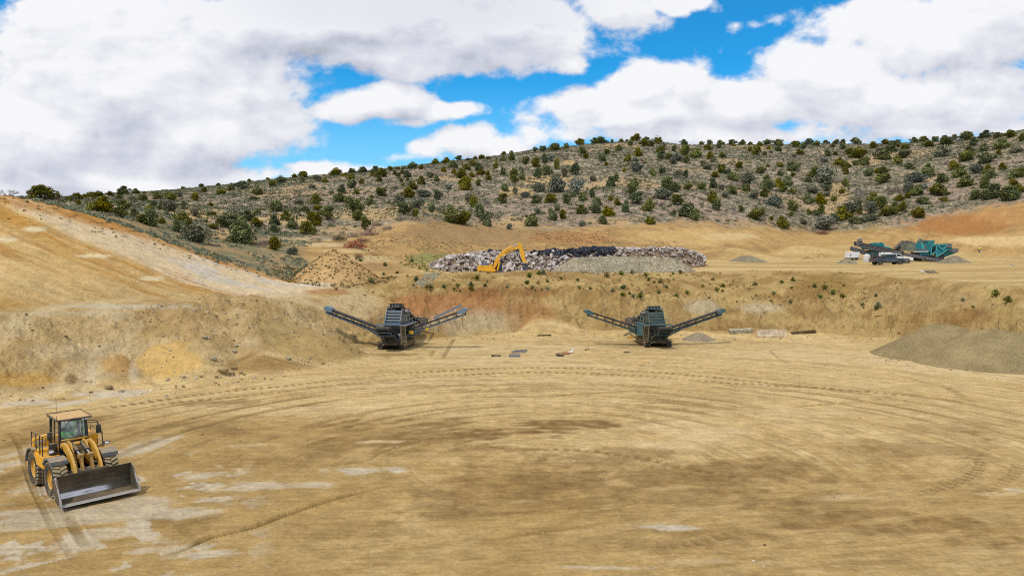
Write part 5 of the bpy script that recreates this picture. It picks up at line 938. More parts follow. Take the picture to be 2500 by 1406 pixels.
# ------------------------------------------------------------------ tracked three way screeners
def conveyor(m_belt, m_frame, p, q, w, roll=.16, n=5, up=Vector((0,0,1)), depth=.26):
    """belt and its side rails, idlers and lower chord between two points"""
    p = Vector(p); q = Vector(q); d = (q-p).normalized(); a = d.cross(up).normalized(); b2 = a.cross(d).normalized()
    m_belt.bar(p + b2*.08, q + b2*.08, w*1.12, .16, up); m_belt.bar(p - b2*depth*1.25, q - b2*depth*1.25, w*.9, .05, up)
    for s in (-1, 1):
        m_frame.bar(p + a*s*w*.5 - b2*depth*1.9, q + a*s*w*.5 - b2*depth*1.5, .08, .12, up)
    for i in range(n+1):
        c = p.lerp(q, i/n)
        for s in (-1, 1): m_frame.bar(c + a*s*w*.50 + b2*(.20 if i in (2, 4) else -.02), c + a*s*w*.50 - b2*depth*1.75, .07, .07, d) if i else None
        m_frame.bar(c - a*w*.5 - b2*depth*1.75, c + a*w*.5 - b2*depth*1.75, .06, .06, up)
def screener(loc, rz, m, BODY, BODY2, label, dusty, var):
    S_ = empty('tracked_screener', loc, rz, label, 'screening plant')
    for sx in (-1, 1):
        t = MB(); c0 = sx*1.08; t.prism([(-1.55,.0),(1.75,.0),(2.05,.22),(2.1,.5),(1.85,.76),(-1.65,.76),(-1.95,.5),(-1.9,.22)], 'x', c0-.2, c0+.2)
        for y in np.linspace(-1.5, 1.7, 15): t.box(c0-.25, c0+.25, y-.07, y+.07, .755, .80)
        for k, z in enumerate((.06,.22,.40,.58,.72)): t.box(c0-.25, c0+.25, -2.0+.05*abs(z-.38)*4, -1.86, z-.05, z+.05)
        tk = t.build('track', BLK, S_); t = MB(); t.box(c0-.22, c0+.22, -1.3, 1.5, .25, .52, .03); [t.cyl((c0, y, .38), .27, .46, 'x', 16) for y in (-1.6, 1.75)]; t.build('track_frame', dusty, tk)
    f = MB(); f.box(-.85,.85,-.95,4.2,.72,1.02); f.box(-.9,-.7,-1.6,4.0,1.0,1.35); f.box(.7,.9,-1.6,4.0,1.0,1.35)
    for x in (-.85,.85):
        f.bar((x,-1.35,1.0),(x,-1.1,2.5),.14,.16,(1,0,0)); f.bar((x,1.4,1.0),(x,1.5,3.1),.14,.16,(1,0,0)); f.bar((x,-.9,1.0),(x,1.3,2.4),.09,.1,(1,0,0)); f.bar((x*.9,-1.9,.8),(x*.8,-2.9,1.55),.08,.1,(1,0,0))
    f.build('main_frame', BODY, S_); uc = MB(); uc.box(-.8,.8,-1.9,-1.0,.45,1.0); uc.prism([(-1.95,.42),(-1.3,1.5),(-1.0,1.5),(-1.0,.42)],'x',-.82,.82); uc.build('belly_guard', BLK, S_); ug = MB(); ug.bar((-.7,-2.0,.62),(.7,-2.0,.62),.06,.07); [ug.box(x-.03,x+.03,-2.02,-1.97,.5,.62) for x in np.linspace(-.5,.5,7)]; ug.build('scraper_bar', dusty, S_)
    u_ = MB(); u_.box(-.84,.84,-1.0,2.2,1.03,2.3); u_.prism([(-1.0,1.9),(2.2,1.9),(2.0,2.5),(-.9,2.3)],'x',-.65,.65); u_.build('discharge_chute', BLK, S_)
    # tail conveyor reaching towards the viewer
    b_ = MB(); fr = MB(); x1 = m*.0; conveyor(b_, fr, (x1,-.9,1.05),(x1,-4.0,2.22),1.15,n=5,depth=.2); b_.cyl((x1,-4.05,2.24),.24,1.3,'x',18); fr.box(x1-.62,x1+.62,-4.0,-3.2,1.55,1.6); fr.bar((x1-.5,-1.9,.85),(x1-.45,-3.2,1.62),.07,.08,(1,0,0)); fr.bar((x1+.5,-1.9,.85),(x1+.45,-3.2,1.62),.07,.08,(1,0,0)); fr.tube([(x1-.68,-3.7,2.72),(x1+.68,-3.7,2.72)],.03,6); [fr.tube([(x1+s*.66,-3.7,2.72),(x1+s*.62,-3.7,2.2)],.025,6) for s in (-1,1)]
    under = MB(); under.prism([(-3.85,1.90),(-1.3,.92),(-1.3,.96),(-3.85,1.94)],'x',x1-.52,x1+.52); [under.bar((x1-.55,-1.6-.55*i,1.0+.21*i),(x1+.55,-1.6-.55*i,1.0+.21*i),.05,.07) for i in range(5)]
    tf = fr.build('tail_conveyor', BODY, S_); b_.build('belt', BELT, tf, True); under.build('return_belt', dusty, tf)
    # screen box with its stepped decks
    sb = MB()
    for sx in (-1, 1): sb.prism([(-1.45,2.42),(-1.32,2.75),(-.62,3.92),(1.6,3.75),(1.7,2.75),(1.4,2.42)], 'x', sx*.78-.04, sx*.78+.04)
    sb.box(-.76,.76,.6,1.5,2.5,3.6); scb = sb.build('screen_box', BODY, S_)
    dk = MB(); dk.prism([(-1.18,2.45),(-.45,3.68),(.6,3.68),(.6,2.45)], 'x', -.74, .74); dk.build('screen_deck', BLK, scb)
    sl_ = MB()
    for i in range(5):
        y = -1.36+.165*i; z = 2.48+.285*i; sl_.bar((-.76,y-.03,z+.05),(.76,y-.03,z+.05),.10,.15)
        if var == 0: [sl_.box(x-.015,x+.015,y-.09,y-.04,z,z+.14) for x in np.linspace(-.6,.6,6)]
    sl_.build('deck_slats', BODY2, scb)
    hd = MB(); hd.box(-.60,.60,-.30,.5,3.92,4.34,.04); hd.bar((-.64,-.34,4.36),(.64,-.34,4.36),.06,.06); hd.box(-.55,.55,-.33,-.29,3.98,4.28); h_ = hd.build('feed_conveyor', BLK if var == 0 else BODY, S_); [MB().box(x-.05,x+.05,-.38,-.33,4.0,4.26).build('belt_cleat', MGY, h_) for x in (-.28,0,.28)]
    b_ = MB(); fr = MB(); conveyor(b_, fr, (0,6.6,1.75),(0,.4,3.95),1.0,n=6); fr.build('feed_frame', BODY, h_); b_.build('feed_belt', BELT, h_)
    hp = MB(); hp.prism([(4.6,1.6),(4.2,2.35),(7.4,2.35),(7.1,1.6)], 'x', -1.15, -1.07); hp.prism([(4.6,1.6),(4.2,2.35),(7.4,2.35),(7.1,1.6)], 'x', 1.07, 1.15); hp.box(-1.15,1.15,7.3,7.4,1.6,2.35); hp.build('hopper', DGY, S_)
    for c_m, r_m, l_m in (((-m*.95,.6,4.0),.13,.35),((m*.98,.2,3.55),.2,.3),((m*1.0,.9,3.5),.12,.3)): mo = MB(); mo.cyl(c_m, r_m, l_m, 'x', 14); mo.build('drive_motor', MGY, S_, True)
    # walkway, rails, ladder, engine house on the working side
    w = MB(); w.box(-1.55,1.5,-1.72,-1.38,2.34,2.42); w.box(min(m*.85,m*1.5),max(m*.85,m*1.5),-1.7,2.2,2.30,2.36); w.box(min(-m*.85,-m*1.3),max(-m*.85,-m*1.3),-1.6,1.6,2.30,2.36); wk = w.build('walkway', BODY2, S_)
    for sx, xe in ((m,1.48),(-m,1.45)):
        r_ = MB()
        for y in (-1.65,-.6,.5,1.6): r_.tube([(sx*xe,y,2.36),(sx*(xe+.02),y+.1,3.32)],.022,6)
        r_.tube([(sx*xe,-1.62,3.3),(sx*xe,1.7,3.32)],.022,6); r_.tube([(sx*xe,-1.63,2.85),(sx*xe,1.65,2.86)],.018,6); r_.tube([(sx*xe,-1.62,3.3),(sx*.88,-1.66,2.9)],.018,6)
        if var == 0 and sx == m: r_.tube([(-.85,-1.7,2.86),(1.48,-1.68,2.86)],.018,6)
        r_.build('guard_rail', MGY, wk, True)
    l_ = MB(); [l_.bar((m*x,-1.75,2.4),(m*(x+.28),-2.25,.55),.05,.12) for x in (.92,1.42)]; [l_.bar((m*(.92+.028*i),-1.78-.05*i,2.3-.185*i),(m*(1.42+.028*i),-1.78-.05*i,2.3-.185*i),.14,.035) for i in range(10)]; l_.build('ladder', dusty, S_)
    e_ = MB(); e_.box(min(m*.95,m*1.7),max(m*.95,m*1.7),.5,3.1,1.1,1.95,.04); en = e_.build('engine_house', BODY if var else MGY, S_); e_ = MB(); e_.tube([(m*1.62,1.9,2.2),(m*1.62,1.9,3.1)],.05,8); e_.build('exhaust_pipe', DGY, en, True)
    [MB().box(min(m*1.75,m*1.77),max(m*1.75,m*1.77),.5+.85*i,1.2+.85*i,1.2,1.85).build('door', BODY2 if var else DGY, en) for i in range(3)]
    if var: pz = MB(); pz.add([(m*1.5,-1.5,1.2),(m*1.95,-.9,1.2),(m*1.95,-.9,2.75),(m*1.5,-1.5,2.55),(m*1.47,-1.48,1.2),(m*1.92,-.88,1.2),(m*1.92,-.88,2.75),(m*1.47,-1.48,2.55)], [(0,1,2,3),(7,6,5,4),(0,4,5,1),(1,5,6,2),(2,6,7,3),(3,7,4,0)]); pz.build('open_door', BODY2, S_)
    # the two side conveyors
    for sx in (-1, 1):
        tip = (sx*(6.95 if var == 0 else 6.75),-.45,3.72); b_ = MB(); fr = MB(); conveyor(b_, fr, (sx*.9,-.45,1.62), tip, .62, n=7, depth=.22)
        kx = 3.15; fr.bar((sx*1.15,-.72,.98),(sx*kx,-.70,2.02),.08,.10); fr.bar((sx*1.15,-.18,.98),(sx*kx,-.20,2.02),.08,.10); fr.bar((sx*kx,-.75,2.6),(sx*kx,-.75,1.95),.1,.1,(1,0,0)); fr.bar((sx*1.0,-.75,1.1),(sx*kx*.98,-.74,2.3),.05,.05)
        fr.bar((sx*kx,-.45,1.98),(sx*6.4,-.45,3.28),.07,.08)
        cf = fr.build('side_conveyor', BODY, S_); b_.build('belt', BELT, cf)
        hd = MB(); hd.prism([(sx*6.35,3.42),(sx*6.45,3.86),(sx*7.0,4.08),(sx*7.28,3.98),(sx*7.22,3.72),(sx*6.8,3.5)], 'y', -.86, -.04); hd.build('head_cover', BODY2, cf)
        if var == 0 and sx == 1:
            fo = MB(); fo.bar((3.9,-.2,2.98),(6.6,-.15,4.28),.3,.16); fo.build('folded_section', BODY2, cf); fo = MB(); fo.bar((3.7,-.3,3.0),(6.2,-.3,4.24),.06,.05); fo.build('red_guard_bar', paint('faded_red_paint', (.42,.16,.15), .6), cf)
            for xx, zz, w2 in ((1.75,1.62,.22),(3.35,1.98,.14)): sgn = MB(); sgn.box(xx-w2, xx+w2, -.86,-.83, zz-w2*.7, zz+w2*.7); sgn.build('yellow_sign', paint('yellow_sign', tuple(alb(250,196,10)), .5, 0, .05, .05, .05), cf)
    if var:
        hs = MB(); hs.tube([(1.45,-1.2,.9),(1.6,-1.3,.6),(1.55,-1.3,.35),(1.35,-1.2,.3)],.03,6); hs.build('orange_hose', paint('orange_hose', (.55,.2,.04), .6), S_, True); hs = MB(); hs.box(-2.9,-2.3,-.8,-.6,.8,1.05); hs.build('yellow_guard', YELD, S_)
    return S_
BG = paint('blue_grey_paint', (.062,.088,.120), .45, 0, .22, .25, .3, 1.8); BG2 = paint('pale_blue_grey_paint', (.13,.195,.265), .45, 0, .14, .12, .25, 1.8); TQ = paint('dark_teal_paint', (.018,.062,.068), .45, 0, .22, .25, .3, 1.8); TQ2 = paint('teal_grey_paint', (.04,.105,.118), .5, 0, .18, .15, .3, 1.8); DST = paint('dust_coated_steel', tuple(alb(150,130,92,.8)), .9, 0, .4, .4, .5, 2.5)
s1 = at(962, 857, 70.6); s1.z = float(gz(s1.x, s1.y + .5)); s1.y += 1.7
screener(s1, R(-9), 1, BG, BG2, 'blue grey tracked screening machine with side conveyors raised and a yellow sign', DST, 0)
s2 = at(1603, 848, 72.6); s2.z = float(gz(s2.x, s2.y + .5)); s2.y += 1.7
screener(s2, R(5), -1, TQ, TQ2, 'dark teal tracked screening machine with side conveyors raised like wings', DST, 1).scale = (1, 1, .91)
# ------------------------------------------------------------------ crushing spread on the far bench
TEAL = paint('teal_paint', (.006,.18,.20), .42, 0, .08, .12, .2, .9); TEALL = paint('light_teal_paint', (.05,.33,.35), .45, 0, .1, .15, .2, .9); GRN = paint('dusty_green_steel', (.12,.16,.13), .7, 0, .5, .4, .3, 1.2); CGY = paint('grey_conveyor_steel', (.13,.125,.15), .6, 0, .4, .4, .3, 1.5); YSG = paint('yellow_guard_paint', tuple(alb(240,190,20)), .5)
class PX:
    """plan by side elevation: outlines surveyed side on, built at their own distance with a real depth"""
    def __init__(s, name, u0, vb, d, label, cat):
        s.d = d; s.u0 = u0; x = sk(u0, vb)[0]*d; s.zg = float(gz(x, d)); s.root = empty(name, (x, d, s.zg), 0, label, cat); s.k = d/F
        s.z0 = H0 + sk(CU, vb)[1]*d - s.zg
        s.root.location.z = s.zg
        s.vb = vb
    def c(s, u, v): return ((u-s.u0)*s.k, max((s.vb - v)*s.k, -.05))
    def prism(s, name, pts, y0, y1, mat, parent=None): m = MB(); m.prism([s.c(*p) for p in pts], 'y', y0, y1); return m.build(name, mat, parent or s.root)
    def bar(s, m, p, q, w, h, y=0): a, b2 = s.c(*p), s.c(*q); m.bar((a[0],y,a[1]),(b2[0],y,b2[1]),w,h,(0,1,0)); return m
a_ = PX('mobile_screen', 2150, 630, 176, 'teal tracked screen with a tank shaped engine house, behind the lattice conveyor', 'screening plant')
for y in (-1.2, 1.2): a_.prism('track', [(2124,630),(2178,630),(2182,626),(2180,621),(2126,621),(2121,626)], y-.3, y+.3, BLK)
a_.prism('main_frame', [(2114,611),(2128,606),(2186,616),(2184,622),(2120,622)], -1.1, 1.1, TQ)
hp = a_.prism('hopper', [(2103,597),(2143,588),(2151,592),(2146,604),(2112,605)], -1.5, -1.35, TEAL); a_.prism('hopper_wing', [(2103,597),(2143,588),(2151,592),(2146,604),(2112,605)], 1.35, 1.5, TEAL, hp); a_.prism('hopper_floor', [(2110,601),(2147,600),(2146,605),(2112,606)], -1.34, 1.34, TQ, hp)
m = MB(); p, q = a_.c(2131,596), a_.c(2171,610); m.tube([(p[0],-.6,p[1]),((p[0]+q[0])/2,-.6,(p[1]+q[1])/2),(q[0],-.6,q[1])],.85,18); eh = m.build('engine_house', TEAL, a_.root, True)
m = MB(); p, q = a_.c(2149,598.5), a_.c(2160,603); m.bar((p[0],-1.46,p[1]),(q[0],-1.46,q[1]),.05,.2,(0,1,0)); m.build('white_decal', WHT, eh)
a_.prism('tail_unit', [(2114,613),(2128,611),(2132,622),(2118,624)], -1.0, 1.0, TEAL); a_.prism('yellow_guard', [(2170,602),(2175,602),(2175,607),(2170,607)], -1.3, -1.1, YSG)
m = MB(); a_.bar(m, (2076,602), (2122,615), .9, .35); a_.bar(m, (2076,604), (2120,618), .7, .12); m.build('lower_conveyor', DGY, a_.root)
m = MB(); a_.bar(m, (2174,617), (2206,588), 1.2, .9); cv_ = m.build('incline_conveyor', BLK, a_.root); a_.prism('conveyor_guard', [(2200,586),(2207,584),(2229,588),(2216,595),(2198,596)], -.9, .9, DGY, cv_); m = MB(); a_.bar(m, (2172,612), (2203,585), .08, .2, -.65); m.build('side_rail', MGY, cv_)
m = MB(); [a_.bar(m, p, q, .15, .15, y) for y in (-.9,.9) for p, q in (((2150,622),(2160,612)),((2140,622),(2136,608)))]; m.build('leg_brace', TQ, a_.root)
b_ = PX('mobile_crusher', 2260, 640, 168, 'big teal tracked crusher with a square hopper tower, right of the conveyors', 'crusher')
for y in (-1.25, 1.25): b_.prism('track', [(2238,640),(2292,640),(2297,635),(2294,630),(2240,630),(2235,635)], y-.3, y+.3, BLK)
b_.prism('main_frame', [(2226,616),(2300,622),(2296,631),(2232,630)], -.95, .95, BLK)
b_.prism('generator_house', [(2204,596),(2236,595),(2240,600),(2240,615),(2206,614)], -1.35, 1.35, GRN); b_.prism('hood', [(2226,598),(2236,595),(2244,602),(2246,613),(2228,614)], -1.42, -1.36, TEAL)
b_.prism('curved_cover', [(2238,595),(2243,597),(2247,604),(2248,614),(2243,614)], -1.45, 1.45, TEALL); b_.prism('service_deck', [(2222,615.5),(2256,615),(2256,617),(2222,617.5)], -1.6, 1.6, WHT)
t_ = b_.prism('crusher_tower', [(2247,599),(2258,597),(2263,600),(2264,612),(2256,620),(2248,618)], -1.3, 1.3, TEAL); b_.prism('radiator', [(2247.5,601),(2252.5,600),(2252.5,611),(2247.5,612)], -1.36, -1.31, DGY, t_)
b_.prism('square_hopper', [(2254,590),(2272,589.5),(2271,601),(2256,601)], -1.4, 1.4, TEAL); b_.prism('lower_housing', [(2236,617),(2258,616),(2262,626),(2240,626)], -1.1, 1.1, TEAL)
for y in (-1.3, 1.3):
  m = MB(); [b_.bar(m, p, q, .22, .22, y) for p, q in (((2265,603),(2277,599)),((2265,603),(2264,626)),((2277,599),(2277,630)),((2277,599),(2302,599.5)),((2278,600),(2293,614)),((2302,600),(2292,614)),((2277,630),(2303,612)),((2264,625),(2277,616)))]; m.build('side_frame', TEALL, b_.root)
b_.prism('side_panel', [(2278,601),(2301,600),(2303,611),(2279,628)], -1.15, 1.15, TEAL); b_.prism('yellow_guard', [(2267,621),(2273,621),(2273,626),(2267,626)], -1.25, -1.05, YSG)
m = MB(); b_.bar(m, (2280,630), (2318,606), .9, .35); b_.bar(m, (2284,634), (2334,614), 1.0, .4, .4); b_.bar(m, (2300,602.5), (2318,602.5), 1.0, .35, -.3); b_.bar(m, (2303,608), (2318,607.5), 1.0, .2, -.6); cv_ = m.build('discharge_conveyor', TEAL, b_.root); m = MB(); b_.bar(m, (2312,612), (2336,614), .9, .3, -.3); b_.bar(m, (2303,602), (2318,602), .8, .45, -.7); m.build('belt', CGY, cv_)
m = MB(); b_.bar(m, (2243,588), (2256,596), .9, .5, .4); b_.bar(m, (2243,597), (2248,586), .6, .4, .5); m.build('feed_chute', GRN, b_.root)
m = MB(); [b_.bar(m, (u, 615), (u, 610), .05, .05, -1.55) for u in range(2222, 2257, 5)]; b_.bar(m, (2222,610.3), (2256,610), .05, .05, -1.55); b_.bar(m, (2222,612.6), (2256,612.3), .04, .04, -1.55); m.build('guard_rail', MGY, b_.root)
c_v = PX('stacking_conveyor', 2190, 641, 160, 'long grey lattice conveyor slanting down across the front of the teal machines', 'conveyor')
m = MB(); P0, P1 = (2086,599), (2206,623)
for y in (-.45, .45):
    c_v.bar(m, (2086,596.5), (2206,620), .09, .09, y); c_v.bar(m, (2086,603), (2206,625.5), .09, .09, y)
    for i in range(19):
        f0, f1 = i/19, (i+.5)/19; f2 = (i+1)/19; U_ = lambda f: 2086+120*f; Tp = lambda f: (U_(f), 596.5+23.5*f); Bt = lambda f: (U_(f), 603+22.5*f); c_v.bar(m, Bt(f0), Tp(f1), .06, .06, y); c_v.bar(m, Tp(f1), Bt(f2), .06, .06, y)
lt = m.build('lattice_frame', CGY, c_v.root); m = MB(); c_v.bar(m, (2084,596), (2206,620.3), .75, .12); m.build('belt', BELT, lt)
c_v.prism('trough', [(2204,619),(2292,636),(2294,641),(2286,641.5),(2204,626)], -.6, .6, CGY)
m = MB(); [c_v.bar(m, (u, 619.5+(u-2204)*.195), (u, 626+(u-2204)*.19), .08, .08, -.64) for u in range(2208, 2290, 8)]; m.build('trough_ribs', DGY, c_v.root)
c_v.prism('head_drive', [(2086,597),(2094,590),(2101,590),(2102,598),(2090,602)], -.6, .6, DGY); m = MB(); p = c_v.c(2096,592); m.cyl((p[0],-.3,p[1]+.3),.35,.9,'y',12); m.build('motor', MGY, c_v.root, True)
for y in (-.7, .7): m = MB(); p = c_v.c(2250,636.5); m.cyl((p[0],y,.42),.42,.3,'y',16); m.build('wheel', RUB, c_v.root, True)
m = MB(); p = c_v.c(2250,630); m.bar((p[0],-.7,.42),(p[0],-.3,p[1]),.12,.12,(1,0,0)); m.bar((p[0],.7,.42),(p[0],.3,p[1]),.12,.12,(1,0,0)); m.bar((p[0],-.8,.42),(p[0],.8,.42),.12,.12); m.build('axle_frame', DGY, c_v.root)
k_ = PX('old_conveyor', 1450, 612, 140, 'dark idle conveyor poking out of the black asphalt heap', 'conveyor')
m = MB(); [k_.bar(m, (1415,599), (1502,609), .08, .12, y) for y in (-.35,.35)]; [k_.bar(m, (1416,601.5), (1500,611), .06, .08, y) for y in (-.35,.35)]; [k_.bar(m, (1416+6*i, 599.3+.69*i), (1419+6*i, 602+.69*i), .05, .05, y) for i in range(14) for y in (-.35,.35)]; fr = m.build('frame', BLK, k_.root); m = MB(); k_.bar(m, (1415,598.7), (1500,608.5), .6, .08); m.build('belt', DGY, fr); k_.prism('head_drive', [(1414,600),(1418,596),(1420,592.5),(1422,598),(1422,602),(1415,602)], -.4, .4, BLK); m = MB(); [k_.bar(m, (1475,606), (1470+8*i, 614), .1, .1, .3*(2*i-1)) for i in range(2)]; m.build('leg', BLK, k_.root)
# ------------------------------------------------------------------ pickups
def pickup(loc, rz, paintm, label, cap=False):
    P_ = empty('pickup_truck', loc, rz, label, 'pickup truck')      # local +X is forward
    m = MB(); m.prism([(-3.05,.62),(-3.05,1.22),(-.95,1.22),(-.95,.62)], 'y', -.99, -.86); m.prism([(-3.05,.62),(-3.05,1.22),(-.95,1.22),(-.95,.62)], 'y', .86, .99); m.box(-3.0,-.95,-.86,.86,.62,.72); m.prism([(-.95,.55),(-.95,1.30),(.95,1.30),(1.25,1.28),(2.6,1.20),(2.95,1.10),(3.05,.95),(3.05,.58)], 'y', -.98, .98); bd = m.build('body', paintm, P_)
    m = MB(); m.prism([(-.93,1.30),(-.80,1.90),(.35,1.95),(.65,1.88),(1.30,1.30)], 'y', -.84, .84); cb = m.build('cab_roof', paintm, P_)
    for s in (-1, 1):
        m = MB(); m.prism([(-.72,1.36),(-.66,1.80),(-.10,1.83),(-.10,1.36)], 'y', min(s*.842,s*.86), max(s*.842,s*.86)); m.prism([(-.02,1.36),(-.02,1.83),(.34,1.84),(.62,1.77),(1.05,1.36)], 'y', min(s*.842,s*.86), max(s*.842,s*.86)); m.build('side_window', GLD, cb)
        m = MB(); m.box(1.0,1.14,min(s*1.0,s*1.24),max(s*1.0,s*1.24),1.32,1.56,.02); m.build('mirror', BLK, P_)
        m = MB(); m.box(-3.08,-2.98,min(s*.80,s*1.0),max(s*.80,s*1.0),.85,1.18,.01); m.build('tail_light', RED, P_); m = MB(); m.box(2.9,3.07,min(s*.62,s*.95),max(s*.62,s*.95),.85,1.06,.02); m.build('headlight', LENS, P_)
        m = MB(); m.box(-.9,1.25,min(s*.98,s*1.06),max(s*.98,s*1.06),.42,.50); m.build('running_board', BLK, P_); m = MB(); m.box(-.9,1.9,min(s*.985,s*.995),max(s*.985,s*.995),.66,.74); m.build('side_moulding', MGY, P_)
        for x in (-1.95, 1.95):
            w = MB(); w.lathe([(.22,-.13),(.40,-.15),(.44,-.12),(.44,.12),(.40,.15),(.22,.13)], (x, s*.86, .44), 'y', 24); wh = w.build('wheel', RUB, P_, True); w = MB(); w.lathe([(.001,s*.10),(.08,s*.13),(.22,s*.11),(.24,s*.14),(.24,-s*.1),(.001,-s*.1)], (x, s*.86, .44), 'y', 16); w.build('rim', DGY, wh, True)
            a = MB(); a.lathe([(.47,s*.90),(.56,s*.90),(.56,s*1.01),(.47,s*1.01)], (x,0,.46), 'y', 24); a.v = a.v; a.build('wheel_arch', BLK, P_, True)
    m = MB(); m.prism([(1.32,1.31),(.69,1.87),(.66,1.86),(1.28,1.30)], 'y', -.78, .78); m.build('windscreen', GLD, cb); m = MB(); m.prism([(-.95,1.36),(-.82,1.84),(-.84,1.84),(-.97,1.36)], 'y', -.7, .7); m.build('rear_window', GLD, cb)
    m = MB(); m.box(-3.09,-3.03,-.79,.79,.72,1.2); m.build('tailgate', paintm, P_); m = MB(); m.box(-3.2,-3.03,-.95,.95,.48,.66,.02); m.build('rear_bumper', DGY, P_); m = MB(); m.box(3.03,3.17,-.97,.97,.48,.70,.02); m.build('front_bumper', CHR, P_); m = MB(); m.box(3.04,3.09,-.6,.6,.72,1.1); [m.box(3.09,3.11,-.58,.58,.76+.08*i,.79+.08*i) for i in range(4)]; m.build('grille', BLK, P_)
    m = MB(); m.box(-2.7,2.8,-.7,.7,.38,.6); m.build('chassis', BLK, P_)
    if cap: m = MB(); m.box(-3.0,-.98,-.97,.97,1.22,2.12,.05); cp = m.build('service_canopy', WHT, P_); m = MB(); m.box(-2.5,-2.35,-.985,-.975,1.4,1.95); m.build('canopy_latch', BLK, cp); m = MB(); [m.tube([(-2.9+.0,y,2.15),(1.0,y,2.22)],.03,6) for y in (-.7,.7)]; [m.tube([(x,-.7,2.18),(x,.7,2.18)],.03,6) for x in (-2.6,-1.2,.2)]; m.build('ladder_rack', CHR, P_)
    else: m = MB(); m.box(-1.75,-1.0,-.85,.85,1.15,1.62,.04); m.build('bed_toolbox', BLK, P_)
    return P_
GRM = paint('grey_metallic', (.075,.095,.13), .32, .5, .1, .2, .1, 2)
p = on(sk(2166,655)[0]*141, 141); pickup(p, R(3), GRM, 'grey crew cab pickup parked on the bench beside the small gravel cone')
p = on(sk(2186,646)[0]*151, 151); pickup(p, R(-14), WHT, 'white service pickup with canopy parked behind the grey pickup', True)
# trailer, tank, worker
p = on(sk(2080,640)[0]*168, 168); t_ = empty('white_trailer', p, R(4), 'small white enclosed site trailer behind the gravel cone', 'trailer')
m = MB(); m.box(-1.3,1.3,-.9,.9,.62,1.95,.06); bx = m.build('box_body', WHT, t_); m = MB(); m.box(-1.05,-.88,-.93,-.9,1.0,1.5); m.build('vent', BLK, bx); m = MB(); m.box(.95,1.1,-.93,-.9,.85,1.05); m.build('lamp', BLK, bx); m = MB(); m.box(-1.35,1.35,-.8,.8,.38,.61); m.bar((1.3,0,.5),(2.2,0,.42),.1,.1); m.build('chassis', DGY, t_)
for s in (-1, 1): m = MB(); m.cyl((.5,s*.85,.36),.36,.22,'y',18); m.build('wheel', RUB, t_, True)
p = on(sk(2115.5,643)[0]*158, 158); m = MB(); m.lathe([(.001,0),(.70,0),(.72,.05),(.72,1.5),(.66,1.62),(.25,1.74),(.22,1.84),(.001,1.84)], (0,0,0), 'z', 28); [m.lathe([(.72,.3+.3*i),(.735,.33+.3*i),(.72,.36+.3*i)], (0,0,0), 'z', 28) for i in range(4)]; tk = m.build('water_tank', matte('cloudy_plastic', (.60,.585,.55), (.54,.52,.48), 3, .5), None, True); tk.location = p; tag(tk, 'upright round white plastic tank between the trailer and grey pickup', 'water tank'); m = MB(); m.cyl((.55,-.45,.12),.05,.14,'y',8); m.build('valve', BLK, tk, True)
p = on(sk(2390,641)[0]*196, 196); person(p, R(165), STAND, 'person in a yellow hi-vis jacket and dark trousers standing on the bench', VESTY, JEAN, None, 1.02)
# white striped panel and ribbed grate lying on the bench
p = on(sk(2255,669)[0]*104, 104); p.z += .12; m = MB(); m.T = Matrix.Rotation(R(18), 4, 'Y'); m.box(-.45,.45,-.5,.5,0,.06); pn = m.build('loose_panel', WHT); pn.location = p; pn.rotation_euler = (R(24), 0, .2); tag(pn, 'white panel with black bands lying tilted on the bench edge', 'panel'); m = MB(); m.T = Matrix.Rotation(R(18), 4, 'Y'); m.box(-.3,-.16,-.505,.505,.061,.07); m.box(.1,.24,-.505,.505,.061,.07); m.build('black_band', BLK, pn)
p = on(sk(2274,668)[0]*104, 104); p.z += .05; m = MB(); m.box(-.75,.75,-.5,-.42,0,.2); m.box(-.75,.75,.42,.5,0,.2); [m.box(x-.035,x+.035,-.42,.42,.02,.19) for x in np.linspace(-.7,.7,12)]; g_ = m.build('steel_grate', DGY); g_.location = p; g_.rotation_euler = (R(20),0,.1); tag(g_, 'dark ribbed steel grate lying beside the white panel', 'grate')
# ------------------------------------------------------------------ barriers and beams at the foot of the cut
CON = matte('weathered_concrete', tuple(alb(234,212,184)), tuple(alb(196,174,142)), 2.5, .9, .02); CONG = matte('grey_concrete', tuple(alb(196,184,160)), tuple(alb(150,136,108)), 3, .9, .02); TIM = matte('old_timber', tuple(alb(122,104,66)), tuple(alb(84,70,44)), 3, .9, .02)
jer = [(-.30,0),(-.30,.08),(-.17,.30),(-.09,.82),(.09,.82),(.17,.30),(.30,.08),(.30,0)]
def chip(m, amt, seed):
    r = random.Random(seed); m.v = [v + Vector((r.uniform(-amt,amt), r.uniform(-amt,amt), r.uniform(-amt,amt))) for v in m.v]
def barrier(name, u, v, d, L, mat, label, prof, tilt, seed, cat='concrete barrier'):
    p = hit(u, v, 60); m = MB(); n = 8
    for i in range(n):
        m.prism(prof, 'x', -L/2 + L*i/n, -L/2 + L*(i+1)/n - .002)
    chip(m, .018, seed); o = m.build(name, mat); o.location = p - Vector((0,0,.06)); o.rotation_euler = tilt; tag(o, label, cat); return o
barrier('concrete_barrier', 1883, 822, 80.5, 3.15, CON, 'pale pinkish concrete barrier standing in the middle at the foot of the cut', jer, (0,0,R(-3)), 1)
barrier('concrete_barrier', 1811, 815, 83, 2.6, CONG, 'grey toppled concrete barrier with broken top left of the pale one', [(0,-.1),(.0,.45),(.3,.62),(.8,.55),(.85,.3),(.6,0)], (0,R(-2),R(4)), 2)
barrier('timber_beam', 1962, 815, 83, 2.7, TIM, 'dark weathered timber beam lying right of the pale concrete barrier', [(-.2,0),(-.2,.3),(.2,.3),(.2,0)], (0,R(-5),R(3)), 3, 'beam')
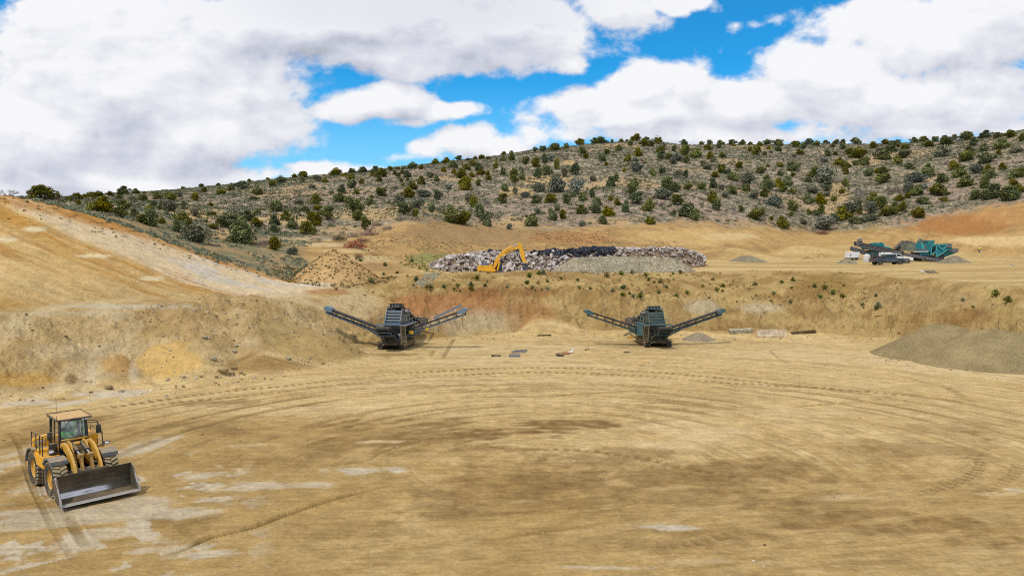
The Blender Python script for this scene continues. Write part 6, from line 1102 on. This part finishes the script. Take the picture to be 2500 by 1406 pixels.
# ------------------------------------------------------------------ loose things on the pit floor
def laid(name, u, v, mat, label, cat, build, rz=0, lift=.01):
    p = flat(u, v); p = on(p.x, p.y, lift); m = MB(); build(m); o = m.build(name, mat); o.location = p; o.rotation_euler = (0,0,rz); return tag(o, label, cat)
BLU = paint('blue_grey_sheet', (.10,.13,.17), .6, 0, .35, .3, .2, 2); CARD = matte('cardboard', tuple(alb(216,180,124)), tuple(alb(196,160,108)), 2)
def tray(m): m.box(-.5,.5,-.6,.6,0,.05); m.box(-.5,-.46,-.6,.6,.05,.12); m.box(.46,.5,-.6,.6,.05,.12); m.box(-.46,.46,-.6,-.56,.05,.12); m.box(-.46,.46,.56,.6,.05,.12)
laid('steel_tray', 1256, 870, BLU, 'flat blue grey steel tray lying on the floor, nearest of the scraps', 'tray', tray)
laid('steel_sheet', 1268, 858.5, BLU, 'bent pale blue sheet lying behind the steel tray', 'sheet', lambda m: m.add([(-.7,-.7,0),(.55,-.7,.02),(.75,.6,.0),(-.3,.7,.05),(-.7,-.7,-.03),(.55,-.7,-.01),(.75,.6,-.03),(-.3,.7,.02)], [(0,1,2,3),(7,6,5,4),(0,4,5,1),(1,5,6,2),(2,6,7,3),(3,7,4,0)]) and m.bar((-.75,-.6,.06),(.8,.55,.1),.1,.06), 0, .04)
laid('steel_bracket', 1211, 870, BLK, 'small black steel bracket lying left of the steel tray', 'bracket', lambda m: m.box(-.42,.42,-.06,.06,0,.1) and m.box(-.42,-.3,-.35,.06,0,.16) and m.box(.28,.4,-.25,.2,0,.12), .1)
laid('tyre_ring', 1367, 869, RUB, 'dark tyre ring lying flat on the floor', 'tyre', lambda m: m.lathe([(.28+.11*math.cos(a), .11+.11*math.sin(a)) for a in np.linspace(0,6.28,9)[:-1]], (0,0,0), 'z', 20))
hose = MB(); [hose.tube([(.36*math.cos(a), .36*math.sin(a), .05+.05*i) for a in np.linspace(0,6.28,22)], .045, 6, False) for i in range(2)]
o = hose.build('coiled_hose', paint('orange_rubber', (.36,.11,.03), .6), None, True); p = flat(1381,864); o.location = on(p.x, p.y); tag(o, 'coiled orange brown hose lying on the floor', 'hose')
laid('white_pipe', 1394, 862, WHT, 'short white pipe elbow propped beside the coiled hose', 'pipe', lambda m: m.tube([(-.25,0,.08),(.05,0,.1),(.2,.05,.3),(.28,.1,.5)], .08, 10))
laid('cardboard_sheet', 1562, 886, CARD, 'tan cardboard sheet lying flat in front of the teal screener', 'cardboard', lambda m: m.add([(-.35,-.9,0),(.3,-.9,.01),(.22,.9,.03),(-.22,.9,.02),(-.35,-.9,-.02),(.3,-.9,-.01),(.22,.9,.01),(-.22,.9,0)], [(0,1,2,3),(7,6,5,4),(0,4,5,1),(1,5,6,2),(2,6,7,3),(3,7,4,0)]), 0, .03)
laid('cardboard_flap', 1573, 884, CARD, 'torn narrow strip of cardboard beside the tan sheet', 'cardboard', lambda m: m.add([(-.05,-.6,0),(.2,-.5,.08),(.0,.7,.06),(-.18,.5,.0),(-.05,-.6,-.02),(.2,-.5,.06),(.0,.7,.04),(-.18,.5,-.02)], [(0,1,2,3),(7,6,5,4),(0,4,5,1),(1,5,6,2),(2,6,7,3),(3,7,4,0)]), .4, .03)
laid('plank', 1328, 821.5, TIM, 'brown plank lying at the foot of the red cut', 'plank', lambda m: m.bar((-.75,-.1,.06),(.8,.1,.1),.22,.08))
laid('board', 2142, 823, CARD, 'pale board lying left of the big gravel pile', 'board', lambda m: m.bar((-.4,-.1,.05),(.4,.1,.08),.2,.06))
laid('blue_scrap', 1528, 822, BLU, 'thin blue scrap strip lying left of the teal screener', 'scrap', lambda m: m.bar((-.3,-.3,.03),(.3,.3,.06),.16,.04) and m.bar((.05,-.1,.06),(.4,.25,.16),.1,.04))
for i, (u, v) in enumerate(((1530,861),(1431,855),(1550,816))): laid('scrap_iron', u, v, BLK, ('bent dark scrap iron in front of the teal screener','dark scrap iron lying right of the orange hose','dark bits of scrap iron beside the teal screener')[i], 'scrap', lambda m: m.bar((-.3,-.05,.04),(.1,.1,.07),.08,.07) and m.bar((.05,.0,.05),(.35,-.15,.1),.07,.06), i)
# ------------------------------------------------------------------ rocks
ROCK = matte('pale_boulder', tuple(alb(190,166,120)), tuple(alb(150,126,86)), 2.2, .95, .05); ROCKG = matte('grey_boulder', tuple(alb(206,192,166)), tuple(alb(160,144,116)), 2.2, .95, .05)
def rock_mesh(seed, sub=3):
    bm = bmesh.new(); bmesh.ops.create_icosphere(bm, subdivisions=sub, radius=1); r = np.random.default_rng(seed); pl = [(Vector(r.normal(size=3)).normalized(), r.uniform(.62,.9)) for _ in range(9)]
    for v in bm.verts:
        for n_, h in pl:
            dd = v.co.dot(n_); 
            if dd > h: v.co -= n_*(dd-h)
        v.co *= 1 + .05*math.sin(v.co.x*5+seed)*math.cos(v.co.y*6)
    me = bpy.data.meshes.new('boulder'); bm.to_mesh(me); bm.free(); me.polygons.foreach_set('use_smooth', [True]*len(me.polygons)); me.set_sharp_from_angle(angle=R(28)); return me
rmesh = [rock_mesh(i) for i in range(5)]
for i, (u, v, s, g, lab) in enumerate(((543,912,.40,0,'largest round brown boulder at the foot of the dark spoil heap'),(571,903,.22,0,'yellowish boulder just right of the largest boulder'),(265,950,.27,0,'brown boulder at the edge of the pit floor behind the loader'),(297,957,.18,1,'pale grey stone at the floor edge beside a brown boulder'),(704,879,.22,1,'lone pale stone in front of the khaki heap'),(498,826,.22,1,'pale flat stone high on the spoil bank'),(521,880,.26,1,'pale stone above the dark spoil heap'),(577,852,.16,1,'small pale stone right of the yellow heap'),(566,913,.2,0,'brown stone touching the right side of the largest boulder'),(588,912,.15,0,'small brown stone right of the boulder cluster'),(596,917,.13,0,'smallest brown stone at the right end of the boulder cluster'),(528,924,.14,0,'brown stone in front of the largest boulder'),(448,924,.16,1,'grey stone at the floor edge below the yellow heap'),(410,932,.14,1,'pale stone at the floor edge left of the boulder cluster'),(572,864,.2,1,'pale slab of stone at the top of the dark heap'),(490,920,.12,0,'little brown stone left of the boulder cluster'),(2472,650,.35,1,'pale boulder on the bench at the far right'),(1790,541,.9,1,'pale boulder at the foot of the sagebrush hill'))):
    p = hit(u, v, 30 if v < 960 else 12); o = link('boulder', rmesh[i % 5]); o.data = rmesh[i % 5].copy(); o.data.materials.clear(); o.data.materials.append(ROCKG if g else ROCK); o.location = p + Vector((0,0,s*.35)); o.scale = (s*1.15, s, s*.75); o.rotation_euler = (0,0,i*1.3); tag(o, lab, 'boulder')
def chunks(name, P, size, tint, label, cat, mat, flatness=.45, parent=None):
    """angular broken lumps: clipped boxes, each with its own tilt"""
    n = len(P); g = np.random.default_rng(n+3); base = np.array([(-1,-1,-1),(1,-1,-1),(1,1,-1),(-1,1,-1),(-1,-1,1),(1,-1,1),(1,1,1),(-1,1,1)], float)
    v = base[None]*(1 + g.uniform(-.38,.3,(n,8,3))); v = v*np.stack([g.uniform(.7,1.5,n), g.uniform(.6,1.2,n), g.uniform(.22,.8,n)*flatness/.45], 1)[:,None,:]*size[:,None,None]*.5
    a, b2 = g.uniform(0,6.28,n), g.normal(0,.5,n); ca_, sa_, cb_, sb_ = np.cos(a), np.sin(a), np.cos(b2), np.sin(b2); x, y, z = v[...,0], v[...,1], v[...,2]
    x, z = x*cb_[:,None]+z*sb_[:,None], -x*sb_[:,None]+z*cb_[:,None]; x, y = x*ca_[:,None]-y*sa_[:,None], x*sa_[:,None]+y*ca_[:,None]
    v = np.stack([x,y,z],-1) + P[:,None,:]; fq = np.array([(0,3,2,1),(4,5,6,7),(0,1,5,4),(1,2,6,5),(2,3,7,6),(3,0,4,7)]); ff = (fq[None] + (np.arange(n)*8)[:,None,None]).ravel()
    me = mesh_np(name, v.reshape(-1,3), ff, np.full(n*6, 4, dtype=np.int32), False); set_col(me, 'tint', np.repeat(tint, 8, 0)); return me
stoneM = attr_mat('loose_stone', grain=.2, scale=5)
xs = rng.uniform(-40, -13, 9000); ys = rng.uniform(46, 75, 9000); w = gw(xs, ys); m = (w > -.1) & (w < 1.2) & (rng.random(9000) < .10 + .5*sst(.5,.65,fbm(xs*.3,ys*.3,90,3))*.5)
x2 = rng.uniform(-22, 55, 12000); y2 = rng.uniform(76, 92, 12000); w2 = gw(x2, y2); m2 = (w2 > -.06) & (w2 < 1.1) & (rng.random(12000) < .10)
x3 = rng.uniform(-30, 42, 2500); y3 = rng.uniform(21, 75, 2500); m3 = (gw(x3, y3) < 0) & (rng.random(2500) < .35)
x4 = rng.uniform(27, 46, 700); y4 = rng.uniform(54.5, 72, 700); e4 = np.abs(np.hypot((x4-44)/1.0, (y4-62.5)*1.9) - 11.5); m4 = e4 < 2.0*rng.random(700)
xs = np.concatenate([xs[m], x2[m2], x4[m4], x3[m3]]); ys = np.concatenate([ys[m], y2[m2], y4[m4], y3[m3]]); n = len(xs); sz = .05 + .16*rng.random(n)**4; sz[-m3.sum():] *= .45
P = np.stack([xs, ys, gz(xs, ys) + sz*.1], 1); t = rng.random((n,1)); tint = np.where(t < .55, np.array(alb(208,190,160)), np.where(t < .8, np.array(alb(176,148,104)), np.array(alb(150,128,94))))*rng.uniform(.8,1.15,(n,1))
tag(link('loose_stones', chunks('loose_stones', P, sz, tint, '', '', stoneM, .7), stoneM), 'scattered loose stones on the spoil, cut banks and floor', 'stones', kind='stuff')
# ------------------------------------------------------------------ stockpiles
gravM = {}
def gravel(name, c1, c2, scale):
    m, nt, b = nodes_of(name); tc = N(nt, 'ShaderNodeTexCoord'); v = N(nt, 'ShaderNodeTexVoronoi', Scale=scale); nt.links.new(tc.outputs['Object'], v.inputs['Vector']); n1 = N(nt, 'ShaderNodeTexNoise', Scale=.45, Detail=6.0, Roughness=.6); nt.links.new(tc.outputs['Object'], n1.inputs[0])
    sep = N(nt, 'ShaderNodeSeparateColor'); nt.links.new(v.outputs['Color'], sep.inputs[0])
    c = mixc(nt, mapr(nt, sep.outputs[0], .1, .95), c1, c2); g = mapr(nt, n1.outputs[0], .35, .65, .84, 1.14); cc = N(nt, 'ShaderNodeCombineColor'); [nt.links.new(g, cc.inputs[i]) for i in range(3)]
    nt.links.new(mixc(nt, 1.0, c, cc.outputs[0], 'MULTIPLY'), b.inputs['Base Color']); b.inputs['Roughness'].default_value = 1; b.inputs['Specular IOR Level'].default_value = .1
    bp = N(nt, 'ShaderNodeBump', Strength=1.0, Distance=.8/scale); nt.links.new(v.outputs['Distance'], bp.inputs['Height']); nt.links.new(bp.outputs[0], b.inputs['Normal']); return m
G1 = gravel('fine_khaki_gravel', alb(176,155,112), alb(154,135,96), 12); G2 = gravel('mixed_gravel', alb(186,176,150), alb(144,132,106), 4.2); G3 = gravel('grey_gravel', alb(172,160,132), alb(140,128,102), 6); G5 = gravel('dull_grey_gravel', alb(178,162,136), alb(160,144,120), 9); G4 = gravel('tan_dirt_pile', alb(200,170,116), alb(172,140,90), 3)
def pile(name, peaks, slope, mat, label, ext, res=.22, jag=.2, top=None, seed=0):
    """peaks: (x,y,z top) cones joined by ridges; surface kept where it stands above the ground"""
    x0, x1, y0, y1 = ext; nx, ny = int((x1-x0)/res)+1, int((y1-y0)/res)+1; gx, gy = np.meshgrid(np.linspace(x0,x1,nx), np.linspace(y0,y1,ny)); h = np.full(gx.shape, -50.0)
    wob = 1.1*(fbm(gx*.35, gy*.35, 95+seed, 4) - .5) + .25*(fbm(gx*1.5, gy*1.5, 96+seed, 3) - .5); ang_n = 0
    for (ax_, ay_, az_), (bx_, by_, bz_) in zip(peaks[:-1], peaks[1:]) if len(peaks) > 1 else [(peaks[0], peaks[0])]:
        ex, ey = bx_-ax_, by_-ay_; L2 = max(ex*ex+ey*ey, 1e-6); t = np.clip(((gx-ax_)*ex + (gy-ay_)*ey)/L2, 0, 1); r = np.hypot(gx-ax_-t*ex, gy-ay_-t*ey); hh = az_ + (bz_-az_)*t - slope*(np.sqrt(r*r+.25) - .4) + wob*jag*np.clip(r, .3, 2)
        h = np.maximum(h, hh)
    if top is not None: h = np.minimum(h, top + .3*wob)
    gr_ = gz(gx, gy); z = np.where(h > gr_ - .25, h, gr_ - .6); keep = (h > gr_ - .3); idx = -np.ones(gx.shape, int); k4 = keep[:-1,:-1] | keep[1:,:-1] | keep[:-1,1:] | keep[1:,1:]
    z = np.maximum(z, gr_ - .5); cx, cy = gx.mean(), gy.mean(); cz = float(gz(cx, cy)); v = np.stack([gx-cx, gy-cy, z-cz], -1).reshape(-1,3); ii_ = np.arange(nx*ny).reshape(ny, nx); q_ = np.stack([ii_[:-1,:-1], ii_[:-1,1:], ii_[1:,1:], ii_[1:,:-1]], -1)[k4]
    used = np.unique(q_); rm = -np.ones(nx*ny, int); rm[used] = np.arange(len(used)); me = mesh_np(name, v[used], rm[q_].ravel(), np.full(len(q_), 4, dtype=np.int32), True)
    o = link(name, me, mat); o.location = (cx, cy, cz); return tag(o, label, 'gravel pile' if 'gravel' in name or 'stock' in name else 'dirt pile'), gx, gy, h
def pk(u, v, d): p = at(u, v, d); return (p.x, p.y, p.z)
pile('gravel_pile', [pk(2500,812,60.5), pk(2425,800,61.5), pk(2390,803,62)], .60, G1, 'big khaki gravel pile at the right edge of the pit floor', (28,58,50,70), .2, .12)
pile('gravel_pile', [pk(2285,789,66.5), pk(2330,792,65.5)], .60, G1, 'broad khaki gravel pile behind the big one at the right edge', (24,50,55,75), .2, .12, None, 3)
pile('gravel_stockpile', [pk(1405,628,121), pk(1490,625,122), pk(1570,626,122), pk(1640,629,121)], .62, G2, 'long flat topped stockpile of mixed gravel in front of the rubble', (5,38,108,134), .25, .12, 8.75, 5)
pile('gravel_cone', [pk(2068,630,150)], .62, G3, 'small grey gravel cone beside the white trailer', (60,78,143,158), .2, .08, None, 6)
pile('gravel_cone', [pk(2328,623,157), pk(2334,624,157)], .58, G3, 'rounded grey gravel cone in front of the teal crusher', (86,105,148,166), .2, .1, None, 7)
pile('gravel_cone', [pk(1815,624,160), pk(1830,624,160)], .40, G3, 'low grey gravel cone alone on the bench behind the berm', (42,62,150,168), .25, .1, None, 8)
pile('dirt_pile', [pk(1865,616,185), pk(1872,616,185)], .45, G4, 'tan dirt pile on the bench behind the low grey gravel cone', (50,78,175,195), .3, .2, None, 9)
pile('dirt_pile', [pk(1972,626,178)], .5, G4, 'small tan dirt pile between the two grey gravel cones', (62,84,170,186), .25, .15, None, 10)
pile('dirt_pile', [pk(2006,618,190), pk(2014,622,190)], .5, G4, 'tan dirt pile left of the white trailer', (70,92,182,198), .3, .2, None, 11)
pile('gravel_heap', [pk(1706,810,78.5)], .6, G5, 'small blue grey gravel heap right of the teal screener', (17,25,76,83), .12, .1, None, 12)
# coarse tail of stone run down the bank left of the excavator
xs = rng.uniform(-18, -8, 2600); ys = rng.uniform(92, 106, 2600); uu = CU + F*xs/ys; pz_ = gz(xs, ys); vv = CV - F*np.tan(np.arctan((pz_-H0)/ys)+PITCH); t = (vv-664)/(702-664); cu_ = 1062 - 40*t; m = (t > 0) & (t < 1) & (np.abs(uu-cu_) < 14+6*(1-t)); xs, ys = xs[m], ys[m]; n = len(xs); sz = rng.uniform(.10,.24,n)
tag(link('stone_spill', chunks('stone_spill', np.stack([xs, ys, gz(xs, ys)+.03], 1), sz, np.array(alb(188,178,150))*rng.uniform(.6,1.2,(n,1)), '', '', stoneM, .7), stoneM), 'strip of grey stones spilled down the bank left of the excavator', 'stones', kind='stuff')
# ------------------------------------------------------------------ rubble: mound of broken concrete with black asphalt behind
rubM = attr_mat('broken_concrete', grain=.22, scale=2.5, rand=.0)
def rub_top(x, y):
    """height of the dumped heap above datum, from its surveyed top line"""
    u = CU + F*x/y
    top = np.interp(u, [1010,1040,1080,1150,1230,1320,1420,1500,1600,1660,1700,1722], [662,653,636,622,620,621,615,610,609,609,618,633])
    yc = np.interp(u, [1010,1300,1700], [128,133,141]); z = H0 - (top - 614)/F*yc
    prof = 1 - np.clip(np.abs(y - yc)/np.interp(u, [1010,1100,1500,1722],[5,9,11,5]), 0, 1)
    g_ = gz(x, y); return g_ + (z - g_)*np.clip(prof*2.2, 0, 1)
xg, yg = np.meshgrid(np.linspace(-19, 39, 200), np.linspace(118, 156, 120)); zz = rub_top(xg, yg) - .35 + .5*(fbm(xg*.5, yg*.5, 97, 3) - .5); ug = CU + F*xg/yg; zz = np.where((ug > 1012) & (ug < 1720), zz, gz(xg, yg) - .5)
ii_ = np.arange(xg.size).reshape(xg.shape); q_ = np.stack([ii_[:-1,:-1], ii_[:-1,1:], ii_[1:,1:], ii_[1:,:-1]], -1).reshape(-1)
rubble_v = np.stack([xg, yg, zz], -1).reshape(-1,3)
n = 11000; xs = rng.uniform(-19, 39, n); ys = rng.uniform(120, 150, n); u = CU + F*xs/ys; z = rub_top(xs, ys); m = (u > 1012) & (u < 1722) & (z > gz(xs, ys) + .08); xs, ys, z, u = xs[m], ys[m], z[m], u[m]; n = len(xs)
vtop = CV - F*np.tan(np.arctan((z-H0)/ys)+PITCH); asph = ((u > 1180) & (u < 1500) & (ys > np.interp(u, [1180,1230,1290,1320,1420,1500],[130,128.5,131,128.5,127.5,130]) + 1.5*(fbm(xs*.4, ys*.4, 98, 3)-.5))) 
sz = (.18 + .6*rng.random(n)**2.2)*np.where(u > 1500, .8, 1); t = rng.random((n,1)); tint = np.where(t < .5, np.array(alb(230,216,206)), np.where(t < .75, np.array(alb(204,186,172)), np.array(alb(158,142,130))))*rng.uniform(.6,1.15,(n,1)); tint = np.where(asph[:,None], np.array(alb(74,74,82))*rng.uniform(.6,1.5,(n,1)), tint)
P = np.stack([xs, ys, z + rng.uniform(-.15,.25,n) + asph*1.2*np.clip(fbm(xs*.28, ys*.28, 99, 3) - .28, 0, 1)], 1); ch = chunks('rubble', P, sz, tint, '', '', rubM, .5)
nv = len(rubble_v); co = np.empty(len(ch.vertices)*3, np.float32); ch.vertices.foreach_get('co', co); cl = np.empty(len(ch.vertices)*4, np.float32); ch.color_attributes['tint'].data.foreach_get('color', cl); lv = np.empty(len(ch.loops), np.int32); ch.loops.foreach_get('vertex_index', lv)
allv = np.concatenate([rubble_v, co.reshape(-1,3)]); ff = np.concatenate([q_, lv + nv]); me = mesh_np('rubble', allv, ff, np.full(len(ff)//4, 4, dtype=np.int32), False); set_col(me, 'tint', np.concatenate([np.tile(np.array(alb(150,128,104)), (nv,1)), cl.reshape(-1,4)[:,:3]]))
tag(link('rubble', me, rubM), 'mass of small broken concrete and black asphalt lumps behind the excavator', 'rubble', kind='stuff')
slabM = matte('concrete_slab', tuple(alb(214,202,196)), tuple(alb(172,160,152)), 1.2, .9, .02); slabD = matte('asphalt_slab', tuple(alb(84,84,92)), tuple(alb(60,60,66)), 1.2, .9, .02)
slabs = [(chunks('concrete_slab', np.zeros((1,3)), np.array([1.0]), np.array([[.4,.4,.4]]), '', '', None, .35)) for _ in range(1)]
def slab_mesh(seed):
    r = random.Random(seed); n_ = r.choice((4,5,5,6)); m = MB(); pts = [((.5+r.uniform(-.14,.14))*math.cos(6.283*i/n_ + r.uniform(-.2,.2)), (.38+r.uniform(-.1,.1))*math.sin(6.283*i/n_)) for i in range(n_)]; m.prism(pts, 'z', -.09, .09); chip(m, .02, seed); me = m.mesh('concrete_slab'); me.materials.append(slabM); return me
sm = [slab_mesh(i) for i in range(9)]; cnt = 0
zones = (('left end of the rubble', 1020, 1160), ('rubble behind the excavator body', 1160, 1230), ('rubble under the excavator boom', 1230, 1290), ('rubble right of the claw', 1290, 1420), ('right part of the rubble behind the gravel stockpile', 1420, 1716))
for zt, ua, ub in zones:
    for i in range({1020:42,1160:26,1230:24,1290:34,1420:44}[ua]):
        d = rng.uniform(122, 133) if ua < 1420 else rng.uniform(126, 142); u = rng.uniform(ua, ub); x = sk(u, 630)[0]*d; zt_ = float(rub_top(np.array(x), np.array(d)))
        if zt_ < gz(x, d) + .15: continue
        o = link('concrete_slab', sm[cnt % 9]); cnt += 1; s = rng.uniform(.6, 1.6)*(1 if ua < 1420 else .7); o.location = (x, d, zt_ + .12); o.scale = (s, s, s*rng.uniform(.7,1.6)); o.rotation_euler = (rng.normal(.35,.45), rng.normal(0,.45), rng.uniform(0,6.28)); tag(o, f'flat broken concrete slab lying on the {zt}', 'concrete slab', f'slabs on the {zt}', 'thing')
# ------------------------------------------------------------------ dead brush heaps left of the regraded slope
def brush(seed, base, n1, leaf, spread=(1.25,1.0,.95)):
    r = np.random.default_rng(seed); m = MB()
    for i in range(n1):
        d = r.normal(size=3); d[2] = abs(d[2])*.5; d /= np.linalg.norm(d); p = r.normal(size=3)*np.array([.25,.25,.12]); p[2] = abs(p[2]); q = p + d*r.uniform(.3,.8); m.tube([tuple(p), tuple((p+q)/2 + r.normal(size=3)*.04), tuple(q)], .018, 4, False, .006)
    v = np.array([tuple(a) for a in m.v]); f = np.array(m.f); k = r.normal(size=(leaf,3)); k /= np.linalg.norm(k,axis=1)[:,None]; k[:,2] = np.abs(k[:,2])*.8; pts = k*r.uniform(.3,.75,(leaf,1)); nn = r.normal(size=(leaf,3)); nn /= np.linalg.norm(nn,axis=1)[:,None]; lv = quads(pts, nn, r.uniform(.03,.06,leaf), .5, r)
    ff = np.concatenate([f.ravel(), np.arange(len(lv)) + len(v)]); av = np.concatenate([v, lv])*np.array(spread); me = mesh_np('brush', av, ff, np.full(len(ff)//4, 4, dtype=np.int32), False); c = np.concatenate([np.tile(np.array(alb(150,128,112)), (len(v),1)), np.repeat(np.asarray(base)[None]*r.uniform(.6,1.4,(leaf,1)), 4, 0)]); set_col(me, 'tint', c); me.materials.append(deadM); return me
for i, (u, v, s, c, lv, lab) in enumerate(((868,605,2.1,(186,130,92),420,'rust red heap of dead juniper branches beside the dirt track'),(885,592,1.6,(192,132,92),420,'bright rust heap of dead branches just above the larger rust heap'),(903,575,2.2,(160,132,120),160,'pinkish grey heap of bare dead branches behind the rust heap'),(921,552,1.5,(192,130,90),380,'small rust red heap highest beside the slope'),(862,580,1.8,(150,118,100),200,'brown grey heap of dead branches left of the pinkish one'),(985,535,2.3,(160,126,112),60,'tangle of bare pale roots on the crest of the regraded slope'),(948,560,1.6,(150,124,110),120,'low grey brown brush heap near the crest'),(829,588,1.9,(104,92,56),420,'dark olive uprooted bush left of the rust heaps'),(652,598,1.6,(150,118,100),160,'reddish bare bush beside the dark juniper by the track'),(875,630,1.2,(140,108,80),160,'low brown brush line at the edge of the dirt track'),(2008,572,2.3,(170,124,104),260,'rust red brush at the foot of the hill above the bench'))):
    p = hit(u, v, 60); o = link('brush_heap', brush(700+i, alb(*c), 40, lv)); o.location = p; s *= 1.15; o.scale = (s,s,s); o.rotation_euler = (0,0,i*.2); tag(o, lab, 'brush heap')
